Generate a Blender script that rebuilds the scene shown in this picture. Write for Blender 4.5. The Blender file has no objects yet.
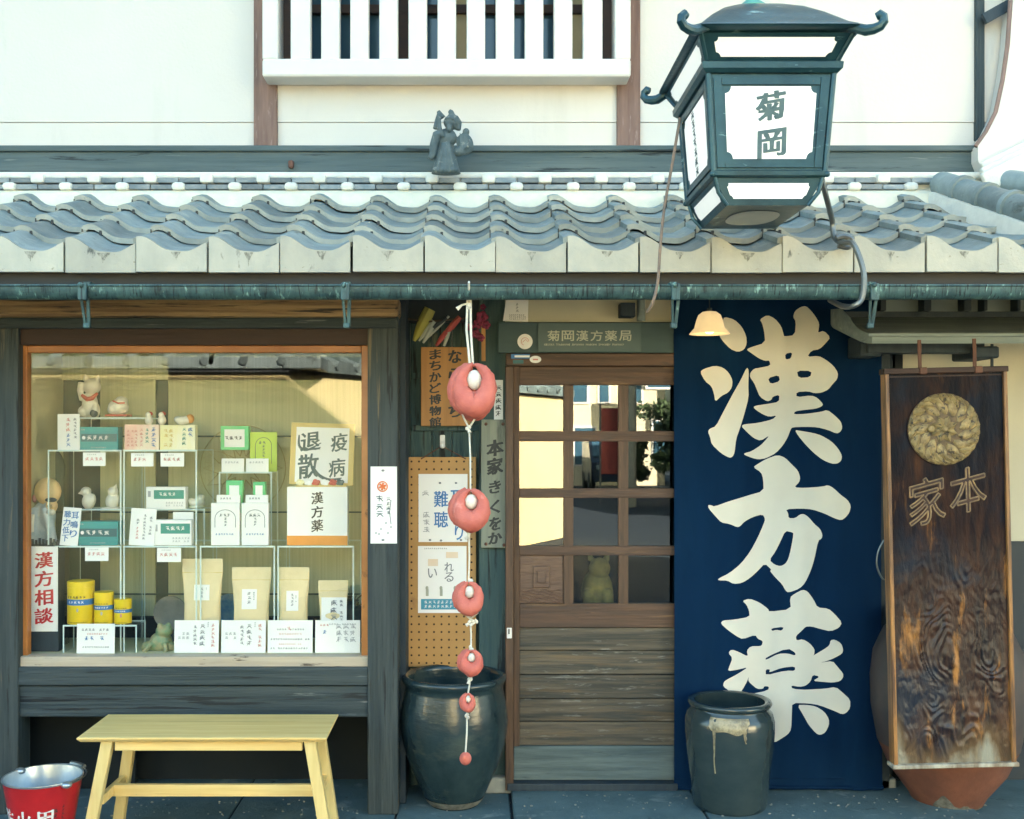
import bpy, bmesh, math, random
from mathutils import Vector, Matrix

random.seed(11)
R = math.radians
scene = bpy.context.scene
COL = scene.collection

# ------------------------------------------------------------------ camera, sky, sun, exposure
F, VX, VY, EYE = 1100.0, 475.0, 440.0, 1.68
cam = bpy.data.cameras.new("camera")
cam.sensor_width = 36.0
cam.lens = F / 1024.0 * 36.0
cam.shift_x = (512.0 - VX) / 1024.0
cam.shift_y = (VY - 409.5) / 1024.0
cam.clip_start, cam.clip_end = 0.05, 1000.0
camo = bpy.data.objects.new("camera", cam)
COL.objects.link(camo)
camo.location = (0, 0, EYE)
camo.rotation_euler = (R(90), 0, 0)
scene.camera = camo

SUN_EL = R(24.0)
SUN_AZ = math.atan2(0.45, 0.90)
world = bpy.data.worlds.new("World")
scene.world = world
world.use_nodes = True
wn = world.node_tree
sky = wn.nodes.new("ShaderNodeTexSky")
sky.sky_type = 'NISHITA'
sky.sun_disc = False
sky.sun_elevation = SUN_EL
sky.sun_rotation = SUN_AZ
sky.air_density, sky.dust_density, sky.ozone_density = 1.0, 5.0, 1.0
bg = wn.nodes["Background"]
bg.inputs[1].default_value = 0.085
tint = wn.nodes.new("ShaderNodeMix"); tint.data_type = 'RGBA'; tint.blend_type = 'MULTIPLY'
tint.inputs[0].default_value = 1.0; tint.inputs[7].default_value = (0.93, 1.03, 0.90, 1)
wn.links.new(sky.outputs[0], tint.inputs[6]); wn.links.new(tint.outputs[2], bg.inputs[0])

sund = bpy.data.lights.new("sun", 'SUN')
sund.energy = 5.0
sund.angle = R(0.5)
sund.color = (1.0, 0.90, 0.74)
suno = bpy.data.objects.new("sun", sund)
COL.objects.link(suno)
suno.location = (8, 16, 12)
sdir = Vector((math.sin(SUN_AZ) * math.cos(SUN_EL), math.cos(SUN_AZ) * math.cos(SUN_EL), math.sin(SUN_EL)))
suno.rotation_euler = sdir.to_track_quat('Z', 'Y').to_euler()

vs = scene.view_settings
vs.view_transform = 'Standard'
vs.look = 'None'
vs.exposure = 3.95
vs.gamma = 1.0
scene.cycles.transparent_max_bounces = 32
scene.cycles.max_bounces = 12
scene.cycles.diffuse_bounces = 6
scene.cycles.use_denoising = True

# ------------------------------------------------------------------ helpers
def at(px, py, D):
    return Vector(((px - VX) * D / F, D, EYE - (py - VY) * D / F))
def X(px, D): return (px - VX) * D / F
def Z(py, D): return EYE - (py - VY) * D / F
def S(r, g, b):
    f = lambda v: ((v / 255.0 + 0.055) / 1.055) ** 2.4 if v > 10 else v / 255.0 / 12.92
    return (f(r), f(g), f(b))

WL = {}
class MB:
    def __init__(s, M=None):
        s.bm = bmesh.new()
        s.M = M or Matrix.Identity(4)
    def _v(s, p): return s.bm.verts.new(s.M @ Vector(p))
    def box(s, x0, x1, y0, y1, z0, z1, bev=0.0, rot=None):
        b = bmesh.new()
        bmesh.ops.create_cube(b, size=1.0)
        c = Vector(((x0 + x1) / 2, (y0 + y1) / 2, (z0 + z1) / 2))
        d = Vector((abs(x1 - x0), abs(y1 - y0), abs(z1 - z0)))
        for v in b.verts:
            v.co = Vector((v.co.x * d.x, v.co.y * d.y, v.co.z * d.z))
        if bev > 0:
            bmesh.ops.bevel(b, geom=list(b.edges), offset=min(bev, min(d) * 0.45), segments=2, affect='EDGES', profile=0.5)
        m = Matrix.Translation(c)
        if rot is not None: m = m @ rot.to_4x4()
        s._merge(b, m)
        return s
    def bar(s, a, b_, w, t, bev=0.0, up=(0, 1, 0)):
        a, b_ = Vector(a), Vector(b_)
        d = b_ - a
        z = d.normalized(); y = Vector(up); x = y.cross(z).normalized(); y = z.cross(x)
        rot = Matrix((x, y, z)).transposed()
        c = (a + b_) / 2
        s.box(c.x - w / 2, c.x + w / 2, c.y - t / 2, c.y + t / 2, c.z - d.length / 2, c.z + d.length / 2, bev, rot)
        return s
    def _merge(s, b, m):
        mp = {}
        for v in b.verts: mp[v] = s._v(m @ v.co)
        for f in b.faces:
            try: s.bm.faces.new([mp[v] for v in f.verts])
            except ValueError: pass
        b.free()
    def face(s, pts):
        try: return s.bm.faces.new([s._v(p) for p in pts])
        except ValueError: return None
    def prism(s, pts, y0, y1):            # outline in x,z ; y0 front y1 back
        a = [s._v((p[0], y0, p[1])) for p in pts]; b = [s._v((p[0], y1, p[1])) for p in pts]
        n = len(pts)
        s.bm.faces.new(a); s.bm.faces.new(b[::-1])
        for i in range(n): s.bm.faces.new((a[i], b[i], b[(i + 1) % n], a[(i + 1) % n]))
        return s
    def xprism(s, pts, x0, x1):           # outline in y,z
        a = [s._v((x0, p[0], p[1])) for p in pts]; b = [s._v((x1, p[0], p[1])) for p in pts]
        n = len(pts)
        s.bm.faces.new(a); s.bm.faces.new(b[::-1])
        for i in range(n): s.bm.faces.new((a[i], b[i], b[(i + 1) % n], a[(i + 1) % n]))
        return s
    def tube(s, pts, r, seg=8, flat=1.0):
        pts = [Vector(p) for p in pts]; n = len(pts)
        rs = r if isinstance(r, (list, tuple)) else [r] * n
        rings = []; ref = None
        for i, p in enumerate(pts):
            t = (pts[min(i + 1, n - 1)] - pts[max(i - 1, 0)]).normalized()
            if ref is None:
                ref = Vector((0, 0, 1)) if abs(t.z) < 0.9 else Vector((0, 1, 0))
            u = t.cross(ref)
            if u.length < 1e-4: u = t.cross(Vector((1, 0, 0)))
            u.normalize(); w = u.cross(t).normalized(); ref = w
            rings.append([s._v(p + (u * math.cos(a) * rs[i] + w * math.sin(a) * rs[i] * flat)) for a in [2 * math.pi * k / seg for k in range(seg)]])
        for i in range(n - 1):
            for k in range(seg):
                s.bm.faces.new((rings[i][k], rings[i][(k + 1) % seg], rings[i + 1][(k + 1) % seg], rings[i + 1][k]))
        s.bm.faces.new(rings[0][::-1]); s.bm.faces.new(rings[-1])
        return s
    def lathe(s, prof, c, seg=48, jit=0.0):
        c = Vector(c); rings = []
        for r, z in prof:
            if r < 1e-5: rings.append([s._v(c + Vector((0, 0, z)))])
            else: rings.append([s._v(c + Vector((r * math.cos(2 * math.pi * k / seg), r * math.sin(2 * math.pi * k / seg), z))) for k in range(seg)])
        for i in range(len(rings) - 1):
            a, b = rings[i], rings[i + 1]
            for k in range(seg):
                k2 = (k + 1) % seg
                if len(a) == 1 and len(b) == 1: continue
                if len(a) == 1: s.bm.faces.new((a[0], b[k2], b[k]))
                elif len(b) == 1: s.bm.faces.new((a[k], a[k2], b[0]))
                else: s.bm.faces.new((a[k], a[k2], b[k2], b[k]))
        return s
    def ell(s, c, r, seg=20, rot=None):
        b = bmesh.new()
        bmesh.ops.create_uvsphere(b, u_segments=seg, v_segments=max(8, seg // 2 + 2), radius=1.0)
        m = Matrix.Translation(Vector(c))
        if rot is not None: m = m @ rot.to_4x4()
        m = m @ Matrix.Diagonal((r[0], r[1], r[2], 1.0))
        s._merge(b, m)
        return s
    def loft(s, rings, cap=True):
        vr = [[s._v(p) for p in ring] for ring in rings]
        n = len(vr[0])
        for i in range(len(vr) - 1):
            for k in range(n):
                s.bm.faces.new((vr[i][k], vr[i][(k + 1) % n], vr[i + 1][(k + 1) % n], vr[i + 1][k]))
        if cap:
            s.bm.faces.new(vr[0][::-1]); s.bm.faces.new(vr[-1])
        return s
    def build(s, name, mat, parent=None, smooth=False, angle=35, remesh=0.0, base=None):
        bmesh.ops.recalc_face_normals(s.bm, faces=list(s.bm.faces))
        vs_ = [v.co for v in s.bm.verts]
        if parent is not None:
            org = WL[parent.name]
        elif base is not None:
            org = Vector(base)
        else:
            mn = Vector((min(v.x for v in vs_), min(v.y for v in vs_), min(v.z for v in vs_)))
            mx = Vector((max(v.x for v in vs_), max(v.y for v in vs_), max(v.z for v in vs_)))
            org = Vector(((mn.x + mx.x) / 2, (mn.y + mx.y) / 2, mn.z))
        for v in s.bm.verts: v.co -= org
        me = bpy.data.meshes.new(name)
        s.bm.to_mesh(me); s.bm.free()
        if remesh > 0:
            t = bpy.data.objects.new("tmp", me); COL.objects.link(t)
            m = t.modifiers.new("r", 'REMESH'); m.mode = 'VOXEL'; m.voxel_size = remesh
            m2 = t.modifiers.new("s", 'SMOOTH'); m2.iterations = 4; m2.factor = 0.5
            dg = bpy.context.evaluated_depsgraph_get()
            me2 = bpy.data.meshes.new_from_object(t.evaluated_get(dg))
            bpy.data.objects.remove(t); me = me2; me.name = name; smooth = True; angle = 180
        me.materials.clear()
        me.materials.append(mat)
        o = bpy.data.objects.new(name, me)
        COL.objects.link(o)
        if smooth:
            for p in me.polygons: p.use_smooth = True
            if angle < 180:
                try: me.set_sharp_from_angle(angle=R(angle))
                except Exception: pass
        if parent is not None:
            o.parent = parent; WL[o.name] = org.copy()
        else:
            o.location = org; WL[o.name] = org.copy()
        return o

def split(o):
    """every loose piece of a part becomes a part of its own"""
    b = bmesh.new(); b.from_mesh(o.data); b.verts.index_update()
    seen = set(); isl = []
    for v in b.verts:
        if v.index in seen: continue
        st, cur = [v], []
        seen.add(v.index)
        while st:
            w = st.pop(); cur.append(w)
            for e in w.link_edges:
                q = e.other_vert(w)
                if q.index not in seen: seen.add(q.index); st.append(q)
        isl.append(cur)
    for cur in isl[1:]:
        mp = {w: i for i, w in enumerate(cur)}
        fs = {f for w in cur for f in w.link_faces}
        me = bpy.data.meshes.new(o.name); me.from_pydata([w.co[:] for w in cur], [], [[mp[w] for w in f.verts] for f in fs])
        if o.data.polygons[0].use_smooth:
            for p in me.polygons: p.use_smooth = True
        me.materials.append(o.data.materials[0])
        c = bpy.data.objects.new(o.name.split('.')[0], me); COL.objects.link(c); c.parent = o.parent; c.location = o.location; WL[c.name] = WL[o.name]
    if len(isl) > 1:
        bmesh.ops.delete(b, geom=[w for cur in isl[1:] for w in cur], context='VERTS'); b.to_mesh(o.data)
    b.free()
    return o
def tag(o, label=None, cat=None, group=None, kind=None):
    if label: o["label"] = label
    if cat: o["category"] = cat
    if group: o["group"] = group
    if kind: o["kind"] = kind
    return o
def thing(name, label, cat, loc, group=None):
    o = bpy.data.objects.new(name, None)
    o.empty_display_size = 0.05
    COL.objects.link(o)
    o.location = Vector(loc); WL[o.name] = Vector(loc)
    return tag(o, label, cat, group)

# ------------------------------------------------------------------ materials
def mat(name, c, c2=None, rough=0.6, sc=(5, 5, 5), metal=0.0, bump=0.0, bsc=None, spec=0.5, detail=6.0, lo=0.35, hi=0.65,
        spots=None, spots2=None, isl=0.0, coat=0.0, dist=0.0, emit=None):
    m = bpy.data.materials.new(name); m.use_nodes = True
    nt = m.node_tree; N = nt.nodes; L = nt.links
    p = N["Principled BSDF"]
    p.inputs["Roughness"].default_value = rough
    p.inputs["Metallic"].default_value = metal
    p.inputs["Specular IOR Level"].default_value = spec
    if coat: p.inputs["Coat Weight"].default_value = coat; p.inputs["Coat Roughness"].default_value = 0.12
    tc = N.new("ShaderNodeTexCoord")
    def noise(scale, det=6.0, dst=0.0, off=0.0):
        mp = N.new("ShaderNodeMapping"); mp.inputs["Scale"].default_value = scale
        mp.inputs["Location"].default_value = (off, off * 1.7, off * 0.6)
        L.new(tc.outputs["Object"], mp.inputs[0])
        n = N.new("ShaderNodeTexNoise"); n.inputs["Scale"].default_value = 1.0
        n.inputs["Detail"].default_value = det; n.inputs["Roughness"].default_value = 0.62
        n.inputs["Distortion"].default_value = dst
        L.new(mp.outputs[0], n.inputs["Vector"])
        return n
    def ramp(src, a, b):
        r = N.new("ShaderNodeMapRange"); r.inputs[1].default_value = a; r.inputs[2].default_value = b
        L.new(src, r.inputs[0]); return r.outputs[0]
    def mix(fac, a, b):
        x = N.new("ShaderNodeMix"); x.data_type = 'RGBA'
        L.new(fac, x.inputs[0])
        for i, v in ((6, a), (7, b)):
            if isinstance(v, tuple): x.inputs[i].default_value = (*v, 1)
            else: L.new(v, x.inputs[i])
        return x.outputs[2]
    if c2 is None: c2 = tuple(min(1, v * 0.82) for v in c)
    n1 = noise(sc, detail, dist)
    col = mix(ramp(n1.outputs[0], lo, hi), c, c2)
    for k, sp in enumerate((spots, spots2)):
        if sp:
            n2 = noise(sp[1], 7.0, 0.3, 3.1 + k * 5)
            col = mix(ramp(n2.outputs[0], sp[2], sp[2] + (sp[3] if len(sp) > 3 else 0.06)), col, sp[0])
    if isl:
        g = N.new("ShaderNodeNewGeometry")
        hs = N.new("ShaderNodeHueSaturation")
        L.new(ramp_out(N, L, g.outputs["Random Per Island"], 1 - isl, 1 + isl), hs.inputs["Value"])
        L.new(col, hs.inputs["Color"]); col = hs.outputs[0]
    L.new(col, p.inputs["Base Color"])
    rr = ramp_out(N, L, n1.outputs[0], max(0.02, rough - 0.10), min(1, rough + 0.10))
    L.new(rr, p.inputs["Roughness"])
    if bump:
        nb = noise(bsc or tuple(v * 4 for v in sc), 5.0, 0, 9.0)
        b = N.new("ShaderNodeBump"); b.inputs["Strength"].default_value = bump; b.inputs["Distance"].default_value = 0.01
        L.new(nb.outputs[0], b.inputs["Height"]); L.new(b.outputs[0], p.inputs["Normal"])
    if emit:
        p.inputs["Emission Color"].default_value = (*emit[0], 1); p.inputs["Emission Strength"].default_value = emit[1]
    return m
def ramp_out(N, L, src, a, b):
    r = N.new("ShaderNodeMapRange"); r.inputs[3].default_value = a; r.inputs[4].default_value = b
    L.new(src, r.inputs[0]); return r.outputs[0]
def glass(name, tint=(1, 1, 1), f0=0.04, f90=0.6, rough=0.0):
    m = bpy.data.materials.new(name); m.use_nodes = True
    nt = m.node_tree; N = nt.nodes; L = nt.links
    N.remove(N["Principled BSDF"])
    out = N["Material Output"]
    t = N.new("ShaderNodeBsdfTransparent"); t.inputs[0].default_value = (*tint, 1)
    g = N.new("ShaderNodeBsdfGlossy"); g.inputs["Roughness"].default_value = rough; g.inputs[0].default_value = (1, 1, 1, 1)
    lw = N.new("ShaderNodeLayerWeight"); lw.inputs[0].default_value = 0.5
    pw = N.new("ShaderNodeMath"); pw.operation = 'POWER'; pw.inputs[1].default_value = 4.0
    L.new(lw.outputs["Facing"], pw.inputs[0])
    fac = ramp_out(N, L, pw.outputs[0], f0, f90)
    mx = N.new("ShaderNodeMixShader")
    L.new(fac, mx.inputs[0]); L.new(t.outputs[0], mx.inputs[1]); L.new(g.outputs[0], mx.inputs[2])
    L.new(mx.outputs[0], out.inputs[0])
    return m

M = {}
M['plaster'] = mat('white_plaster', (.615, .58, .525), (.585, .55, .50), .88, (1.2, 1.2, 1.2), bump=.16, bsc=(60, 60, 60), spots=((.535, .505, .455), (2.2, 2.2, .35), .60, .16), spots2=((.56, .535, .48), (6, 6, 1.2), .66, .1))
M['lattice'] = mat('white_lattice_paint', (.66, .625, .58), (.62, .59, .54), .7, (3, 3, 3), bump=.05, bsc=(80, 80, 80), spots=((.52, .50, .45), (9, 9, 2), .68, .1))
M['cream_wall'] = mat('cream_plaster', (.55, .53, .41), (.48, .47, .37), .9, (2, 2, 2), bump=.1, bsc=(70, 70, 70))
M['sun_wall'] = mat('ochre_garden_plaster', (.74, .60, .33), (.70, .56, .30), .9, (.8, .8, .8), bump=.05, bsc=(30, 30, 30), spots=((.6, .49, .28), (.5, .5, .25), .62, .12))
M['post'] = mat('weathered_dark_timber', (.018, .033, .038), (.050, .066, .066), .64, (34, 34, 1.4), bump=.6, bsc=(110, 110, 4), lo=.38, hi=.64, spots=((.17, .135, .075), (16, 16, 1.0), .61, .09), spots2=((.007, .012, .014), (40, 40, 1.6), .585, .04))
M['postbrown'] = mat('brown_timber', (.13, .072, .055), (.22, .13, .10), .7, (40, 40, 3), bump=.4, bsc=(90, 90, 5), spots=((.30, .2, .17), (60, 60, 8), .60, .08))
M['beamx'] = mat('dark_horizontal_timber', (.018, .034, .040), (.046, .064, .068), .64, (1.4, 34, 34), bump=.55, bsc=(4, 110, 110), lo=.38, hi=.64, spots=((.15, .17, .165), (2.6, 26, 50), .645, .05), spots2=((.007, .012, .014), (1.6, 40, 40), .585, .04))
M['sillbeam'] = mat('slate_grey_beam', (.052, .080, .083), (.090, .118, .118), .75, (1.4, 22, 22), bump=.5, bsc=(4, 90, 90), lo=.38, hi=.64, spots=((.015, .024, .028), (2.0, 10, 26), .585, .05), spots2=((.22, .235, .215), (1.6, 12, 46), .655, .04))
M['logx'] = mat('weathered_tan_log', (.40, .27, .13), (.20, .125, .065), .8, (1.3, 24, 40), bump=.7, bsc=(4, 80, 110), lo=.4, hi=.6, spots=((.05, .04, .03), (2.2, 22, 60), .555, .04))
M['brownx'] = mat('dark_red_brown_board', (.026, .013, .010), (.042, .020, .014), .6, (1.2, 40, 40), bump=.3, bsc=(4, 90, 90))
M['frame'] = mat('orange_brown_window_wood', (.47, .185, .045), (.28, .095, .025), .4, (2.5, 40, 2.5), bump=.2, bsc=(9, 60, 9), spots=((.10, .04, .015), (9, 9, 9), .64, .08))
M['sill'] = mat('worn_pale_sill', (.52, .45, .34), (.40, .34, .25), .7, (1.5, 30, 30), bump=.4, bsc=(5, 90, 90), spots=((.10, .08, .06), (5, 9, 40), .62, .05))
M['tile'] = mat('silver_grey_roof_tile', (.20, .25, .252), (.135, .172, .176), .46, (9, 9, 9), bump=.2, bsc=(60, 60, 60), isl=.30, spots=((.06, .075, .07), (9, 5, 9), .62, .08), spots2=((.34, .36, .31), (8, 8, 14), .60, .12))
M['eavetile'] = mat('stained_eave_tile', (.45, .43, .35), (.36, .355, .30), .68, (7, 7, 5), bump=.2, bsc=(60, 60, 60), isl=.12, spots=((.10, .105, .09), (12, 12, 5), .655, .06), spots2=((.22, .205, .15), (26, 26, 50), .66, .04))
M['lip'] = mat('pale_tile_edge', (.33, .34, .295), (.235, .25, .225), .65, (9, 9, 9), isl=.15, bump=.15, bsc=(60, 60, 60), spots=((.07, .08, .07), (14, 14, 14), .66, .06))  # tile fronts coloured paler than the tile, as if lit
M['mortar'] = mat('white_lime_mortar', (.70, .69, .62), (.60, .59, .53), .9, (14, 14, 14), bump=.4, bsc=(50, 50, 50))
M['creammortar'] = mat('cream_lime_mortar', (.70, .65, .50), (.62, .58, .46), .9, (14, 14, 14), bump=.3, bsc=(50, 50, 50))
M['darktile'] = mat('slate_ridge_tile', (.13, .16, .175), (.23, .25, .25), .55, (12, 6, 20), isl=.35, bump=.15, bsc=(60, 60, 60), lo=.4, hi=.6)
M['copper'] = mat('verdigris_copper', (.018, .045, .052), (.055, .12, .12), .5, (22, 22, 5), metal=.2, bump=.25, bsc=(60, 60, 15), spots=((.20, .36, .33), (45, 18, 14), .585, .09), spots2=((.008, .02, .026), (110, 40, 5), .565, .05))
M['lantern'] = mat('patinated_blue_metal', (.010, .042, .058), (.022, .072, .090), .34, (7, 7, 7), metal=.3, bump=.15, bsc=(40, 40, 40), spots=((.22, .36, .37), (10, 10, 34), .62, .10), spots2=((.10, .08, .055), (30, 30, 30), .68, .03))
M['finial'] = mat('green_copper', (.12, .38, .32), (.08, .26, .24), .6, (20, 20, 20), metal=.2)
M['acrylwhite'] = mat('glowing_white_panel', (.80, .79, .74), (.75, .75, .70), .4, (4, 4, 4), emit=((1, .98, .93), .026))  # weak glow added so the shaded lantern panels read white
M['ink'] = mat('grey_green_ink', (.055, .105, .115), (.09, .14, .145), .7, (30, 30, 30))
M['inkblack'] = mat('black_brush_ink', (.018, .022, .022), (.035, .04, .04), .6, (30, 30, 30))
M['inkred'] = mat('red_paint_ink', (.55, .02, .03), (.48, .02, .03), .5)
M['inkblue'] = mat('blue_print_ink', (.04, .16, .42), (.06, .22, .48), .6)
M['inkpale'] = mat('pale_grey_print', (.36, .38, .40), (.45, .46, .47), .7, (30, 30, 30))
M['inkmid'] = mat('mid_grey_print', (.17, .19, .21), (.25, .26, .28), .7, (30, 30, 30))
M['inkpink'] = mat('pink_print', (.65, .25, .24), (.6, .3, .25), .7)
M['noren'] = mat('navy_dyed_cloth', (.0017, .0205, .062), (.0012, .0150, .046), .9, (3, 3, .6), bump=.3, bsc=(700, 700, 300), spec=.12, spots=((.0028, .026, .070), (5, 5, 1.2), .58, .2))
M['cream'] = mat('undyed_cream_cloth', (.70, .69, .60), (.66, .65, .57), .9, (6, 6, 6), bump=.2, bsc=(700, 700, 300), spec=.1)
M['bench'] = mat('pale_pine', (.90, .67, .27), (.80, .56, .20), .42, (1.6, 30, 30), bump=.12, bsc=(5, 80, 80), lo=.40, hi=.60, spots=((.60, .40, .13), (1.2, 46, 46), .61, .05), spots2=((.45, .32, .15), (16, 30, 30), .72, .03))
M['benchz'] = mat('pale_pine_upright', (.78, .61, .26), (.70, .52, .20), .45, (45, 45, 2.2), bump=.08, bsc=(80, 80, 5))
M['red'] = mat('red_enamel', (.50, .016, .02), (.36, .012, .016), .32, (6, 6, 6), spots=((.16, .02, .02), (16, 16, 5), .66, .03), spots2=((.35, .30, .28), (50, 50, 50), .735, .01), bump=.12)
M['zinc'] = mat('galvanised_zinc', (.60, .66, .70), (.45, .52, .57), .32, (12, 12, 5), metal=.85, bump=.06)
M['wire'] = mat('grey_steel_wire', (.2, .22, .22), (.12, .13, .13), .4, metal=.8)
M['white'] = mat('white_paint', (.80, .80, .77), (.76, .76, .74), .5)
M['paper'] = mat('white_paper', (.87, .87, .85), (.83, .835, .82), .85, (6, 6, 6))
M['jar'] = mat('dark_glazed_stoneware', (.012, .025, .029), (.026, .047, .051), .22, (7, 7, 4), bump=.3, bsc=(10, 10, 34), spots=((.24, .29, .28), (9, 9, 3.5), .665, .025), spots2=((.075, .09, .07), (3, 3, 5), .54, .2), coat=.2)
M['jar2'] = mat('glossy_grey_glaze', (.020, .036, .040), (.032, .050, .053), .15, (5, 5, 9), bump=.15, bsc=(5, 5, 40), coat=.4)
M['drip'] = mat('cream_drip_glaze', (.36, .31, .185), (.17, .15, .095), .25, (26, 26, 26), coat=.25, bump=.3, lo=.4, hi=.6)
M['clay'] = mat('terracotta', (.20, .074, .040), (.135, .052, .032), .75, (8, 8, 8), bump=.3, bsc=(40, 40, 40), spots=((.27, .235, .17), (7, 7, 14), .68, .06))
M['clayback'] = mat('grey_brown_glaze', (.075, .055, .05), (.055, .048, .046), .55, (5, 5, 5), bump=.1)
M['efflor'] = mat('salt_stain', (.20, .20, .165), (.09, .09, .075), .85, (30, 30, 30))
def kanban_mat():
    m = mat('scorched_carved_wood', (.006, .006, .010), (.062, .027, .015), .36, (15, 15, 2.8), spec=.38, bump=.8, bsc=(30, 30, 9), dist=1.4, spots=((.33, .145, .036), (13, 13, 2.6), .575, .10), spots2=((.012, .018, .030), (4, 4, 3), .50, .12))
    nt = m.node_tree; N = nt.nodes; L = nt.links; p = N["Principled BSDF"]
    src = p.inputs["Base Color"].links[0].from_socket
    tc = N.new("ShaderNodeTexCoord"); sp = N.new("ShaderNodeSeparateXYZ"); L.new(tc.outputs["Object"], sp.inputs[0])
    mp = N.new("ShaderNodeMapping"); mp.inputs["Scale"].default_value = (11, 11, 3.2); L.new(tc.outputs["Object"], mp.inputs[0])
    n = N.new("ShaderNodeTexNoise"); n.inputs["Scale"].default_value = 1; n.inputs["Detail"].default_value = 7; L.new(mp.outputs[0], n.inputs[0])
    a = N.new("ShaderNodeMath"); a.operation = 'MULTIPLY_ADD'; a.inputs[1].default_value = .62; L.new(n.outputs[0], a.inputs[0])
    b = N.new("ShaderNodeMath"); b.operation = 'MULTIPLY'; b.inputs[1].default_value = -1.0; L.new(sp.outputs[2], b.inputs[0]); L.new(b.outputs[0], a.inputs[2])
    # bare wood grows towards the rain-splashed foot, golden glare painted in the lower half, black top
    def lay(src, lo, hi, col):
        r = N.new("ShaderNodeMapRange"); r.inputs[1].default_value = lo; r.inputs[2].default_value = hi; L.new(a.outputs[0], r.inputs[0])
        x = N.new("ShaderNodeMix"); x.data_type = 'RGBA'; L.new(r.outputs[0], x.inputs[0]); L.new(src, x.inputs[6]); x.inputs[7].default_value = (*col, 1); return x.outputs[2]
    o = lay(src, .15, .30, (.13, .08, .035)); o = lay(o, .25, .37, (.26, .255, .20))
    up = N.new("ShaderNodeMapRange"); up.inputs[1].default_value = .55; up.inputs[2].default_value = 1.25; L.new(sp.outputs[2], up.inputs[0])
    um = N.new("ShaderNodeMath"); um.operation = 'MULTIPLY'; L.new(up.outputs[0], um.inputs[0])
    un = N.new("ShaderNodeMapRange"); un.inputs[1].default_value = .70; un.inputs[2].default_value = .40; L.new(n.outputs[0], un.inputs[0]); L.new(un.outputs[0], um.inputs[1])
    ws = N.new("ShaderNodeMapRange"); ws.inputs[1].default_value = .45; ws.inputs[2].default_value = 1.0; ws.inputs[3].default_value = .42; ws.inputs[4].default_value = .05; L.new(sp.outputs[2], ws.inputs[0]); L.new(ws.outputs[0], p.inputs["Specular IOR Level"])  # sheen set by height: glare kept low on the board, little at the top
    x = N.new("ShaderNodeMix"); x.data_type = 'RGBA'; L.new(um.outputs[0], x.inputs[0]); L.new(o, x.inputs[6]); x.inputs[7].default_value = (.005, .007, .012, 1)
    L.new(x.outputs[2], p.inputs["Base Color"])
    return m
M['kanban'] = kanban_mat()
M['kanbanedge'] = mat('amber_worn_edge', (.34, .16, .05), (.10, .05, .028), .4, (60, 60, 3), bump=.3, lo=.4, hi=.6)
M['kanbandark'] = mat('dark_brown_rail', (.022, .013, .014), (.06, .03, .02), .5, (3, 40, 40), bump=.2, spec=.3)
M['gold'] = mat('old_gilt_carving', (.36, .27, .115), (.17, .12, .055), .45, (30, 30, 30), metal=.2, bump=.5, bsc=(90, 90, 90), spots=((.05, .04, .03), (40, 40, 40), .56, .05))
M['carve'] = mat('worn_gilt_edge', (.30, .20, .09), (.12, .08, .05), .42, (30, 30, 30), metal=.15)
M['bronzewood'] = mat('bare_weathered_end', (.42, .40, .32), (.2, .16, .11), .6, (16, 16, 5), bump=.4, lo=.4, hi=.62)
M['plank'] = mat('dark_teal_planks', (.022, .062, .070), (.058, .100, .094), .75, (26, 26, 1.6), bump=.5, bsc=(100, 100, 5), lo=.38, hi=.62, spots=((.17, .175, .105), (9, 9, 1.8), .605, .09), spots2=((.008, .015, .018), (18, 18, 1.4), .59, .05))
M['darkblue'] = mat('blue_black_timber', (.012, .026, .038), (.025, .042, .055), .7, (24, 24, 2), bump=.25)
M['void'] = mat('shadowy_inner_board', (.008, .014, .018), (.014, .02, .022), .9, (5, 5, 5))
M['header'] = mat('slate_green_header', (.026, .066, .078), (.040, .085, .094), .6, (3, 20, 20), bump=.1)
M['plaque'] = mat('grey_green_plaque', (.042, .094, .108), (.055, .11, .12), .45, (3, 3, 3))
M['door'] = mat('brown_door_timber', (.105, .055, .030), (.055, .032, .02), .55, (40, 40, 2.5), bump=.4, bsc=(90, 90, 6), spots=((.15, .085, .04), (40, 40, 3), .61, .08), spots2=((.03, .022, .018), (12, 12, 2), .60, .1))
M['doorx'] = mat('brown_door_rail', (.10, .052, .029), (.052, .030, .02), .55, (2.5, 40, 40), bump=.4, bsc=(6, 90, 90), spots=((.17, .095, .042), (3, 50, 50), .60, .08), spots2=((.03, .022, .018), (3, 14, 14), .60, .1))
M['planklow'] = mat('grey_worn_door_board', (.120, .098, .066), (.044, .044, .036), .72, (1.5, 20, 34), bump=.7, bsc=(5, 50, 90), isl=.16, lo=.40, hi=.6, spots=((.17, .11, .05), (1.1, 8, 18), .56, .14), spots2=((.25, .245, .21), (9, 20, 60), .60, .14))
M['raillow'] = mat('bleached_door_foot', (.12, .165, .165), (.055, .085, .09), .75, (2.2, 26, 30), bump=.5, bsc=(5, 60, 90), spots=((.03, .045, .05), (4, 9, 20), .62, .1))
M['relief'] = mat('carved_panel_wood', (.15, .088, .055), (.09, .05, .035), .5, (6, 6, 40), bump=.4, bsc=(8, 8, 70), dist=2.0)
M['peg'] = mat('tan_pegboard', (.46, .26, .085), (.40, .22, .07), .6, (4, 4, 4), spots=((.28, .15, .06), (9, 9, 9), .66, .1))
M['hole'] = mat('painted_peg_hole', (.05, .03, .015), None, .9)  # dark discs painted on for the shade inside the holes
M['tanboard'] = mat('tan_sign_board', (.42, .21, .055), (.33, .16, .045), .55, (26, 26, 2), bump=.15, spots=((.2, .10, .04), (12, 12, 3), .66, .1))
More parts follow.
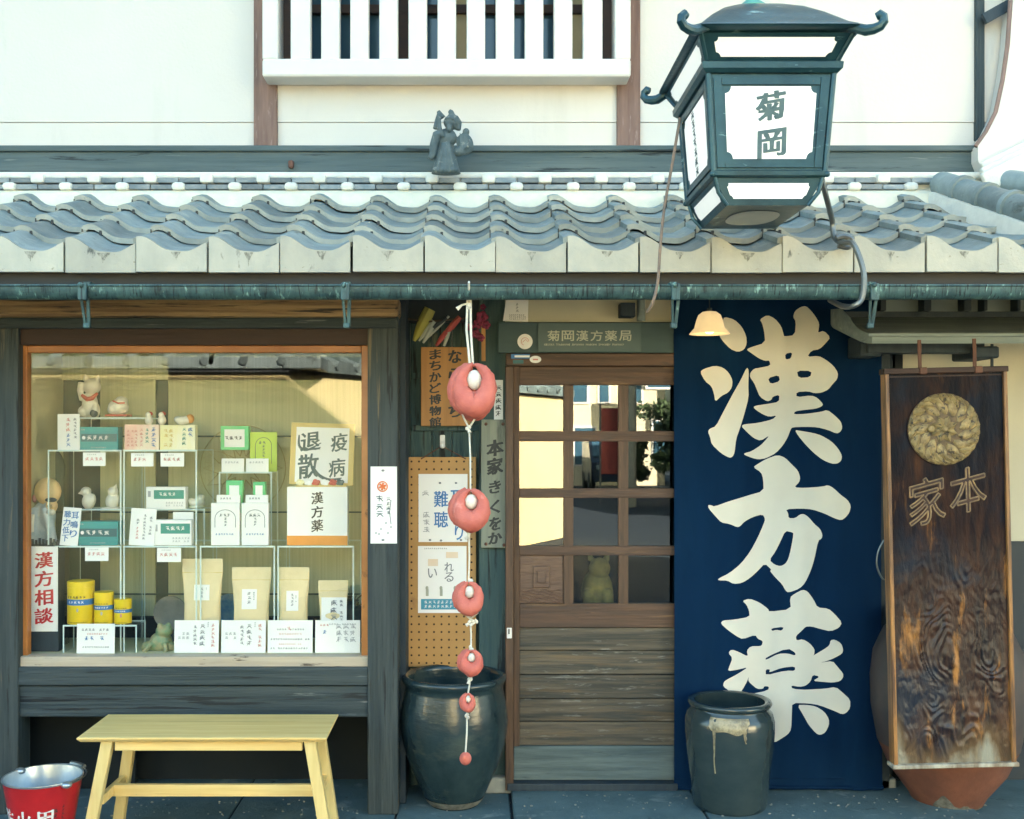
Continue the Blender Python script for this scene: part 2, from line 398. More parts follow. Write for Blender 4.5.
M['greyboard'] = mat('bleached_sign_board', (.24, .26, .20), (.17, .19, .155), .75, (30, 30, 2), bump=.3, spots=((.10, .11, .09), (9, 9, 2), .62, .1))
M['charm'] = mat('coral_red_cloth', (.60, .17, .125), (.52, .125, .095), .58, (14, 14, 14), bump=.35, bsc=(160, 160, 160), spec=.28, spots=((.66, .25, .2), (16, 16, 16), .62, .12))
M['cord'] = mat('white_cotton_cord', (.72, .69, .60), (.6, .58, .5), .9, (80, 80, 80))
M['soffit'] = mat('dark_soffit_board', (.030, .034, .036), (.045, .042, .038), .8, (4, 20, 20))
M['greyboardx'] = mat('pale_grey_hood_board', (.23, .29, .28), (.17, .22, .22), .7, (2, 24, 24), bump=.2, spots=((.30, .36, .33), (3, 20, 30), .6, .1))
M['greywall'] = mat('blue_grey_plaster', (.20, .25, .26), (.16, .20, .21), .85, (3, 3, 3))
M['blackpanel'] = mat('blue_black_panel', (.010, .02, .03), (.016, .028, .038), .6, (3, 3, 3))
M['pinktrim'] = mat('faded_pinkish_trim', (.24, .15, .125), (.18, .12, .10), .7, (8, 8, 8))
M['redcloth'] = mat('dull_red_banner_cloth', (.30, .06, .05), (.24, .05, .045), .9)
M['rust'] = mat('rusty_iron_strap', (.14, .06, .035), (.08, .035, .025), .7, (40, 40, 10), bump=.3)
M['stone'] = mat('teal_grey_paving', (.105, .175, .19), (.065, .120, .135), .75, (4, 4, 4), bump=.4, bsc=(50, 50, 50), spots=((.20, .26, .26), (7, 7, 7), .59, .1), spots2=((.035, .06, .068), (12, 12, 12), .64, .08))
M['kerbstone'] = mat('pale_kerb_stone', (.28, .29, .25), (.2, .215, .2), .8, (8, 8, 8), bump=.4)
M['asphalt'] = mat('asphalt', (.020, .032, .046), (.015, .025, .037), .85, (3, 3, 3), bump=.5, bsc=(120, 120, 120))
M['statue'] = mat('unglazed_grey_tile_clay', (.10, .13, .13), (.06, .085, .088), .6, (24, 24, 24), bump=.5, bsc=(90, 90, 90), spots=((.24, .25, .22), (26, 26, 26), .60, .08))
M['cloth'] = mat('olive_woven_cloth', (.51, .52, .335), (.425, .44, .28), .95, (90, 3, 1.2), bump=.25, bsc=(300, 300, 300), spots=((.39, .40, .26), (5, 5, 1), .6, .2))
M['clothdark'] = mat('dark_green_gap', (.05, .10, .095), (.04, .08, .075), .9)
M['inside'] = mat('display_cream_wood', (.56, .54, .36), (.5, .48, .31), .8, (3, 3, 3))
M['leafline'] = mat('faded_gold_crest', (.36, .33, .17), (.31, .28, .14), .9)
M['kraft'] = mat('kraft_paper', (.78, .66, .40), (.70, .58, .34), .75, (6, 6, 6), bump=.25, bsc=(25, 25, 25))
M['yellow'] = mat('yellow_printed_tin', (.80, .58, .02), (.75, .52, .02), .3)
M['teal'] = mat('teal_printed_carton', (.02, .25, .27), (.03, .32, .31), .35, (3, 3, 22), lo=.4, hi=.6)
M['tealdark'] = mat('dark_teal_print', (.02, .13, .15), (.02, .11, .13), .5)
M['tealgreen'] = mat('teal_green_print', (.03, .30, .24), None, .5)
M['pinkcard'] = mat('pink_printed_carton', (.78, .46, .38), (.76, .66, .54), .5, (9, 9, 3), lo=.4, hi=.6)
M['yellowcard'] = mat('pale_yellow_carton', (.78, .73, .38), (.78, .76, .6), .5, (9, 9, 3), lo=.4, hi=.6)
M['green'] = mat('green_carton', (.10, .55, .22), (.14, .6, .26), .5)
M['lime'] = mat('lime_card', (.50, .66, .10), (.46, .62, .1), .6)
M['orange'] = mat('orange_print', (.82, .31, .045), None, .6)
M['tan'] = mat('gold_card_border', (.66, .50, .18), (.6, .45, .16), .6)
M['cer'] = mat('white_ceramic', (.76, .72, .60), (.68, .64, .54), .3, (20, 20, 20), coat=.2)
M['cerred'] = mat('red_ceramic_paint', (.6, .10, .07), None, .35)
M['cerorange'] = mat('orange_ceramic_paint', (.7, .32, .09), None, .35)
M['flesh'] = mat('ochre_painted_clay', (.76, .54, .27), (.62, .43, .22), .5, (12, 12, 12))
M['bluerobe'] = mat('blue_grey_painted_clay', (.33, .42, .48), (.50, .55, .56), .5, (22, 22, 22))
M['darkfig'] = mat('dark_blue_clay', (.03, .05, .07), (.05, .07, .08), .5)
M['frog'] = mat('green_brown_bronze', (.13, .27, .15), (.38, .30, .15), .45, (26, 26, 26), bump=.3)
M['bluedish'] = mat('blue_glazed_dish', (.05, .17, .33), (.16, .32, .42), .25, (14, 14, 14))
M['greydish'] = mat('grey_stone_dish', (.24, .245, .22), (.16, .17, .155), .6, (9, 9, 9))
M['edge'] = mat('acrylic_edge', (.62, .74, .73), (.55, .68, .67), .25)  # pale strips paint the light glowing at the clear edges
M['acrylic'] = glass('clear_acrylic', (.97, .99, .985), .03, .3)
M['glass'] = glass('window_glass', (.99, .995, .985), .025, .5)
M['doorglass'] = glass('door_glass', (.74, .80, .79), .068, .6)
M['upglass'] = mat('upper_pane_blue_grey', (.035, .085, .135), (.05, .11, .15), .12, (2, 2, 2))
M['blind'] = mat('beige_blind', (.42, .37, .24), (.36, .32, .2), .8)
M['shade'] = mat('lit_glass_shade', (.8, .62, .32), None, .4, emit=((1.0, .72, .36), .045))
M['brass'] = mat('brass_fitting', (.4, .27, .1), None, .35, metal=.8)
M['leaf'] = mat('foliage', (.045, .075, .03), (.07, .10, .04), .6, isl=.3)
M['bark'] = mat('bark', (.09, .07, .05), (.06, .05, .04), .9, (20, 20, 4), bump=.5)
M['housewall'] = mat('cream_house_render', (.62, .55, .38), (.56, .5, .36), .85, (1, 1, 1))
M['houseb'] = mat('brown_house_boards', (.12, .08, .06), (.09, .06, .05), .8, (30, 30, 1))
M['houser'] = mat('dark_house_roof', (.11, .12, .13), (.08, .09, .10), .6, (4, 4, 4))
M['carpaint'] = mat('dark_blue_car_paint', (.02, .03, .05), None, .25, coat=.5)
M['tyre'] = mat('black_rubber', (.02, .02, .02), None, .8)

# ------------------------------------------------------------------ writing
_G = {}
def glyph(ch):
    if ch in _G: return _G[ch]
    c = bpy.data.curves.new('g', 'FONT'); c.body = ch; c.size = 1.0; c.resolution_u = 3
    o = bpy.data.objects.new('g', c); COL.objects.link(o)
    dg = bpy.context.evaluated_depsgraph_get(); dg.update()
    me = bpy.data.meshes.new_from_object(o.evaluated_get(dg))
    vv = [(v.co.x, v.co.y) for v in me.vertices]; ff = [tuple(p.vertices) for p in me.polygons]
    cnt = {}
    for f in ff:
        for i in range(len(f)):
            e = (f[i], f[(i + 1) % len(f)]); k = tuple(sorted(e)); cnt[k] = cnt.get(k, 0) + 1
    ee = [k for k, n in cnt.items() if n == 1]
    bpy.data.objects.remove(o); bpy.data.curves.remove(c); bpy.data.meshes.remove(me)
    if vv:
        x0 = min(v[0] for v in vv); x1 = max(v[0] for v in vv); y0 = min(v[1] for v in vv); y1 = max(v[1] for v in vv)
        vv = [((v[0] - x0) / max(1e-6, x1 - x0) - .5, (v[1] - y0) / max(1e-6, y1 - y0) - .5) for v in vv]
    _G[ch] = (vv, ff, ee)
    return _G[ch]
def write(mb, ch, cx, cz, w, h, fn, off=0.02, shear=0.0, rough=0.0):
    """a character fitted into w x h; off thickens its strokes (vertical ones more, as a brush does)"""
    vv, ff, ee = glyph(ch)
    rnd = random.Random(ord(ch) * 7 + int(cx * 1000))
    w2, h2 = w * (1 - 2 * off), h * (1 - 2 * off)
    P = []
    for x, z in vv:
        z2 = z + shear * x + rnd.uniform(-rough, rough)
        x2 = x + rnd.uniform(-rough, rough) - .10 * shear * z
        P.append((cx + x2 * w2, cz + z2 * h2))
    out = [mb._v(fn(*p)) for p in P]
    for f in ff:
        try: mb.bm.faces.new([out[i] for i in f])
        except ValueError: pass
    if off > .004:
        k1, k2 = off * w * 1.15, off * h * (.55 if shear else .8)
        for n, (a, b) in enumerate(ee):
            p, q = Vector(P[a]), Vector(P[b]); d = q - p
            if d.length < 1e-7: continue
            d.normalize(); nn = Vector((-d.y * k1, d.x * k2)); p2 = p - Vector((d.x * k1, d.y * k2)) * .6; q2 = q + Vector((d.x * k1, d.y * k2)) * .6
            c = [fn(*(p2 + nn)), fn(*(p2 - nn)), fn(*(q2 - nn)), fn(*(q2 + nn))]
            dy = .00012 * (1 + n % 4)
            mb.face([(t[0], t[1] - dy, t[2]) for t in c])
def flat(y): return lambda x, z: (x, y, z)
def scrawl(mb, cx, cz, w, h, fn, rnd, wt=.09):
    """one small illegible handwritten-looking sign: a few tapered strokes"""
    def st(x0, z0, x1, z1, t):
        d = Vector((x1 - x0, z1 - z0)); n = Vector((-d.y, d.x)).normalized() * t
        mb.face([fn(x0 + n.x, z0 + n.y), fn(x0 - n.x, z0 - n.y), fn(x1 - n.x * .55, z1 - n.y * .55), fn(x1 + n.x * .55, z1 + n.y * .55)])
    t = wt * min(w, h) * .5; k = rnd.randint(0, 3)
    for i in range(rnd.randint(2, 3)):
        zz = cz + h * (.34 - .3 * i + rnd.uniform(-.06, .06)); a = rnd.uniform(.25, .5)
        st(cx - w * a, zz - h * .03, cx + w * rnd.uniform(.25, .48), zz + h * .04, t * .8)
    if k != 1: st(cx + w * rnd.uniform(-.12, .12), cz + h * .48, cx + w * rnd.uniform(-.1, .1), cz - h * rnd.uniform(.3, .5), t)
    if k != 2: st(cx - w * .05, cz, cx - w * .45, cz - h * .46, t)
    if k > 0: st(cx + w * .02, cz + h * .05, cx + w * .46, cz - h * .42, t * 1.1)
    if k == 3: st(cx - w * .38, cz + h * .2, cx - w * .40, cz - h * .35, t)
def marks(mb, x0, x1, z0, z1, rows, fn, vertical=False, fill=.7, seed=1, thick=.55):
    rnd = random.Random(seed)
    for i in range(rows):
        if vertical:
            cw = (x1 - x0) / rows; c = x1 - (i + .5) * cw; p = z1; g = min(cw * .85, (z1 - z0) / 3)
            while p - g >= z0 - g * .3:
                if rnd.random() < fill + .1: scrawl(mb, c + rnd.uniform(-.05, .05) * cw, p - g / 2, min(cw * .85, g), g * .88, fn, rnd, .17)
                p -= g * rnd.uniform(1.0, 1.12)
        else:
            ch = (z1 - z0) / rows; c = z1 - (i + .5) * ch; g = ch * .9; p = x0
            while p + g <= x1 + g * .3:
                if rnd.random() < fill + .1: scrawl(mb, p + g / 2, c, g * .85, ch * .78, fn, rnd, .17)
                p += g * rnd.uniform(1.0, 1.15)
def outline_mesh(loops, soft=.2):
    """closed loops (holes included) -> (verts2d, faces), corners eased"""
    c = bpy.data.curves.new('o', 'CURVE'); c.dimensions = '2D'; c.fill_mode = 'BOTH'
    for lp in loops:
        pts = []
        n = len(lp)
        for i in range(n):
            p, a, b = Vector(lp[i]), Vector(lp[i - 1]), Vector(lp[(i + 1) % n])
            pts.append(p.lerp(a, soft)); pts.append(p.lerp(b, soft))
        s = c.splines.new('POLY'); s.points.add(len(pts) - 1)
        for q, p in zip(s.points, pts): q.co = (p.x, p.y, 0, 1)
        s.use_cyclic_u = True
    o = bpy.data.objects.new('o', c); COL.objects.link(o)
    dg = bpy.context.evaluated_depsgraph_get(); dg.update()
    me = bpy.data.meshes.new_from_object(o.evaluated_get(dg))
    vv = [(v.co.x, v.co.y) for v in me.vertices]; ff = [tuple(p.vertices) for p in me.polygons]
    bpy.data.objects.remove(o); bpy.data.curves.remove(c); bpy.data.meshes.remove(me)
    return vv, ff
# ------------------------------------------------------------------ ground
def sheet(name, x0, x1, y0, y1, z, m):
    b = MB(); b.face([(x0, y0, z), (x1, y0, z), (x1, y1, z), (x0, y1, z)])
    return tag(b.build(name, m), kind='structure')
rg = random.Random(21); gb = MB()
for _ in range(260):
    gx, gy = rg.uniform(-2.4, 2.4), 5.15 - abs(rg.gauss(0, .22)); gs = rg.uniform(.0015, .006)
    if .18 < gx < 2.24 and gy > 4.7: gz = .021
    else: gz = .001
    gb.ell((gx, gy, gz + gs * .3), (gs * rg.uniform(.7, 1.5), gs, gs * .6), 6)
tag(gb.build('grit', M['kerbstone']), kind='stuff')
sheet('ground', -150, 150, -150, 150, -0.012, M['asphalt'])
b = MB()
for (x0, x1) in ((-9, -2.35), (-2.34, -1.1), (-1.09, -.36), (-.35, .16), (2.26, 4.2), (4.21, 9)):
    b.box(x0, x1, 3.9, 5.6, -0.2, 0.0, .006)
b.box(.17, 2.25, 3.9, 4.70, -0.2, 0.0, .006)
tag(b.build('paving', M['stone']), kind='structure')
b = MB()
for (x0, x1) in ((.172, 1.02), (1.03, 2.248)):
    b.box(x0, x1, 4.705, 5.6, -0.2, 0.02, .008)
tag(b.build('doorstep', M['stone']), kind='structure')

# ------------------------------------------------------------------ the shop
shop = thing('shop_building', 'old white plastered shop with tiled pent roof and dark timber front', 'building', (0.2, 5.28, 0))
DW = 5.28
ZT = 4.4
xo0, xo1, zo0 = X(283, DW), X(612, DW), Z(62, DW)
b = MB()
zl = Z(122, DW)
x975 = X(979, DW)
b.box(-7, xo0, DW, DW + .12, zl, 5.3); b.box(xo1, x975 + .03, DW, DW + .12, zl, 5.3)
b.box(xo0, xo1, DW, DW + .12, zl, zo0); b.box(xo0, xo1, DW, DW + .12, ZT, 5.3)
b.box(x975 + .03, 8, DW, DW + .12, zl, 5.3)
b.build('upper_wall', M['plaster'], shop)
b = MB(); b.box(-7, 8, DW + .005, DW + .12, 2.6, zl - .002)
b.build('wall_skirt', M['plaster'], shop)
b = MB()
b.box(-7, 8, DW + .35, DW + .4, 2.6, 5.2); b.box(xo0 - .02, xo1 + .02, DW + .13, DW + .34, zo0 - .15, zo0 - .02)
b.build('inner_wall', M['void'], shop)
# window behind the lattice
lw = MB(); lw.box(xo0 - .05, xo1 + .05, 5.40, 5.41, zo0 - .05, ZT + .02)
wn_ = lw.build('upper_window', M['upglass'], shop)
b = MB()
for px in (283, 392, 402, 505, 607):
    xx = X(px, 5.38); b.box(xx - .03, xx + .03, 5.365, 5.398, zo0 - .04, ZT)
b.box(xo0, xo1, 5.36, 5.398, zo0 - .04, zo0 + .025); zz = Z(10, 5.38); b.box(xo0, xo1, 5.362, 5.396, zz - .02, zz + .02)
b.box(X(276, 5.3), X(290.5, 5.3), 5.29, 5.32, zo0 - .03, ZT); b.box(X(603, 5.3), X(618, 5.3), 5.29, 5.32, zo0 - .03, ZT)
b.build('sash_frame', M['brownx'], wn_)
b = MB(); b.box(X(443, 5.4), X(470, 5.4), 5.385, 5.395, zo0 + .03, ZT); b.box(X(567, 5.4), X(588, 5.4), 5.385, 5.395, zo0 + .03, ZT)
split(b.build('roller_blind', M['blind'], wn_))
# white lattice
DL = 5.14
lat = MB(); lat.box(X(262, DL), X(631, DL), DL, DW - .004, Z(76.5, DL), Z(58, DL), .012)
lat.box(X(262, DL), X(278, DL), DL + .002, DW - .004, Z(59, DL), ZT + .02, .008); lat.box(X(615, DL), X(631, DL), DL + .002, DW - .004, Z(59, DL), ZT + .02, .008)
lo_ = lat.build('lattice_window', M['lattice'], shop)
gaps = [(278, 290)] + [(310 + 29.2 * k, 320.6 + 29.2 * k) for k in range(10)] + [(603, 615)]
for i in range(len(gaps) - 1):
    b = MB(); b.box(X(gaps[i][1], DL), X(gaps[i + 1][0], DL), DL + .012, DL + .07, Z(59, DL), ZT, .006)
    b.build('slat', M['lattice'], lo_)
# posts of upper floor
for (a, c_, top) in ((253.5, 277, 5.2), (617, 640.5, 5.2)):
    b = MB(); b.box(X(a, 5.262), X(c_, 5.262), 5.262, 5.4, Z(146, 5.26), top, .005); b.build('upper_post', M['postbrown'], shop)
b = MB(); b.box(X(976, 5.26), X(985, 5.26), 5.26, 5.4, Z(140, 5.26), 5.2, .005); b.build('upper_post', M['post'], shop)
b = MB(); b.box(-7, X(979, 5.24), 5.24, DW + .1, Z(172, 5.24), Z(151.5, 5.24), .006); b.box(-7, X(979, 5.225), 5.225, DW + .1, Z(151, 5.225), Z(145, 5.225), .006)
b.build('sill_beam', M['sillbeam'], shop)
b = MB(); b.box(X(288, 5.22), X(293.5, 5.22), 5.215, 5.24, Z(168, 5.22), Z(160, 5.22), .008); b.build('rusty_bracket', M['rust'], shop)

# pent roof tiles
W, DE, SL, RUN = .2701, 4.15, .40, .215
X0 = X(66, DE)
def wave(u):
    u = u % 1.0
    d = min(abs(u - .07), abs(u - 1.07))
    c = .5 + .5 * math.cos(math.pi * min(1, d / .42))
    return .046 * (c ** 1.15)
tm = MB(); em = MB(); lip = MB(); dm = MB(); nt_ = MB()
rr = random.Random(3)
c0, c1 = -5, 21
for row in range(0, 5):
    y0 = DE + RUN * row; y1 = y0 + RUN + .05
    for col in range(c0, c1):
        xa = X0 + W * col
        if row == 0 and False: continue
        nu = 12
        dx, dz, tilt = rr.uniform(-.003, .003), rr.uniform(-.003, .004), rr.uniform(-.004, .004)
        top0, top1, bt0, bt1 = [], [], [], []
        yj = rr.uniform(-.006, .006)
        zf = 2.385 + SL * (y0 - DE) + dz; zb = 2.385 + SL * (y1 - DE) - .032 + dz
        th = .021
        for i in range(nu + 1):
            u = -.055 + 1.05 * i / nu
            w = wave(u) + .021 * (1 - i / nu) + tilt * (u - .5)
            x = xa + u * W + dx
            top0.append((x, y0 + yj, zf + w)); top1.append((x, y1, zb + w))
            bt0.append((x, y0 + yj + .004, zf + w - th)); bt1.append((x, y1, zb + w - th))
        vt0 = [tm._v(p) for p in top0]; vt1 = [tm._v(p) for p in top1]
        vb0 = [tm._v(p) for p in bt0]; vb1 = [tm._v(p) for p in bt1]
        for i in range(nu):
            tm.bm.faces.new((vt0[i], vt0[i + 1], vt1[i + 1], vt1[i]))
            tm.bm.faces.new((vb0[i + 1], vb0[i], vb1[i], vb1[i + 1]))
            lip.face([top0[i + 1], top0[i], bt0[i], bt0[i + 1]])
        tm.bm.faces.new((vt0[0], vt1[0], vb1[0], vb0[0])); tm.bm.faces.new((vt1[nu], vt0[nu], vb0[nu], vb1[nu]))
        if row > 0:
            xn = xa + W * rr.uniform(.185, .225); zn = zf + wave((xn - xa) / W) + .016 - th
            nt_.box(xn - .0055, xn + .0055, y0 + yj - .0015, y0 + yj + .03, zn - .012, zn + .010, .002)
            nt_.box(xa - .055 * W + dx - .002, xa - .055 * W + dx + .002, y0 + yj - .0012, y0 + yj + .02, zf + wave(-.055) - th - .004, zf + wave(-.055) + .010)
        if row == 0:
            # hanging front plate of the eave tile
            f0 = []; bott = Z(272.5, DE) + rr.uniform(-.002, .002)
            xl, xr = xa + .002 + dx, xa + W * .984 + dx
            nn = 14
            tp = [];
            for i in range(nn + 1):
                x = xl + (xr - xl) * i / nn; u = (x - dx - xa) / W
                tp.append((x, zf + wave(u) + .021 * (1 - (u + .055) / 1.05) - .003))
            ot = [(xl, bott)] + tp + [(xr, bott)]
            em.prism(ot, y0 - .014 + yj, y0 + .012 + yj)
            vx_ = xa + W * rr.uniform(.48, .58); zt_ = zf - .002; ln = rr.uniform(.02, .055); wq = rr.uniform(.012, .026)
            sp_ = []
            for q in range(15):
                f_ = q / 14; sp_.append((vx_ + wq * (f_ * 2 - 1), y0 - .0155 + yj, zt_ - ln * (1 - abs(f_ * 2 - 1)) ** 1.3 * rr.uniform(.35, 1.1) - .004))
            dm.face([(vx_ - wq * 1.2, y0 - .0155 + yj, zt_ + .004)] + sp_ + [(vx_ + wq * 1.2, y0 - .0155 + yj, zt_ + .004)])
pent = tm.build('pent_roof', M['tile'], shop, smooth=True, angle=40)
bmesh.ops.remove_doubles(lip.bm, verts=list(lip.bm.verts), dist=.0002)
lip.build('tile_lips', M['lip'], pent)
nt_.build('tile_notches', M['soffit'], pent)
dm.build('drip_stains', mat('dark_drip_stain', (.15, .145, .115), (.34, .335, .28), .8, (90, 90, 60), lo=.4, hi=.6), pent)
em.build('eave_tile_fronts', M['eavetile'], pent)
# roof deck under the tiles and fascia
b = MB(); b.xprism([(4.19, 2.338), (5.27, 2.768), (5.27, 2.71), (4.19, 2.29)], -7, 8); b.build('roof_deck', M['soffit'], pent)
b = MB(); b.box(-7, 8, 4.185, 4.21, Z(288, 4.19), Z(272.2, 4.19)); b.build('fascia', M['soffit'], pent)
b = MB()
for k in range(-14, 17):
    xx = .46 * k + .1; b.bar((xx, 4.22, 2.275), (xx, 5.26, 2.685), .05, .05)
split(b.build('soffit_bar', M['soffit'], pent))
# ridge course against the wall
rc = MB(); rc.box(-7, X(985, 5.16), 5.16, 5.245, Z(178, 5.16), Z(171.5, 5.16), .01)
rc.box(-7, X(985, 5.16), 5.19, 5.245, Z(192, 5.16), Z(175, 5.16))
for k in range(-6, 20):
    xx = X(37.5 + 56.4 * k, 5.14)
    if xx < X(985, 5.14): rc.box(xx - .032, xx + .032, 5.125, 5.2, Z(183.5, 5.14), Z(174, 5.14), .014)
    xx = X(9 + 56.4 * k, 5.12)
    if xx < X(960, 5.12): rc.box(xx - .032, xx + .032, 5.105, 5.2, Z(190.5, 5.12), Z(182, 5.12), .018)
ridge = rc.build('ridge_course', M['mortar'], shop, smooth=True)
b = MB()
for k in range(-6, 19):
    xa, xb = X(37.5 + 56.4 * k, 5.14), X(37.5 + 56.4 * (k + 1), 5.14)
    if xb > X(985, 5.14): continue
    b.box(xa + .03, (xa + xb) / 2 - .002, 5.142, 5.22, Z(182.6, 5.14), Z(177.5, 5.14), .003); b.box((xa + xb) / 2 + .002, xb - .03, 5.144, 5.22, Z(182.4, 5.14), Z(177.6, 5.14), .003)
    xa, xb = X(9 + 56.4 * k, 5.12), X(9 + 56.4 * (k + 1), 5.12)
    b.box(xa + .03, (xa + xb) / 2 - .002, 5.122, 5.22, Z(189.2, 5.12), Z(184, 5.12), .003); b.box((xa + xb) / 2 + .002, xb - .03, 5.124, 5.22, Z(189.0, 5.12), Z(184.2, 5.12), .003)
b.build('flat_ridge_tiles', M['darktile'], ridge)
b = MB(); b.xprism([(5.06, Z(208, 5.06)), (5.10, Z(193.5, 5.10)), (5.13, Z(190.5, 5.13)), (5.2, Z(190.5, 5.2)), (5.2, Z(208, 5.2))], -7, X(985, 5.15)); b.build('mortar_fillet', M['creammortar'], ridge)
# round ridge running to the front right
p0, p1 = Vector((X(941, 5.1), 5.1, 2.868)), Vector((X(1072, 4.24), 4.24, 2.51))
hp = MB()
n = 5
for i in range(n):
    a = p0.lerp(p1, i / n); c_ = p0.lerp(p1, (i + 1) / n + .01)
    hp.tube([a, a.lerp(c_, .86), a.lerp(c_, .861), c_], [.056, .058, .068, .068], 20)
hip = hp.build('round_ridge', M['tile'], shop, smooth=True, angle=50)
b = MB(); q0 = p0 + Vector((0, 0, -.09)); q1 = p1 + Vector((0, 0, -.09)); b.bar(q0, q1, .14, .10, up=(0, 0, 1)); b.build('ridge_bed', M['mortar'], hip)
hp = MB(); p2, p3 = Vector((X(1004, 5.12), 5.12, 2.885)), Vector((2.90, 4.3, 2.56))
for i in range(5):
    a = p2.lerp(p3, i / 5); c_ = p2.lerp(p3, (i + 1) / 5 + .01)
    hp.tube([a, a.lerp(c_, .82), a.lerp(c_, .821), c_], [.055, .057, .067, .067], 20)
hp.build('round_ridge', M['tile'], shop, smooth=True, angle=50)
# curved plaster wing wall at the right
wd = 5.17
pts = [(1012, -120), (1013, 0), (1010, 45), (1005, 80), (998, 112), (988, 132), (978, 146), (978, 160), (983, 172), (992, 174), (1030, 152), (1100, 120), (1100, -120)]
b = MB(); b.prism([(X(p, wd), Z(q, wd)) for p, q in pts], wd, 5.27); wing = b.build('wing_wall', M['plaster'], shop)
b = MB(); b.tube([(X(p - 1.5, wd), wd + .01, Z(q, wd)) for p, q in pts[1:7]], [.011] * 6, 8); b.build('wing_trim', M['pinktrim'], wing, smooth=True)
b = MB()
for k in range(3):
    a = at(984, 172 + 5.5 * k, wd - .02 - .03 * k); c_ = at(1090, 120 + 5.5 * k, wd - .02 - .03 * k)
    b.bar(a, c_, .09, .030, .008)
split(b.build('wing_moulding', M['mortar'], wing))
b = MB(); a = at(984, 19, 5.22); c_ = at(1016, 1, 5.22); b.bar(a, c_, .05, .02); b.build('wing_rail', M['darkblue'], wing)
# main roof high above (only shades)
b = MB(); b.xprism([(4.65, 5.22), (7.5, 6.84), (11.2, 5.0), (11.2, 4.9), (7.5, 6.70), (4.65, 5.10)], -9, 8.6); b.build('main_roof', M['houser'], shop)
b = MB(); b.box(-8.8, -8.6, 5.3, 11, 0, 5.2); b.box(8.2, 8.4, 5.3, 11, 0, 5.2); b.box(-8.8, 8.4, 10.8, 11, 0, 5)
b.build('outer_wall', M['plaster'], shop)

# gutter
g = MB(); pts = []
for k in range(13):
    a = math.pi * k / 12
    pts.append((4.05 - .0285 * math.cos(a), 2.246 - .0285 * 1.75 * math.sin(a)))
inn = [(4.05 - .0255 * math.cos(math.pi * k / 12), 2.246 - .0255 * 1.75 * math.sin(math.pi * k / 12)) for k in range(12, -1, -1)]
g.xprism(pts + inn, -7, 8)
g.tube([(-7, 4.0215, 2.245), (8, 4.0215, 2.245)], .0045, 8)
gut = g.build('rain_gutter', M['copper'], shop, smooth=True, angle=40)
for px in (82, 345, 676, 875):
    b = MB(); xx = X(px, 4.01)
    b.box(xx - .016, xx + .016, 4.008, 4.022, 2.19, 2.252, .004)
    b.bar((xx - .010, 4.03, 2.20), (xx - .004, 4.055, 2.105), .009, .006); b.bar((xx + .013, 4.035, 2.20), (xx + .007, 4.06, 2.10), .012, .006)
    b.box(xx - .012, xx + .012, 4.05, 4.066, 2.092, 2.112, .004); b.box(xx - .013, xx + .013, 4.06, 4.19, 2.256, 2.264)
    b.ell((xx - .004, 4.003, 2.245), (.010, .008, .010), 10)
    b.build('bracket', M['copper'], gut)

# ------------------------------------------------------------------ lower front: left bay
PF = 4.93
b = MB(); b.box(-2.60, X(18, PF), PF, PF + .14, 0, Z(328, PF), .006); b.build('front_post', M['post'], shop)
b = MB(); b.box(X(367.5, PF), X(398, PF), PF, PF + .15, 0, Z(304, PF), .006); b.build('front_post', M['post'], shop)
b = MB(); b.box(-5, X(399, 4.9), 4.90, 5.05, Z(317, 4.9), Z(296, 4.9), .02); lt = b.build('lintel', M['logx'], shop)
b = MB(); b.box(-5, X(398, 4.915), 4.915, 5.05, Z(328, 4.915), Z(317.5, 4.915), .006); b.build('lintel_foot', M['beamx'], lt)
b = MB(); b.box(X(18, PF), X(367.5, PF), 4.955, 5.05, Z(345, 4.955), Z(328.2, 4.955), .004); b.build('head_board', M['brownx'], shop)
b = MB(); b.box(-5, -2.61, 5.0, 5.1, 0, 2.3); b.build('side_boarding', M['plank'], shop)
fz = 4.985
zs, zt = Z(657, fz), Z(345.3, fz)
sw = MB(); x0, x1 = X(19, fz), X(369.5, fz); t = .037
sw.box(x0, x0 + t, fz, fz + .05, zs, zt, .004); sw.box(x1 - t, x1, fz, fz + .05, zs, zt, .004)
sw.box(x0 + t, x1 - t, fz + .002, fz + .05, zt - .033, zt, .004)
win = sw.build('shop_window', M['frame'], shop)
b = MB(); b.box(x0 - .012, x1, fz - .028, fz + .05, Z(667, 4.96), Z(656.5, 4.96), .004); b.build('sill', M['sill'], win)
b = MB(); b.box(x0 + t - .004, x1 - t + .004, 5.008, 5.013, zs, zt - .03); b.build('glass_pane', M['glass'], win)
b = MB(); b.box(X(10, 4.935), X(367.5, PF), 4.935, 5.06, Z(685.5, 4.935), Z(667.5, 4.935), .004)
b.box(X(10, 4.95), X(367.5, PF), 4.95, 5.06, Z(717, 4.95), Z(686, 4.95), .004)
b.build('apron_beam', M['beamx'], shop)
b = MB(); b.box(-2.5, X(398, 5.45), 5.45, 5.5, 0, .8); b.box(X(18, 5.3), X(135, 5.3), 5.3, 5.32, .0, .6); split(b.build('recess_boards', M['void'], shop))
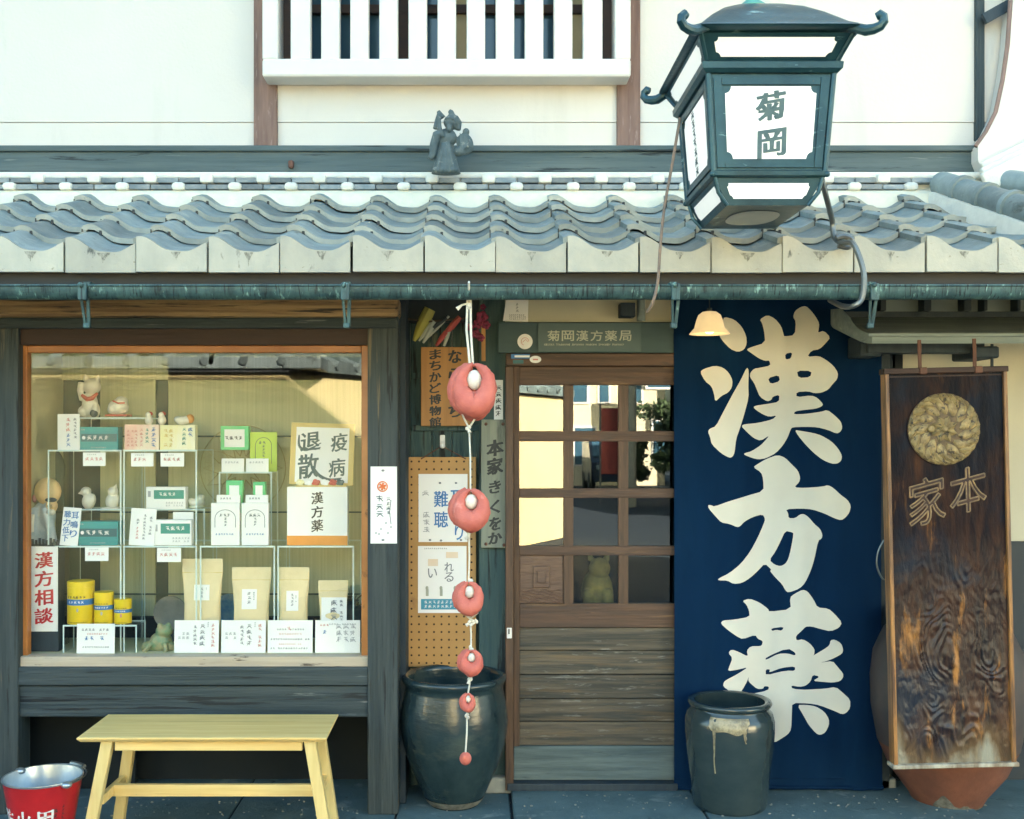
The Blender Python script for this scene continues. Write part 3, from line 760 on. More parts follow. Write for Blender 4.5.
# display case interior
b = MB(); xl, xr = x0 - .02, x1 + .02
b.box(xl - .02, xl, 5.04, 5.62, .55, 2.18); b.box(xr, xr + .02, 5.04, 5.62, .55, 2.18); b.box(xl, xr, 5.036, 5.62, 2.12, 2.16)
b.box(xl, xr, 5.6, 5.62, .6, 2.12); b.box(xl, xr, 5.036, 5.6, .66, .70)
case = b.build('display_case', M['inside'], shop)
b = MB()
for (a, c_, tw) in ((28, 57, 0), (100, 155, 1), (168, 366, 2)):
    b.box(X(a, 5.55), X(c_, 5.55), 5.55 + .004 * tw, 5.57, .705, 2.1)
b.box(X(57, 5.55), X(366, 5.55), 5.558, 5.57, Z(380, 5.55), 2.11)
b.build('backcloth', M['cloth'], case)
b = MB()
b.box(X(28, 5.545), X(363, 5.545), 5.545, 5.549, Z(437.2, 5.54), Z(435.5, 5.54)); b.box(X(100, 5.545), X(363, 5.545), 5.545, 5.549, Z(513, 5.54), Z(511.5, 5.54)); b.box(X(100, 5.545), X(363, 5.545), 5.545, 5.549, Z(595, 5.54), Z(593.5, 5.54))
b.box(X(57, 5.575), X(168, 5.575), 5.575, 5.58, .705, Z(378, 5.575))
split(b.build('backing_rail', M['clothdark'], case))
b = MB()
cc = at(243, 468, 5.543)
for k in range(14):
    a = 2 * math.pi * k / 14
    d = Vector((math.cos(a), 0, math.sin(a))); e = Vector((-d.z, 0, d.x))
    b.tube([cc + d * .06, cc + d * .12 + e * .03, cc + d * .2, cc + d * .12 - e * .03, cc + d * .06], .0022, 5)
b.tube([cc + Vector((math.cos(2 * math.pi * k / 40), 0, math.sin(2 * math.pi * k / 40))) * .215 for k in range(41)], .0022, 5)
cc = at(338, 600, 5.543)
for k in range(6):
    a = k * 1.05; d = Vector((math.cos(a), 0, math.sin(a))); b.tube([cc, cc + d * .05 + Vector((.01, 0, .01)), cc + d * .08], .003, 5)
b.build('cloth_crest', M['leafline'], case)

# ------------------------------------------------------------------ entrance bay
ED = 5.35
b = MB(); rr = random.Random(5)
xa = X(396, ED)
for wpx in (14, 22, 20, 20, 22):
    xb = xa + wpx * ED / F
    b.box(xa + .0015, xb - .0015, ED + rr.uniform(0, .006), ED + .05, 0, 2.42, .003); xa = xb
ew = b.build('entrance_planks', M['plank'], shop)
b = MB()
for py in (376, 428, 470): b.box(X(412, ED - .02), X(480, ED - .02), ED - .022, ED, Z(py + 3, ED), Z(py - 3, ED), .003)
split(b.build('batten', M['plank'], ew))
b = MB(); b.box(X(398, 5.1), X(406, 5.1), 5.08, 5.35, 0, 2.4, .004); b.build('side_jamb', M['darkblue'], shop)
b = MB(); b.box(X(479, 5.27), X(510, 5.27), 5.27, 5.4, 0, 2.4, .004); b.build('door_post', M['plank'], shop)
b = MB(); b.box(X(398, 5.3), X(512, 5.3), 5.3, 5.35, Z(322, 5.3), 2.45, .004); b.build('dark_head_beam', M['darkblue'], shop)
b = MB(); b.box(X(505, 5.27), X(674, 5.27), 5.27, 5.33, Z(322.5, 5.27), 2.5); b.build('transom_wall', M['cream_wall'], shop)
b = MB(); b.box(X(498, 5.23), X(676, 5.23), 5.23, 5.34, Z(353, 5.23), Z(322, 5.23), .004); b.build('door_header', M['header'], shop)
b = MB(); b.box(X(506, 5.215), X(674, 5.215), 5.215, 5.34, Z(366, 5.215), Z(353.4, 5.215), .004); b.build('door_lintel', M['doorx'], shop)
b = MB(); b.box(X(505.5, 5.205), X(513.5, 5.205), 5.205, 5.3, 0.02, Z(366.4, 5.205), .003); b.build('door_jamb', M['door'], shop)
dd = 5.25
door = None
def dbox(name, boxes, m, parent, bev=.003):
    b = MB()
    for (a, c_, t_, bt, y0, y1) in boxes: b.box(X(a, dd), X(c_, dd), y0, y1, Z(bt, dd), Z(t_, dd), bev)
    return b.build(name, m, parent)
XR = 722
door = dbox('sliding_door', [(513.5, 519.5, 366, 780, dd, dd + .035), (676, XR, 366, 780, dd, dd + .035)], M['door'], shop)
dbox('muntin', [(563.5, 573.5, 385, 604, dd + .003, dd + .03)], M['door'], door)
dbox('muntin', [(618.5, 628.5, 385, 604, dd + .003, dd + .03)], M['door'], door)
for (t_, bt) in ((366.5, 385), (431, 441.5), (488.5, 498), (546, 555.5), (603.6, 627.5)):
    dbox('rail', [(519.5, 676, t_, bt, dd + .001, dd + .032)], M['doorx'], door)
ys = [627.7, 651, 675, 699, 722, 746]
dbox('lower_boards', [(519.5, 676, ys[i] + .4, ys[i + 1] - .4, dd + .008 + .003 * (i % 2), dd + .03) for i in range(5)], M['planklow'], door)
dbox('foot_rail', [(513.6, XR, 746, 780, dd - .001, dd + .034)], M['raillow'], door)
rows = ((385, 431), (441.5, 488.5), (498, 546), (555.5, 603.6)); cols = ((519.5, 563.5), (573.5, 618.5), (628.5, 676))
for j, (t_, bt) in enumerate(rows):
    for i, (a, c_) in enumerate(cols):
        if j == 3 and i == 0: continue
        dbox('glass_pane', [(a - .6, c_ + .6, t_ - .6, bt + .6, dd + .014, dd + .018)], M['doorglass'], door, 0)
pn = dbox('carved_panel', [(519.5, 563.5, 555.5, 603.6, dd + .012, dd + .026)], M['relief'], door)
b = MB(); b.box(X(533, dd), X(550, dd), dd + .002, dd + .012, Z(588, dd), Z(566, dd), .006); b.box(X(537, dd), X(546, dd), dd - .004, dd + .003, Z(583, dd), Z(571, dd), .006)
for k in range(5):
    pts = [(X(521 + 4.1 * i, dd), dd + .010, Z(591 + 2.6 * k + 1.6 * math.sin(i * 1.9 + k), dd)) for i in range(11)]
    b.tube(pts, .0028, 5)
b.build('relief', M['relief'], pn)
b = MB(); b.box(X(507, dd), X(676, dd), 5.20, 5.36, .02, .055, .004); b.build('threshold', M['darkblue'], shop)
b = MB(); b.box(X(470, 5.25), X(512, 5.25), 5.22, 5.34, 0.0, Z(776, 5.25), .01); b.box(X(872, 5.3), X(893, 5.3), 5.25, 5.34, 0.0, Z(779, 5.25), .01); split(b.build('plinth_stone', M['kerbstone'], shop))
# dim room behind the door
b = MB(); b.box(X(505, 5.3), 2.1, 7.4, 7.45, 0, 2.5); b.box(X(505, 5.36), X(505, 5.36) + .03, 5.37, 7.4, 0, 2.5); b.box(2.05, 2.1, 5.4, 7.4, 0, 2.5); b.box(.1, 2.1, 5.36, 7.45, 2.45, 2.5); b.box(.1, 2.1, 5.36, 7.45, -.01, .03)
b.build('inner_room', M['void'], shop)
b = MB(); b.box(X(674, 5.4), X(895, 5.4), 5.4, 5.45, 0, 2.45); b.build('boarding_behind_cloth', M['darkblue'], shop)
# right bay
b = MB(); b.box(X(880, 5.45), 8, 5.45, 5.55, Z(541, 5.45), 2.6); b.build('right_wall', M['cream_wall'], shop)
b = MB(); b.box(X(880, 5.44), 8, 5.44, 5.55, 0, Z(541.5, 5.44)); b.build('right_skirting', M['blackpanel'], shop)
b = MB(); b.box(X(876, 5.25), X(890, 5.25), 5.25, 5.42, 0.0, 2.45, .004); b.build('right_post', M['darkblue'], shop)
b = MB(); b.box(X(838, 5.22), 8, 5.22, 5.30, Z(322, 5.2), 2.55); b.build('eave_wall', M['greywall'], shop)
b = MB()
for px, w_ in ((882, 5), (926, 7), (966, 7), (984, 3), (1017, 3)): b.box(X(px - w_ / 2, 5.17), X(px + w_ / 2, 5.17), 5.15, 5.23, Z(311, 5.17), 2.5)
b.box(X(838, 5.19), 8, 5.19, 5.23, Z(317, 5.19), Z(311.5, 5.19))
split(b.build('eave_bar', M['darkblue'], shop))
# hood over the hanging board
hd = MB(); prof = [(5.22, Z(316, 5.2)), (4.98, Z(325, 4.98)), (4.80, Z(333, 4.80)), (4.80, Z(343.5, 4.80)), (4.84, Z(343.5, 4.84)), (5.22, Z(330, 5.2))]
hd.xprism(prof, X(872, 4.8), 8)
hood = hd.build('sign_hood', M['greyboardx'], shop)
b = MB()
rings = []
for k in range(7):
    t_ = k / 6; xx = X(873, 4.8) - .05 * math.sin(t_ * math.pi / 2); dz = .085 * (1 - math.cos(t_ * math.pi / 2)); sc = 1 - .15 * t_
    rings.append([(xx, 5.22 - (5.22 - p[0]) * (1 - .35 * t_), p[1] + dz * (1 if p[0] < 5.1 else .4)) for p in prof])
b.loft(rings); b.build('hood_end', M['greyboardx'], hood, smooth=True, angle=50)
b = MB(); b.box(X(868, 4.79), 8, 4.786, 4.798, Z(336.5, 4.79), Z(333.5, 4.79), .003); b.build('hood_lip', M['greyboardx'], hood)
b = MB(); b.box(X(868, 5.0), X(985, 5.0), 5.0, 5.08, Z(353, 5.0), Z(338, 5.0), .004); b.box(X(862, 5.0), X(884, 5.0), 5.02, 5.2, Z(356, 5.0), Z(334, 5.0), .01); b.box(X(975, 4.95), X(1000, 4.95), 4.95, 5.2, Z(358, 4.95), Z(346, 4.95), .01)
b.build('hood_beam', M['darkblue'], hood)

# ------------------------------------------------------------------ across the street (seen in the glass)
gw = thing('garden_wall', 'ochre plastered garden wall with grey tile coping reflected in the shop window', 'wall', (-6, -1.65, 0))
A = Vector((-1.99, -1.5)); Bv = Vector((.51, -1.0)).normalized(); E_ = A + Bv * 7.75
nrm = Vector((-Bv.y, Bv.x)) * -1
b = MB(); b.box(-16, A.x, -1.8, -1.5, 0, 2.39)
b.build('wall', M['sun_wall'], gw)
b = MB(); a3, e3 = Vector((A.x - .14, A.y - .05, 1.2)), Vector((E_.x - .14, E_.y, 1.2))
b.bar(a3, e3, 2.39, .28, up=(Bv.y, -Bv.x, 0)) if False else None
def slab(b, p, q, thick, z0, z1, side):
    d = (q - p).normalized(); nn = Vector((d.y, -d.x)) * side * thick
    pts = [p, q, q + nn, p + nn]
    v0 = [b._v((t.x, t.y, z0)) for t in pts]; v1 = [b._v((t.x, t.y, z1)) for t in pts]
    b.bm.faces.new(v0[::-1]); b.bm.faces.new(v1)
    for i in range(4): b.bm.faces.new((v0[i], v0[(i + 1) % 4], v1[(i + 1) % 4], v1[i]))
slab(b, A, E_, .3, 0, 2.388, 1); b.build('side_wall', M['sun_wall'], gw)
b = MB(); k = -16.0
while k < A.x + .1:
    b.box(k + .004, k + .396, -1.95, -1.40, 2.42, 2.55, .01); b.tube([(k, -1.36, 2.5), (k, -1.65, 2.62)], .045, 10); k += .4
k = 0
while k < 7.7:
    p = A + Bv * k; q = A + Bv * (k + .39); off = Vector((-Bv.y, Bv.x)) * .1
    slab(b, p + off, q + off, .5, 2.42, 2.55, 1); b.tube([(p.x + off.x * 1.4, p.y + off.y * 1.4, 2.5), (p.x - off.x, p.y - off.y, 2.6)], .045, 10); k += .4
b.build('tile_coping', M['tile'], gw)
b = MB(); b.box(-16, A.x + .05, -1.84, -1.44, 2.39, 2.42); slab(b, A + Vector((.05, 0)), E_, .36, 2.389, 2.419, 1); b.build('coping_bed', M['houser'], gw)

def house(name, label, x0, x1, y0, y1, h, wm, wins, roofh=1.6):
    t_ = thing(name, label, 'house', ((x0 + x1) / 2, (y0 + y1) / 2, 0))
    b = MB(); b.box(x0, x1, y0, y1, 0, h); b.build('wall', wm, t_)
    b = MB(); ym = (y0 + y1) / 2
    b.xprism([(y1 + .6, h - .15), (ym, h + roofh), (y0 - .6, h - .15), (y0 - .6, h - .3), (ym, h + roofh - .2), (y1 + .6, h - .3)], x0 - .5, x1 + .5); b.build('roof', M['houser'], t_)
    for (wx, wz, ww, wh) in wins:
        b = MB(); b.box(wx, wx + ww, y1 - .05, y1 + .06, wz, wz + wh, .02); f = b.build('window', M['lattice'], t_)
        b = MB(); b.box(wx + .08, wx + ww - .08, y1 + .061, y1 + .07, wz + .08, wz + wh - .08); b.build('pane', M['upglass'], f)
    return t_
house('street_house', 'cream two storey house at the far end of the reflected side street', 8.2, 14, -34, -27, 5.6, M['housewall'], [(5.8, 3.4, 1.2, 1.1), (7.8, 3.4, 1.2, 1.1), (6, .9, 1.4, 1.5)])
house('street_house', 'dark brown boarded house beside the reflected side street', 5.6, 11, -20, -13, 4.4, M['houseb'], [(6.3, 2.9, 1.2, .9), (6.6, .8, 1.6, 1.4)])
house('street_house', 'pale house closing the view down the reflected side street', 3.0, 7.0, -38, -30, 5.0, M['housewall'], [(3.5, 3.0, .7, 1.1), (4.5, 3.0, .5, 1.1), (5.4, 3.0, .8, 1.1), (3.6, .7, .9, 1.5), (5.2, 1.0, .8, .9)])
house('street_house', 'cream rendered house right of the street corner opposite the shop', 8.5, 16, -12.5, -5.5, 5.0, M['housewall'], [(9.5, 3.2, 1.4, 1.1), (12.6, 3.2, 1.4, 1.1), (10, .9, 1.6, 1.5)])
def tree(x, y, h, r, label, seed):
    rd = random.Random(seed)
    t_ = thing('garden_tree', label, 'tree', (x, y, 0))
    b = MB(); b.tube([(x, y, 0), (x + .05, y, h * .4), (x - .04, y + .05, h * .8)], [.12, .09, .04], 8)
    for k in range(5):
        a = k * 1.3; b.tube([(x, y, h * .45 + .1 * k), (x + math.cos(a) * r * .6, y + math.sin(a) * r * .6, h * .62 + .12 * k)], [.05, .015], 6)
    b.build('trunk', M['bark'], t_, smooth=True)
    b = MB(); cl = [(Vector((x + rd.gauss(0, r * .45), y + rd.gauss(0, r * .45), h * .72 + rd.gauss(0, r * .38))), rd.uniform(.3, .6) * r) for _ in range(14)]
    for c_, q in cl:
        for _ in range(110):
            d = Vector((rd.gauss(0, 1), rd.gauss(0, 1), rd.gauss(0, 1))).normalized() * q * rd.uniform(.5, 1.05)
            p = c_ + d; u = Vector((rd.gauss(0, 1), rd.gauss(0, 1), rd.gauss(0, 1))).normalized() * .09; w = u.cross(Vector((rd.gauss(0, 1), rd.gauss(0, 1), rd.gauss(0, 1)))).normalized() * .05
            b.face([p - u, p + w, p + u, p - w])
    b.build('crown', M['leaf'], t_)
tree(4.15, -19.0, 1.5, .55, 'low shrub by the middle of the reflected side street', 14)
tree(4.9, -15.5, 1.9, .6, 'rounded shrub standing nearer in the reflected side street', 15)
t_ = thing('shop_banner', 'dull red upright banner on a pole down the reflected side street', 'banner', (3.25, -18.0, 0))
b = MB(); b.tube([(3.25, -18, 0), (3.25, -18, 2.6)], .025, 8); b.build('pole', M['wire'], t_)
b = MB(); b.box(3.28, 3.72, -18.01, -17.99, .8, 2.5); b.build('banner_cloth', M['redcloth'], t_)
tree(-.4, -8.5, 4.2, 1.3, 'leafy tree behind the garden wall corner in the reflection', 4)
tree(-5.5, -5.0, 3.6, 1.2, 'bushy tree standing behind the front garden wall', 8)
tree(6.3, -24.5, 3.2, .8, 'small tree by the far road in the door reflection', 6)
t_ = thing('utility_pole', 'grey utility pole beside the reflected side street', 'pole', (3.9, -17, 0))
b = MB(); b.tube([(3.9, -17, 0), (3.9, -17, 8)], [.15, .11], 14); b.build('pole', M['kerbstone'], t_, smooth=True)
b = MB(); b.box(3.2, 4.6, -17.05, -16.95, 7.2, 7.3); b.build('cross_arm', M['wire'], t_)
# parked van far down the street
VX0, VY0 = 4.5, -27.0
t_ = thing('parked_van', 'small dark van parked down the reflected side street', 'van', (VX0, VY0, 0))
b = MB(); b.xprism([(VY0 + p, q) for p, q in ((1.6, .3), (1.65, .95), (1.2, 1.1), (.7, 1.75), (-1.5, 1.8), (-1.65, .3))], VX0 - .7, VX0 + .7); b.build('body', M['carpaint'], t_)
b = MB(); b.xprism([(VY0 + p, q) for p, q in ((1.17, 1.14), (.74, 1.68), (.76, 1.69), (1.2, 1.15))], VX0 - .6, VX0 + .6); b.build('windscreen', M['upglass'], t_)
for yy in (.9, -1.0):
    for xx in (-.72, .52):
        b = MB(); b.tube([(VX0 + xx, VY0 + yy, .3), (VX0 + xx + .2, VY0 + yy, .3)], .3, 20); b.build('wheel', M['tyre'], t_)
for xx in (-.55, .39):
    b = MB(); b.box(VX0 + xx, VX0 + xx + .16, VY0 + 1.64, VY0 + 1.67, .72, .86, .02); b.build('headlight', M['greyboardx'], t_)
# ------------------------------------------------------------------ the navy curtain with 漢方薬
K1 = [[(165,100),(215,112),(250,145),(272,190),(275,230),(262,258),(232,270),(195,255),(160,220),(140,190),(150,150),(158,120)],
 [(52,365),(70,350),(120,335),(160,345),(188,370),(206,405),(203,440),(185,465),(150,482),(122,510),(116,470),(105,435),(75,410)],
 [(275,342),(285,360),(282,430),(284,490),(262,570),(240,640),(222,690),(215,755),(205,775),(190,780),(150,758),(105,715),(98,680),(88,655),(95,640),(125,628),(160,560),(205,475),(245,405)],
 [(338,112),(375,90),(410,108),(440,145),(452,185),(455,195),(510,187),(515,120),(500,100),(510,70),(540,50),(565,45),(590,70),(612,100),(628,130),(625,160),(622,175),(650,165),(682,198),(660,225),(630,255),(590,262),(570,292),(625,287),(660,305),(695,335),(716,370),(712,400),(690,425),(672,450),(640,465),(605,468),(575,458),(518,462),(518,487),(590,478),(620,490),(648,520),(640,532),(610,543),(560,548),(510,555),(505,570),(560,568),(635,558),(668,548),(700,575),(728,605),(735,635),(725,655),(708,663),(670,645),(620,632),(560,630),(500,632),(490,640),(475,680),(450,720),(415,758),(370,782),(335,788),(300,780),(262,765),(262,758),(300,748),(345,720),(372,690),(385,672),(345,698),(310,685),(275,655),(248,628),(260,618),(330,612),(400,595),(420,575),(385,582),(355,570),(320,548),(308,535),(320,528),(375,520),(430,510),(432,475),(400,485),(395,500),(375,508),(340,485),(325,450),(312,420),(290,390),(292,370),(310,350),(340,345),(390,335),(385,310),(365,312),(335,300),(290,270),(274,258),(290,248),(365,225),(360,170),(350,130)],
 [(460,278),(497,270),(490,300),(462,306)],[(378,395),(428,380),(435,410),(390,424)],[(520,358),(592,360),(585,390),(528,394)],
 [(510,645),(540,650),(600,660),(640,672),(685,700),(715,735),(733,770),(728,795),(710,808),(685,808),(645,790),(600,755),(560,715),(525,672)]]
K2 = [[(275,88),(300,72),(345,45),(400,25),(440,40),(475,75),(505,105),(517,140),(512,165),(485,192),(540,195),(635,188),(660,180),(685,195),(720,230),(755,255),(773,285),(765,320),(745,345),(722,360),(690,350),(640,325),(580,305),(520,300),(443,304),(455,325),(457,350),(490,350),(515,330),(535,328),(560,345),(590,380),(620,405),(632,435),(628,455),(610,465),(590,560),(570,620),(540,680),(510,710),(455,732),(440,720),(425,690),(390,655),(360,620),(370,615),(335,582),(300,620),(260,655),(215,680),(170,685),(140,668),(95,668),(93,660),(150,630),(210,580),(260,520),(300,450),(328,385),(338,355),(325,330),(270,345),(225,368),(205,390),(190,395),(150,378),(110,372),(80,340),(45,300),(42,282),(55,282),(75,290),(150,262),(240,235),(330,212),(328,150),(318,115)],
 [(440,415),(475,422),(482,430),(468,510),(455,560),(440,585),(415,597),(385,588),(358,565),(390,520),(415,470)]]
K3 = [[(203,100),(240,90),(290,110),(330,140),(337,155),(440,143),(435,85),(460,65),(495,47),(520,55),(550,95),(570,135),(620,138),(650,165),(684,205),(670,230),(630,248),(585,238),(540,225),(510,225),(490,245),(462,270),(465,292),(495,285),(530,305),(555,335),(553,360),(545,368),(600,335),(625,315),(630,290),(650,287),(680,305),(690,335),(685,355),(650,375),(610,392),(578,400),(640,390),(660,415),(690,450),(690,470),(675,488),(640,495),(595,492),(545,488),(580,467),(545,458),(535,490),(510,510),(480,515),(440,508),(445,525),(520,530),(600,525),(655,515),(690,545),(722,575),(722,615),(705,640),(685,648),(650,632),(580,605),(520,595),(445,592),(443,640),(440,720),(425,745),(390,770),(365,785),(350,775),(345,700),(335,600),(250,595),(180,575),(175,568),(240,550),(330,533),(335,515),(310,512),(305,525),(275,525),(245,500),(232,485),(235,465),(228,485),(205,525),(180,555),(150,540),(110,512),(115,490),(130,478),(190,445),(232,420),(180,430),(133,438),(140,415),(155,375),(135,350),(150,333),(185,345),(232,370),(225,340),(245,320),(290,320),(300,315),(305,295),(280,285),(268,265),(205,285),(175,270),(130,238),(100,210),(110,195),(160,190),(240,178),(238,150),(225,120)],
 [(345,235),(408,227),(398,247),(370,242),(350,248)],[(318,375),(425,330),(460,350),(460,365),(425,355),(380,358),(318,388)],
 [(318,432),(340,432),(335,448),(400,425),(458,416),(458,438),(420,438),(318,462)],
 [(468,602),(510,602),(560,610),(600,635),(622,670),(622,700),(605,735),(580,748),(560,740),(525,700),(500,655)]]
ND = 5.20
def ncy(x, z): return ND + .006 * math.sin(x * 9 + .9 * math.sin(z * 1.7)) + .0045 * math.sin(x * 23 + z * 1.3) + .003 * math.sin(x * 41 - z * 2.1) + .03 * max(0, (1.7 - z)) * -.25 + .012
nor = MB()
nx0, nx1, nz0, nz1 = X(674.5, ND), X(882, ND), .026, 2.36
nx, nz = 60, 70
gridf, gridb = [], []
for j in range(nz + 1):
    z = nz0 + (nz1 - nz0) * j / nz
    gridf.append([nor._v((nx0 + (nx1 - nx0) * i / nx, ncy(nx0 + (nx1 - nx0) * i / nx, z), z)) for i in range(nx + 1)])
    gridb.append([nor._v((nx0 + (nx1 - nx0) * i / nx, ncy(nx0 + (nx1 - nx0) * i / nx, z) + .003, z)) for i in range(nx + 1)])
for j in range(nz):
    for i in range(nx):
        nor.bm.faces.new((gridf[j][i], gridf[j][i + 1], gridf[j + 1][i + 1], gridf[j + 1][i])); nor.bm.faces.new((gridb[j][i + 1], gridb[j][i], gridb[j + 1][i], gridb[j + 1][i + 1]))
    for (i, a, c_) in ((0, gridb, gridf), (nx, gridf, gridb)): nor.bm.faces.new((a[j][i], c_[j][i], c_[j + 1][i], a[j + 1][i]))
for i in range(nx): nor.bm.faces.new((gridb[0][i], gridb[0][i + 1], gridf[0][i + 1], gridf[0][i]))
noren = nor.build('shop_curtain', M['noren'], smooth=True, angle=60)
tag(noren, 'long navy cloth curtain with three huge cream brush characters', 'curtain')
b = MB()
for loops, ox, oy, sc in ((K1, 690, 296, 4.818), (K2, 700, 450, 5.119), (K3, 700, 580, 4.818)):
    lw_ = [[(X(ox + p / sc, ND), Z(oy + q / sc, ND)) for p, q in lp] for lp in loops]
    vv, ff = outline_mesh(lw_, .22)
    t = bmesh.new(); tv = [t.verts.new((p, 0, q)) for p, q in vv]
    for f in ff:
        try: t.faces.new([tv[i] for i in f])
        except ValueError: pass
    for axis, lo_v, hi_v in ((0, nx0, nx1), (2, 0, 2.5)):
        s_ = lo_v
        while s_ < hi_v:
            co = [0, 0, 0]; no = [0, 0, 0]; co[axis] = s_; no[axis] = 1
            bmesh.ops.bisect_plane(t, geom=list(t.verts) + list(t.edges) + list(t.faces), plane_co=co, plane_no=no); s_ += .03
    for v in t.verts: v.co.y = ncy(v.co.x, v.co.z) - .0022
    b._merge(t, Matrix.Identity(4))
b.build('brush_characters', M['cream'], noren, smooth=True)
b = MB(); b.tube([(nx0 - .02, ncy(nx0, nz0) + .002, nz0 + .012), (nx1 + .004, ncy(nx1, nz0) + .002, nz0 + .012)], .008, 8)
b.box(nx0, nx1, ncy(nx0, .06) - .0012 - .006, ncy(nx0, .06) + .004, nz0 + .05, nz0 + .054)
b.build('hem_rod', M['noren'], noren)
b = MB(); b.tube([(nx0 - .04, ND + .02, 2.37), (nx1 + .04, ND + .02, 2.37)], .014, 10); b.build('hanging_rod', M['bark'], noren)

# lamp in front of it
lp = at(709.5, 324, 5.08)
lampt = thing('hanging_lamp', 'small bell shaped lit lamp hanging before the navy curtain', 'lamp', lp)
sc_ = 5.08 / F
b = MB(); b.lathe([(20 * sc_, -10 * sc_), (19 * sc_, -8.5 * sc_), (15 * sc_, -4 * sc_), (13 * sc_, 4 * sc_), (11 * sc_, 9 * sc_), (7 * sc_, 12 * sc_), (1.5 * sc_, 13 * sc_), (1.5 * sc_, 12 * sc_), (6 * sc_, 10.5 * sc_), (10 * sc_, 7.5 * sc_), (12 * sc_, 3 * sc_), (14 * sc_, -4 * sc_), (18.2 * sc_, -9 * sc_)], lp, 36)
b.build('lamp_shade', M['shade'], lampt, smooth=True)
b = MB(); b.ell(lp + Vector((0, 0, -2 * sc_)), (7 * sc_, 7 * sc_, 8 * sc_)); b.build('bulb', mat('lit_bulb', (.9, .8, .6), emit=((1, .72, .38), .5)), lampt, smooth=True)
b = MB(); b.tube([lp + Vector((0, 0, 12 * sc_)), lp + Vector((0, .01, .3))], .003, 6); b.tube([lp + Vector((0, 0, 12 * sc_)), lp + Vector((0, 0, 16 * sc_))], .012, 10); b.build('cord', M['darkblue'], lampt)

# ------------------------------------------------------------------ iron lantern
LX, LD = .985, 3.91
lan = thing('hanging_lantern', 'big blue green metal shop lantern with white panels and brushed characters', 'lantern', (LX, LD, 2.47))
def ring4(w, d, z): return [(LX - w, LD - d, z), (LX + w, LD - d, z), (LX + w, LD + d, z), (LX - w, LD + d, z)]
def fpt(k, lv0, lv1, u, v, n=0.0):
    """point on tapered face k (0 front 1 right 2 back 3 left), u -1..1, v 0 top..1 bottom, n outwards"""
    w = lv0[0] + (lv1[0] - lv0[0]) * v; d = lv0[1] + (lv1[1] - lv0[1]) * v; z = lv0[2] + (lv1[2] - lv0[2]) * v
    if k == 0: return (LX + u * w, LD - d - n, z)
    if k == 1: return (LX + w + n, LD + u * d, z)
    if k == 2: return (LX - u * w, LD + d + n, z)
    return (LX - w - n, LD - u * d, z)
ZE, ZL, ZB, ZC, ZD = 3.008, 2.935, 2.903, 2.575, 2.470
E0, E1 = (.250, .325, ZE), (.216, .262, ZL)
B0, B1 = (.209, .250, ZB), (.186, .226, ZC)
C0, C1 = (.181, .222, ZC - .012), (.136, .205, ZD)
b = MB()
b.loft([ring4(*B1), ring4(*B0)])
b.build('lantern_body', M['lantern'], lan)
b = MB(); b.loft([ring4(*C1), ring4(*C0)]); b.build('lantern_foot', M['lantern'], lan)
b = MB(); b.loft([ring4(*E1), ring4(*E0)]); b.build('lantern_collar', M['lantern'], lan)
b = MB(); b.loft([ring4(.219, .262, ZB - .004), ring4(.232, .274, ZB + .008), ring4(.234, .276, ZL - .004), ring4(.222, .266, ZL + .003)]); b.loft([ring4(.186, .226, ZC - .016), ring4(.194, .236, ZC - .010), ring4(.196, .238, ZC + .004), ring4(.190, .230, ZC + .008)])
split(b.build('ledge', M['lantern'], lan))
# frames proud of the body: corner posts and rails
b = MB()
def strip(k, l0, l1, u0, u1, v0, v1, n0, n1):
    a = [fpt(k, l0, l1, u0, v0, n1), fpt(k, l0, l1, u1, v0, n1), fpt(k, l0, l1, u1, v1, n1), fpt(k, l0, l1, u0, v1, n1)]
    c_ = [fpt(k, l0, l1, u0, v0, n0), fpt(k, l0, l1, u1, v0, n0), fpt(k, l0, l1, u1, v1, n0), fpt(k, l0, l1, u0, v1, n0)]
    b.loft([c_, a])
for k in range(4):
    strip(k, B0, B1, -.93, -.80, .05, .95, -.01, .007); strip(k, B0, B1, .80, .93, .05, .95, -.01, .007)
    strip(k, B0, B1, -.79, .79, .06, .125, -.01, .007); strip(k, B0, B1, -.79, .79, .905, .95, -.01, .007)
for sx in (-1, 1):
    for sy in (-1, 1):
        b.tube([(LX + sx * B0[0], LD + sy * B0[1], ZB), (LX + sx * B1[0], LD + sy * B1[1], ZC)], .010, 8)
        b.tube([(LX + sx * C0[0], LD + sy * C0[1], C0[2]), (LX + sx * (C0[0] * .45 + C1[0] * .55 + .012), LD + sy * (C0[1] * .45 + C1[1] * .55 + .004), C0[2] * .45 + C1[2] * .55), (LX + sx * C1[0], LD + sy * C1[1], ZD)], .007, 8)
        b.tube([(LX + sx * E0[0], LD + sy * E0[1], ZE), (LX + sx * E1[0], LD + sy * E1[1], ZL)], .008, 8)
        b.ell((LX + sx * (B1[0] + .006), LD + sy * (B1[1] + .006), ZC - .006), (.010, .010, .010), 10)
b.build('lantern_frame', M['lantern'], lan, smooth=True, angle=40)
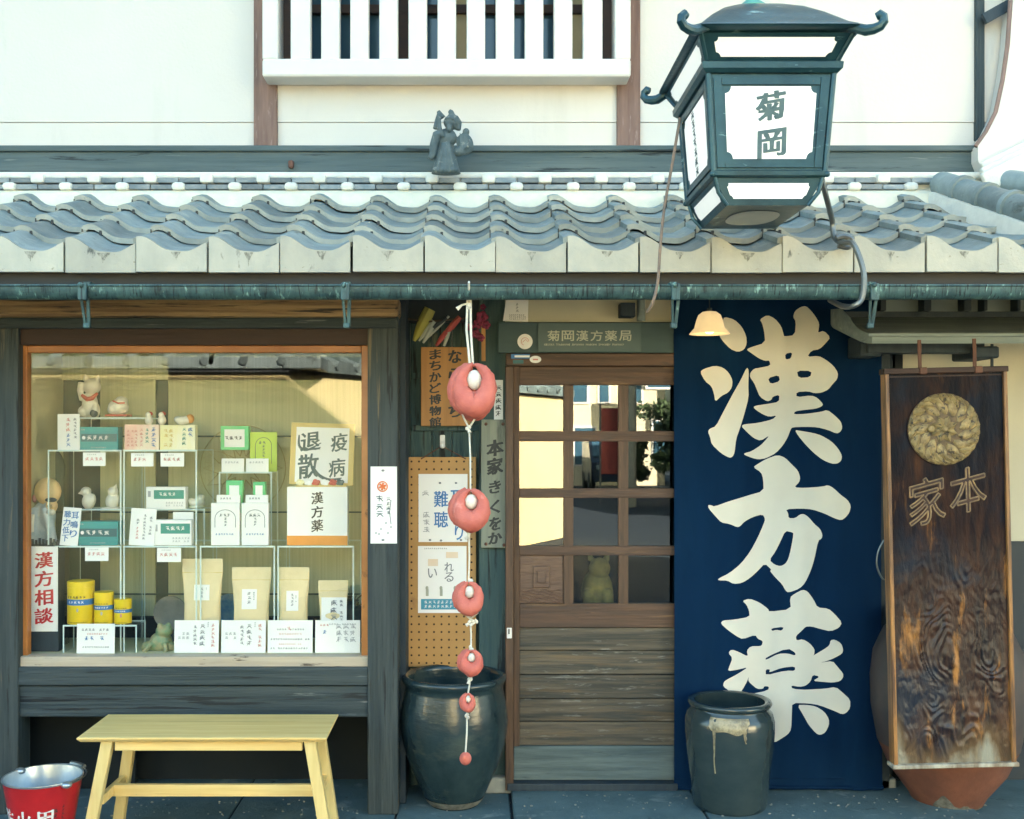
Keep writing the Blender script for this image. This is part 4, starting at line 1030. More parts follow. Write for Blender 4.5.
def notch(r_u, r_v, nu, nv):
    pts = []
    for (sx, sy) in ((1, 1), (-1, 1), (-1, -1), (1, -1)):
        cu, cv = sx * r_u, .5 + sy * r_v
        seq = []
        for q in range(5):
            a = (math.pi / 2) * q / 4
            seq.append((cu - sx * nu * (1 - math.sin(a)) if False else cu - sx * nu * math.cos(a), cv - sy * nv * math.sin(a)))
        seq = [(cu, cv - sy * nv)] + [(cu - sx * nu * math.sin(math.pi / 2 * q / 4) * 1.0, cv - sy * nv * math.cos(math.pi / 2 * q / 4)) for q in (1, 2, 3)] + [(cu - sx * nu, cv)]
        if sx * sy < 0: seq = seq[::-1]
        pts += seq
    return pts
for k in range(4):
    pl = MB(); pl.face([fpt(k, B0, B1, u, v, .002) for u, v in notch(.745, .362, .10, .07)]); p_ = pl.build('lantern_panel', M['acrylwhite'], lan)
    if k == 0:
        q = MB(); f_ = lambda x, z: (x, LD - (B0[1] + (B1[1] - B0[1]) * (ZB - z) / (ZB - ZC)) - .004, z)
        write(q, '菊', X(771, 3.66), Z(105.5, 3.66), .100, .096, f_, .038, .20, .016); write(q, '岡', X(772.5, 3.665), Z(142.5, 3.665), .096, .094, f_, .038, .16, .016)
        q.build('brush_lettering', M['ink'], p_)
    if k == 3:
        q = MB(); f_ = lambda x, z: (LX - (B0[0] + (B1[0] - B0[0]) * (ZB - z) / (ZB - ZC)) - .004, LD - x, z)
        rl = random.Random(4)
        for i in range(7): scrawl(q, -.02 + .02 * i / 7, 2.84 - .034 * i, .048, .031, f_, rl, .26)
        q.build('brush_lettering', M['ink'], p_)
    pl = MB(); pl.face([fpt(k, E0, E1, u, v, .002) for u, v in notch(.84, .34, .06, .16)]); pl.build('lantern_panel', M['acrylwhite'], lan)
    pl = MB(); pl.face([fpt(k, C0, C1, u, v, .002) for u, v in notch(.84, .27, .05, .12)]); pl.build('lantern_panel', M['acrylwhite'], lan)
b = MB(); b.face([(LX + .088 * math.copysign(abs(math.cos(a)) ** .8, math.cos(a)), LD + .125 * math.copysign(abs(math.sin(a)) ** .8, math.sin(a)), ZD - .002) for a in [2 * math.pi * i / 28 for i in range(28)]]); b.build('bottom_panel', M['cream'], lan)
b = MB()
def sring(w, d, z, n=40, e=.32):
    o_ = []
    for i in range(n):
        a = 2 * math.pi * i / n + math.pi / 4
        o_.append((LX + w * math.copysign(abs(math.cos(a)) ** e, math.cos(a)), LD + d * math.copysign(abs(math.sin(a)) ** e, math.sin(a)), z))
    return o_
WE, DE_ = .272, .365
prof = [(1.0, .006, .12), (1.02, .012, .12), (1.0, .020, .12), (.94, .034, .16), (.85, .062, .2), (.74, .096, .26), (.59, .133, .32), (.41, .165, .4), (.2, .187, .6), (.08, .194, .9)]
b.loft([sring(WE * s_, DE_ * s_, ZE + dz, e=e_) for s_, dz, e_ in prof]); b.build('lantern_roof', M['lantern'], lan, smooth=True, angle=50)
for sx in (-1, 1):
    for sy in (-1, 1):
        c_ = Vector((LX + sx * WE * .93, LD + sy * DE_ * .95, ZE + .004)); dv = Vector((sx * .80, sy * .45, 0))
        path = [(-.06, .022), (0, .002), (.03, -.010), (.055, -.010), (.078, -.004), (.090, .010), (.088, .024), (.076, .032), (.064, .028)]
        q = MB(); q.tube([c_ + dv * u + Vector((0, 0, w)) for u, w in path], [.010, .016, .018, .017, .016, .015, .015, .017, .012], 10); q.build('corner_curl', M['lantern'], lan, smooth=True)
b = MB(); b.lathe([(.055, 0), (.06, .02), (.04, .035), (.022, .05), (.022, .1), (0, .1)], (LX, LD, ZE + .185), 20); b.build('finial', M['finial'], lan, smooth=True)
b = MB(); b.tube([(LX, LD, ZE + .28), (LX, LD, 4.05)], .013, 8); b.tube([(LX, LD - .05, 4.05), (LX, 5.28, 4.05)], .02, 8); b.tube([(LX, 4.2, 4.05), (LX, 5.28, 3.9)], .012, 8); b.build('hanging_arm', M['wire'], lan)
b = MB()
def spl(pts, n=8):
    out = []
    P = [Vector(p) for p in pts]
    for i in range(len(P) - 1):
        p0, p1, p2, p3 = P[max(i - 1, 0)], P[i], P[i + 1], P[min(i + 2, len(P) - 1)]
        for k in range(n):
            t = k / n
            out.append(.5 * ((2 * p1) + (-p0 + p2) * t + (2 * p0 - 5 * p1 + 4 * p2 - p3) * t * t + (-p0 + 3 * p1 - 3 * p2 + p3) * t ** 3))
    out.append(P[-1]); return out
b.tube(spl([at(822, 180, 3.95), at(827, 200, 4.0), at(832, 220, 4.12), at(834, 236, 4.12), at(842, 243, 4.08), at(852, 243, 4.02), at(859, 256, 4.0), at(864, 276, 3.99), at(862, 298, 3.99), at(853, 306, 4.0), at(842, 306, 4.08), at(830, 300, 4.2)]), .0105, 8)
b.tube(spl([at(836, 238, 4.09), at(844, 236, 4.09), at(852, 240, 4.09), at(848, 247, 4.09), at(838, 245, 4.09)]), .011, 8)
b.build('power_cable', M['wire'], lan, smooth=True)
b = MB(); b.tube(spl([at(680, 118, 4.1), at(672, 165, 4.07), at(664, 210, 4.03), at(660, 250, 4.0), at(658, 280, 3.99), at(653, 302, 3.99), at(647, 312, 4.03)]), .0055, 6); b.build('tether_wire', mat('old_rope', (.25, .17, .12), (.16, .13, .11), .8, (30, 30, 30)), lan, smooth=True)

# ------------------------------------------------------------------ ridge figure
sl = at(446, 174, 5.06); u_ = 5.06 / F
b = MB()
def P_(dx, dy, dz): return sl + Vector((dx * u_, dy * u_, dz * u_))
b.loft([[P_(r * math.cos(a) * 1.0, r * .55 * math.sin(a), z) for a in [2 * math.pi * i / 24 for i in range(24)]] for r, z in ((15, 0), (14, 3), (11, 14), (7.5, 26), (8, 34), (7, 42), (3, 45))])
b.ell(P_(2, 0, 36), (9 * u_, 6 * u_, 9 * u_)); b.ell(P_(3.5, -2.5, 51), (6 * u_, 6 * u_, 6.5 * u_)); b.ell(P_(6, 0, 52), (7.5 * u_, 6 * u_, 8 * u_))
b.tube([P_(-3, 0, 56), P_(-6, 0, 60), P_(-8, 0, 63)], [3 * u_, 2.5 * u_, 2 * u_], 10); b.tube([P_(6, 0, 58), P_(5, 0, 62), P_(3, 0, 63.5)], [3.4 * u_, 2.8 * u_, 2 * u_], 10); b.tube([P_(12, 1, 44), P_(13, 1, 52), P_(10, 1, 58)], [3 * u_, 3 * u_, 2 * u_], 8)
b.ell(P_(19, 0, 30), (8.5 * u_, 5 * u_, 11 * u_), rot=Matrix.Rotation(-.25, 3, 'Y')); b.ell(P_(20, 0, 42), (3.5 * u_, 3 * u_, 4 * u_)); b.ell(P_(14, -2, 22), (6 * u_, 4 * u_, 5 * u_))
b.tube([P_(-3, -2, 40), P_(-9, -3, 38), P_(-12, -3, 28), P_(-13, -3, 18), P_(-16, -3, 14)], [5 * u_, 5 * u_, 4.4 * u_, 4 * u_, 3 * u_], 10)
b.tube([P_(-2, -5, 36), P_(-6, -6, 44), P_(-7, -6, 58)], [2 * u_, 2.2 * u_, 1.8 * u_], 8)
b.tube([P_(-11, -3, 44), P_(-9, -3, 52), P_(-7, -2, 60)], [2.4 * u_, 2.4 * u_, 2 * u_], 8)
for k in range(9): b.tube([P_(-3.5 + .9 * k, -5.2, 30), P_(-10 + 2.5 * k, -7.8 + abs(k - 4) * .5, 3)], [.5 * u_, .8 * u_], 5)
b.ell(P_(3.5, -8.2, 49.5), (1.2 * u_, 1.2 * u_, 1.4 * u_)); b.ell(P_(3.5, -7, 44), (3 * u_, 2.6 * u_, 4 * u_)); b.tube([P_(-1, -7.6, 53), P_(3.5, -8.6, 54), P_(8, -7.6, 53)], [1.1 * u_] * 3, 6)
for k in range(4): b.tube([P_(14 + 2.4 * k, -4.6, 40 - k), P_(15 + 2.4 * k, -5.4, 22 + k)], [.8 * u_, .8 * u_], 5)
for sx in (-9, -1, 8): b.ell(P_(sx, -5, 2.6), (5 * u_, 4.5 * u_, 3.4 * u_))
for sx in (-6, 0, 6): b.tube([P_(sx * .6, -5.6, 24), P_(sx * 1.3, -7.6, 4)], [1.2 * u_, 1.7 * u_], 6)
st = b.build('roof_figure', M['statue'], remesh=.0030); tag(st, 'small grey clay robed guardian figure standing on the roof ridge', 'statue')

# ------------------------------------------------------------------ header plaque and stickers
pq = MB(); D_ = 5.222
pq.box(X(538, D_), X(641, D_), D_, D_ + .008, Z(352, D_), Z(322.8, D_), .002); plq = pq.build('name_plaque', M['plaque'])
tag(plq, 'grey green name plaque with pale characters above the sliding door', 'sign')
b = MB()
for i, ch in enumerate('菊岡漢方薬局'): write(b, ch, X(553.5 + 14.35 * i, D_), Z(335.8, D_), .058, .050, flat(D_ - .0015), .012, 0, 0)
x_ = X(544, D_)
for wd_ in ('KIKUOKA', 'Traditional', 'Japanese', 'Medicine', 'Specialty', 'Pharmacy'):
    for ch in wd_:
        cw = .0075 if ch not in 'iltIrjf' else .0042
        write(b, ch, x_ + cw / 2, Z(344.6, D_), cw * .86, .0095 if ch.isupper() or ch in 'dlthk' else .0075, flat(D_ - .0015), .01); x_ += cw
    x_ += .0075
b.build('lettering', mat('pale_sign_letters', (.50, .55, .47), None, .6), plq)
def disc(name, label, cat, px, py, D, rx, ry, m, ring=None, t=.006):
    c_ = at(px, py, D); b = MB()
    b.loft([[c_ + Vector((rx * D / F * math.cos(a), dy, ry * D / F * math.sin(a))) for a in [2 * math.pi * i / 32 for i in range(32)]] for dy in (t, 0)])
    o = b.build(name, m); tag(o, label, cat); return o
o = disc('round_plate', 'round cream plate on the header left of the name plaque', 'plate', 525, 341.5, 5.222, 7.6, 7.6, M['paper'])
b = MB(); c_ = at(525, 341.5, 5.22); b.tube([c_ + Vector((.018 * math.cos(a), -.001, .018 * math.sin(a))) for a in [2 * math.pi * i / 20 for i in range(15)]], .0012, 5); b.tube([c_ + Vector((-.012, -.001, -.004)), c_ + Vector((.003, -.001, .010)), c_ + Vector((.013, -.001, -.002))], .0012, 5); b.build('print', M['inkpink'], o)
o = disc('oval_sticker', 'small oval cream sticker on the door lintel', 'sticker', 535.5, 359.4, 5.208, 5.8, 3.6, M['paper'], t=.003)
b = MB(); c_ = at(535.5, 359.4, 5.206); b.box(c_.x - .012, c_.x + .012, c_.y, c_.y + .001, c_.z - .004, c_.z + .003); b.build('print', M['inkpink'], o)
b = MB(); b.box(X(511, 5.2), X(530, 5.2), 5.200, 5.203, Z(358.5, 5.2), Z(354, 5.2)); o = b.build('blue_label', M['inkblue']); tag(o, 'thin blue label strip at the left end of the door lintel', 'label')
b = MB(); b.box(X(514.5, 5.2), X(529.5, 5.2), 5.199, 5.2, Z(357.4, 5.2), Z(355.4, 5.2)); b.build('print', M['paper'], o)
b = MB(); b.box(X(513, 5.2), X(523.5, 5.2), 5.2, 5.203, Z(363.5, 5.2), Z(360, 5.2)); o = b.build('green_label', M['tealdark']); tag(o, 'tiny green label below the blue strip on the lintel', 'label')
b = MB(); c_ = at(517, 311, 5.255); b.prism([(X(506, 5.25), Z(300, 5.25)), (X(528.5, 5.25), Z(298, 5.25)), (X(528, 5.25), Z(322, 5.25)), (X(503, 5.25), Z(321, 5.25))], 5.25, 5.253); o = b.build('paper_talisman', M['paper']); tag(o, 'pale paper talisman pasted above the door post', 'paper')
b = MB(); marks(b, X(509, 5.25), X(526, 5.25), Z(320, 5.25), Z(314, 5.25), 3, flat(5.2485), False, .9, 3); marks(b, X(513, 5.25), X(521, 5.25), Z(312, 5.25), Z(303, 5.25), 1, flat(5.2485), True, .9, 5); b.build('print', M['inkmid'], o)
jb = thing('junction_box', 'small dark electrical box with grey conduit under the gutter above the door', 'box', at(629, 317, 5.2))
b = MB(); b.box(X(620, 5.2), X(635, 5.2), 5.18, 5.268, Z(317, 5.2), Z(303, 5.2), .004); b.build('box_body', M['darkblue'], jb)
b = MB(); b.tube([at(641, 321, 5.22), at(641, 300, 5.22)], .02, 12); b.tube([at(632, 318, 5.2), at(632, 306, 5.2)], .004, 6); split(b.build('conduit', M['greyboardx'], jb, smooth=True))
b = MB(); b.box(X(506.5, dd), X(511.5, dd), 5.196, 5.204, Z(636.5, dd), Z(626, dd), .003); o = b.build('door_catch', M['white']); tag(o, 'small white metal catch on the door jamb', 'catch')
b = MB(); b.tube([at(509, 629, 5.194), at(509, 634, 5.194)], .004, 8); b.build('keeper', M['wire'], o)

# ------------------------------------------------------------------ entrance wall: signs and boards
D_ = 5.29
b = MB(); b.box(X(421, D_), X(470.5, D_), D_, D_ + .018, Z(426, D_), Z(347, D_), .003); o = b.build('museum_sign', M['tanboard']); tag(o, 'tan wooden sign with two columns of black brush kana beside the door', 'sign')
b = MB()
for i, ch in enumerate('ならまち'): write(b, ch, X(455, D_), Z(356.5 + 18 * i, D_), .064, .066, flat(D_ - .0015), .04, .16, .014)
for i, ch in enumerate('まちかど博物館'): write(b, ch, X(435.3, D_), Z(354.2 + 11.3 * i, D_), .057, .048, flat(D_ - .0015), .036, .16, .014)
b.build('brush_lettering', M['inkblack'], o)
D_ = 5.235
b = MB(); b.box(X(481, D_), X(508.5, D_), D_, D_ + .02, Z(548, D_), Z(419.5, D_), .004); o = b.build('vertical_sign', M['greyboard']); tag(o, 'tall bleached wooden board with one column of dark brush writing on the door post', 'sign')
b = MB()
for ch, py, w_, h_ in (('本', 448, 17, 17), ('家', 466, 16, 17), ('き', 487, 12, 13), ('く', 507, 10, 14), ('を', 523.5, 12, 14), ('か', 538, 14, 12)): write(b, ch, X(495, D_), Z(py, D_), w_ * D_ / F, h_ * D_ / F, flat(D_ - .0015), .045, .2, .018)
b.build('brush_lettering', M['inkblack'], o)
b = MB()
for px, py in ((486, 424), (503, 424), (486, 544), (504, 545)): b.ell(at(px, py, D_ - .001), (.008, .005, .008), 8)
split(b.build('nail', M['rust'], o))
b = MB(); b.box(X(494, 5.262), X(503, 5.262), 5.262, 5.268, Z(420.5, 5.26), Z(380, 5.26), 0); o = b.build('paper_notice', M['paper']); tag(o, 'small white paper notice half hidden behind the topmost red charm', 'paper')
b = MB(); marks(b, X(495, 5.26), X(502, 5.26), Z(418, 5.26), Z(385, 5.26), 1, flat(5.2605), True, .8, 8); b.build('print', M['inkblack'], o)
# peg board
D_ = 5.30
pg = thing('peg_board', 'tan perforated board hanging on the entrance wall with two posters', 'board', at(441, 667, D_))
b = MB(); b.box(X(407, D_), X(476, D_), D_, D_ + .012, Z(667, D_), Z(457, D_), .002); b.build('panel', M['peg'], pg)
b = MB()
for i in range(9):
    for j in range(27):
        c_ = at(411.5 + 7.5 * i, 461.5 + 7.75 * j, D_ - .0006)
        b.face([c_ + Vector((.0052 * math.cos(a), 0, .0052 * math.sin(a))) for a in [2 * math.pi * q / 8 for q in range(8)]])
b.build('painted_holes', M['hole'], pg)
b = MB(); b.tube([at(421, 459, D_ - .004), at(442, 446, D_ - .01), at(466, 459, D_ - .004)], .0032, 6); b.build('string', M['rust'], pg)
hk = MB(); hk.box(X(440, 5.325), X(445, 5.325), 5.315, 5.33, Z(448, 5.325), Z(435, 5.325), .004); hk.tube([at(442.5, 447, 5.31), at(442.5, 446, 5.285), at(442.5, 441, 5.283)], .006, 8); hk.ell(at(442.5, 446, 5.285), (.013, .012, .012), 12)
o = hk.build('wall_hook', M['white'], smooth=True, angle=40); tag(o, 'small white hook holding the string of the perforated board', 'hook')
def poster(name, label, cat, px0, py0, px1, py1, D, m=None, t=.0015):
    b = MB(); b.box(X(px0, D), X(px1, D), D, D + t, Z(py1, D), Z(py0, D)); o = b.build(name, m or M['paper']); tag(o, label, cat); return o
D_ = 5.2965
o = poster('poster', 'upper white poster on the perforated board with blue characters about hearing', 'poster', 418.5, 474, 467.5, 542, D_)
b = MB(); fy = flat(D_ - .0012)
for ch, px, py in (('難', 441, 499), ('聴', 441, 519.5), ('耳', 457.5, 498), ('鳴', 458, 516), ('り', 459, 532)): write(b, ch, X(px, D_), Z(py, D_), .068 if ch != 'り' else .04, .078, fy, .014, .03, .004)
b.build('lettering', M['inkblue'], o)
b = MB(); marks(b, X(422, D_), X(430, D_), Z(538, D_), Z(482, D_), 1, fy, True, .8, 2, .4)
b.build('print', M['inkpale'], o)
b = MB()
for px, py in ((440, 483), (456, 483), (430, 540), (441, 540.5), (461, 540)): b.ell(at(px, py, D_ - .002), (.006, .004, .005), 8)
split(b.build('pin', M['inkmid'], o))
o = poster('poster', 'lower white poster on the perforated board with blue band at its foot', 'poster', 418, 546, 466.5, 613, D_)
b = MB()
for ch, px, py in (('れ', 449, 567), ('る', 449, 577), ('い', 432.5, 573)): write(b, ch, X(px, D_), Z(py, D_), .044, .046, fy, .012, .05, .004)
marks(b, X(424, D_), X(447, D_), Z(549.5, D_), Z(547.5, D_), 1, fy, False, .9, 3); b.build('lettering', M['inkmid'], o)
b = MB(); b.box(X(428, D_), X(438, D_), D_ - .001, D_, Z(566, D_), Z(559, D_), 0); b.box(X(446, D_), X(458, D_), D_ - .001, D_, Z(558, D_), Z(552, D_), 0); b.build('orange_patch', mat('pale_orange_print', (.78, .62, .44), (.75, .66, .55)), o)
b = MB()
for px in (427, 441, 455): b.ell(at(px, 588, D_), (.007, .002, .010), 8); b.box(X(px - 1.2, D_), X(px + 1.6, D_), D_ - .0012, D_, Z(596, D_), Z(589, D_))
b.build('picture', mat('drab_figure_print', (.4, .42, .34), None, .8), o)
b = MB(); b.box(X(421, D_), X(465, D_), D_ - .001, D_, Z(609.5, D_), Z(599, D_)); bb_ = b.build('blue_band', mat('cyan_print', (.07, .32, .45), None, .7), o)
b = MB(); marks(b, X(424, D_), X(462, D_), Z(608.5, D_), Z(600, D_), 2, flat(D_ - .0018), False, .85, 9); b.build('band_print', M['paper'], bb_)
# leaflet on the window post
D_ = 4.926
o = poster('leaflet', 'narrow white leaflet with a red round mark pinned on the window post', 'leaflet', 370.5, 466.5, 397, 543.5, D_)
b = MB(); c_ = at(382.5, 486.5, D_ - .001)
b.tube([c_ + Vector((.022 * math.cos(a), 0, .022 * math.sin(a))) for a in [2 * math.pi * i / 20 for i in range(21)]], .0028, 5)
for k in range(6):
    a = k * 1.05; b.tube([c_, c_ + Vector((.017 * math.cos(a + .3), 0, .017 * math.sin(a + .3)))], .0048, 5)
b.build('red_crest', mat('orange_red_print', (.72, .17, .06), (.75, .3, .1)), o)
b = MB(); marks(b, X(375.5, D_), X(384, D_), Z(523, D_), Z(495, D_), 1, flat(D_ - .0012), True, 1, 12); marks(b, X(386, D_), X(391, D_), Z(514, D_), Z(497, D_), 1, flat(D_ - .0012), True, 1, 13)
for px, py in ((391, 527), (388, 533), (376, 533), (381, 529), (386, 523), (379, 534)): b.ell(at(px, py, D_ - .0005), (.004, .001, .003), 6)
b.tube([at(391, 500, D_), at(389.5, 512, D_), at(391, 524, D_)], .0016, 5)
b.build('brush_lettering', M['ink'], o)
b = MB(); b.ell(at(383, 470.5, D_), (.007, .004, .005), 8); b.ell(at(383, 540, D_), (.007, .004, .005), 8); split(b.build('pin', M['inkmid'], o))

# hung ornaments above the museum sign
def taper(b, p, q, r0, r1, n=6, seg=8):
    p, q = Vector(p), Vector(q); b.tube([p.lerp(q, i / n) for i in range(n + 1)], [r0 + (r1 - r0) * (i / n) + .35 * max(r0, r1) * math.sin(math.pi * i / n) for i in range(n + 1)], seg)
bt = thing('ornament_bundle', 'slanting bundle of slender coloured dry ears above the tan sign', 'bundle', at(440, 345, 5.24))
for (cn, m_, ps) in (('yellow_ear', mat('dull_yellow_husk', (.36, .34, .06), (.3, .3, .1), .8), [(430, 309, 414, 341, .028, .008)]),
    ('pale_ear', mat('pale_green_husk', (.38, .42, .38), (.3, .36, .34), .8), [(434, 321, 419, 341, .012, .004), (432, 327, 423, 343, .013, .005), (449, 316, 428, 338, .006, .003), (444, 346, 450, 328, .006, .008)]),
    ('red_ear', mat('dull_red_husk', (.42, .07, .07), (.35, .1, .09), .8), [(460, 317, 446, 333, .012, .011), (446, 332, 436, 346, .011, .006)]),
    ('dark_ear', M['darkblue'], [(447, 318, 430, 330, .008, .01)])):
    b = MB()
    for (x0_, y0_, x1_, y1_, r0_, r1_) in ps: taper(b, at(x0_, y0_, 5.24), at(x1_, y1_, 5.25), r0_, r1_)
    b.build(cn, m_, bt, smooth=True)
b = MB(); b.tube([at(404, 318, 5.25), at(425, 322, 5.23), at(466, 318, 5.25)], .005, 6); b.build('tie', M['bark'], bt)
ft = thing('flower_ornament', 'dark pink cloth flower ornament with a tan hanging tag near the charm cord', 'ornament', at(482, 325, 5.22))
b = MB(); rr = random.Random(2)
for px, py, r_ in ((482, 317, .028), (478, 324, .022), (486, 325, .02), (476, 334, .022), (481, 338, .017), (470, 327, .02), (483, 307, .014)):
    for k in range(5):
        a = k * 1.256; b.ell(at(px, py, 5.22) + Vector((math.cos(a) * r_ * .6, rr.uniform(-.008, .008), math.sin(a) * r_ * .6)), (r_ * .5, .008, r_ * .5), 8)
b.build('petals', mat('dark_pink_cloth', (.28, .035, .075), (.2, .04, .08), .85), ft, smooth=True)
b = MB(); b.box(X(481.5, 5.225), X(485.5, 5.225), 5.225, 5.229, Z(361, 5.22), Z(327, 5.22)); b.build('tag', M['tanboard'], ft)

# ------------------------------------------------------------------ string of red cloth charms
ch_t = thing('charm_string', 'hanging string of six coral red cloth charms shrinking downwards', 'charm', at(468, 770, 4.08))
DC = 4.08; uc = DC / F
from mathutils import noise as mn
rr = random.Random(9)
def charm(px, py, w, h, seed=0):
    rd = random.Random(seed)
    c_ = at(px, py, DC); a_, b_ = w / 2 * uc, h / 2 * uc
    P = lambda x, y, z: c_ + Vector((x * a_, y * a_, z * b_))
    b = MB()
    # body roll: one fat limb running round the white face and meeting itself at the top
    path = [(.03, -.26, .93), (.32, -.36, .82), (.58, -.42, .52), (.60, -.46, .12), (.40, -.50, -.26), (.04, -.52, -.42), (-.30, -.48, -.28), (-.52, -.40, .08), (-.50, -.34, .50), (-.26, -.30, .82), (-.03, -.22, .94)]
    rad = [.08, .17, .25, .36, .48, .56, .50, .37, .25, .16, .07]
    pp = spl([P(*p) for p in path], 5); n = len(pp)
    rr_ = [a_ * (rad[min(int(i / 5), 10)] * (1 - (i / 5) % 1) + rad[min(int(i / 5) + 1, 10)] * ((i / 5) % 1)) for i in range(n)]
    b.tube(pp, rr_, 18)
    b.ell(P(0, .30, -.10), (a_ * .84, a_ * .55, b_ * .84), 24)
    # second limb folded at the left
    p2 = spl([P(-.16, -.05, .90), P(-.52, -.10, .62), P(-.76, -.16, .16), P(-.72, -.20, -.30), P(-.44, -.18, -.66)], 5)
    b.tube(p2, [a_ * (.10 + .24 * math.sin(math.pi * min(1, .12 + i / len(p2) * .9))) for i in range(len(p2))], 14)
    p3 = spl([P(.14, .02, .88), P(.52, .0, .62), P(.74, -.02, .14), P(.62, -.05, -.42)], 5)
    if seed: b.tube(p3, [a_ * (.10 + .20 * math.sin(math.pi * min(1, .12 + i / len(p3) * .9))) for i in range(len(p3))], 14)
    for v in b.bm.verts:
        q = v.co - c_; v.co += Vector((mn.noise(q * 75), 0, mn.noise(q * 75 + Vector((5, 5, 5))))) * a_ * .06
    o = b.build('charm', M['charm'], ch_t, smooth=True, angle=180)
    q = MB(); q.ell(P(.04, -.26, .42), (a_ * .33, a_ * .30, b_ * .34), 18); q.build('charm_face', M['cord'], o, smooth=True)
    return o
charm(473.5, 393, 48, 60); charm(470.5, 511, 41, 45); charm(469, 599, 31, 36); charm(471, 662.5, 26, 27); charm(468, 703, 16, 21)
b = MB(); b.ell(at(465.5, 758.5, DC), (6 * uc, 6 * uc, 6.5 * uc), 16); b.ell(at(464.5, 757, DC - .01), (3.5 * uc, 4 * uc, 4 * uc), 12); b.build('charm', M['charm'], ch_t, smooth=True)
b = MB()
b.tube([at(467.5, 300, DC), at(466.5, 330, DC), at(470, 366, DC)], .0045, 6); b.tube([at(470.5, 300, DC), at(471, 335, DC), at(473, 366, DC)], .0045, 6)
for (x0_, y0_, x1_, y1_) in ((469, 425, 470.5, 492), (469, 532, 468.5, 584), (470, 616, 471, 652), (470, 674, 468, 694), (467, 712, 465.5, 753)):
    b.tube([at(x0_, y0_, DC), at((x0_ + x1_) / 2 + .6, (y0_ + y1_) / 2, DC), at(x1_, y1_, DC)], .0032, 6)
def vee(px, py, w, top):
    b.tube([at(px - w, py - top, DC - .02), at(px - w * .4, py - top * .35, DC - .012), at(px, py, DC)], .0035, 6); b.tube([at(px + w, py - top * .7, DC - .02), at(px, py, DC)], .0035, 6)
vee(469, 428, 11, 24); vee(469, 534, 9, 10); vee(470, 619, 8, 9); vee(470, 677, 6, 5)
b.build('cord', M['cord'], ch_t, smooth=True)
for (px, py) in ((468, 306), (468.5, 428.5), (469, 536), (470, 582), (471, 622), (475, 622), (470, 648), (469.5, 679), (467, 716)):
    b = MB()
    for k in range(3): b.ell(at(px + rr.uniform(-2, 2), py + rr.uniform(-1.5, 1.5), DC + rr.uniform(-.006, .004)), (1.7 * uc, 1.5 * uc, 2.0 * uc), 8)
    b.tube([at(px, py, DC), at(px + rr.uniform(-6, 6), py + rr.uniform(2, 5), DC - .006)], [.004, .007], 6)
    b.build('knot', M['cord'], ch_t, smooth=True)
b = MB(); b.tube([at(467, 304, DC), at(462, 305, DC), at(457, 309, DC)], [.004, .004, .009], 6); b.tube([at(469, 300, DC), (X(469, DC), 4.05, 2.21), (X(469, DC), 4.0, 2.25), (X(469, DC), 4.05, 2.262)], .004, 6); b.build('gutter_loop', M['cord'], ch_t)

M['golddark'] = mat('tarnished_gilt', (.15, .10, .045), (.06, .04, .025), .5, (40, 40, 40), metal=.2, bump=.4)
# ------------------------------------------------------------------ jars
JX, JD = X(454, 5.09), 5.09; uj = JD / F
def zj(py): return Z(py, JD)
prof = [(0, .3), (24, 0), (25, 2), (29.5, 7), (37.5, 24), (45, 41), (50, 58), (53, 72), (54, 83), (53, 93), (51.5, 104), (49, 115), (48.5, 119), (51, 122), (52.5, 125), (52, 128), (49, 129.5), (46, 128.5), (45, 124), (47, 105), (46, 70), (30, 20), (0, 14)]
sc_ = uj
b = MB(); b.lathe([(r * uj, z * sc_) for r, z in prof], (JX, JD, 0), 64); big = b.build('stoneware_jar', M['jar'], smooth=True, angle=60, base=(JX, JD, 0)); tag(big, 'large dark blue green open jar under the perforated board', 'jar')
b = MB(); rr = random.Random(1)
b.lathe([(25.2 * uj, 1.5 * sc_), (28.3 * uj, 5 * sc_), (30.4 * uj, 8.2 * sc_)], (JX, JD, 0), 64)
for v in b.bm.verts:
    pass
b.build('foot_ring', M['efflor'], big, smooth=True)
DXr, DDr = X(729.5, 5.0), 5.00; ud = DDr / F
zr = Z(702, DDr) - .02; s2 = zr / 110
prof = [(0, .003), (34, 0), (35.5, 1.5), (36.5, 5), (39, 30), (42.5, 60), (44, 80), (44, 92), (42, 100), (38.5, 104), (38, 106), (40.5, 108), (41.5, 110.5), (40.5, 113), (37, 113.5), (34.5, 112), (35, 107), (38, 98), (39, 70), (34, 10), (0, 8)]
b = MB(); b.lathe([(r * ud, z * s2) for r, z in prof], (DXr, DDr, .02), 64); j2 = b.build('glazed_jar', M['jar2'], smooth=True, angle=60, base=(DXr, DDr, .02)); tag(j2, 'glossy grey jar with cream glaze drips before the navy curtain', 'jar')
def jr(z):      # outer radius at height
    zz = z / s2
    for i in range(1, 12):
        if prof[i][1] <= zz <= prof[i + 1][1]:
            t = (zz - prof[i][1]) / max(1e-6, prof[i + 1][1] - prof[i][1]); return (prof[i][0] + (prof[i + 1][0] - prof[i][0]) * t) * ud
    return 38 * ud
b = MB(); nA = 40; rr = random.Random(6)
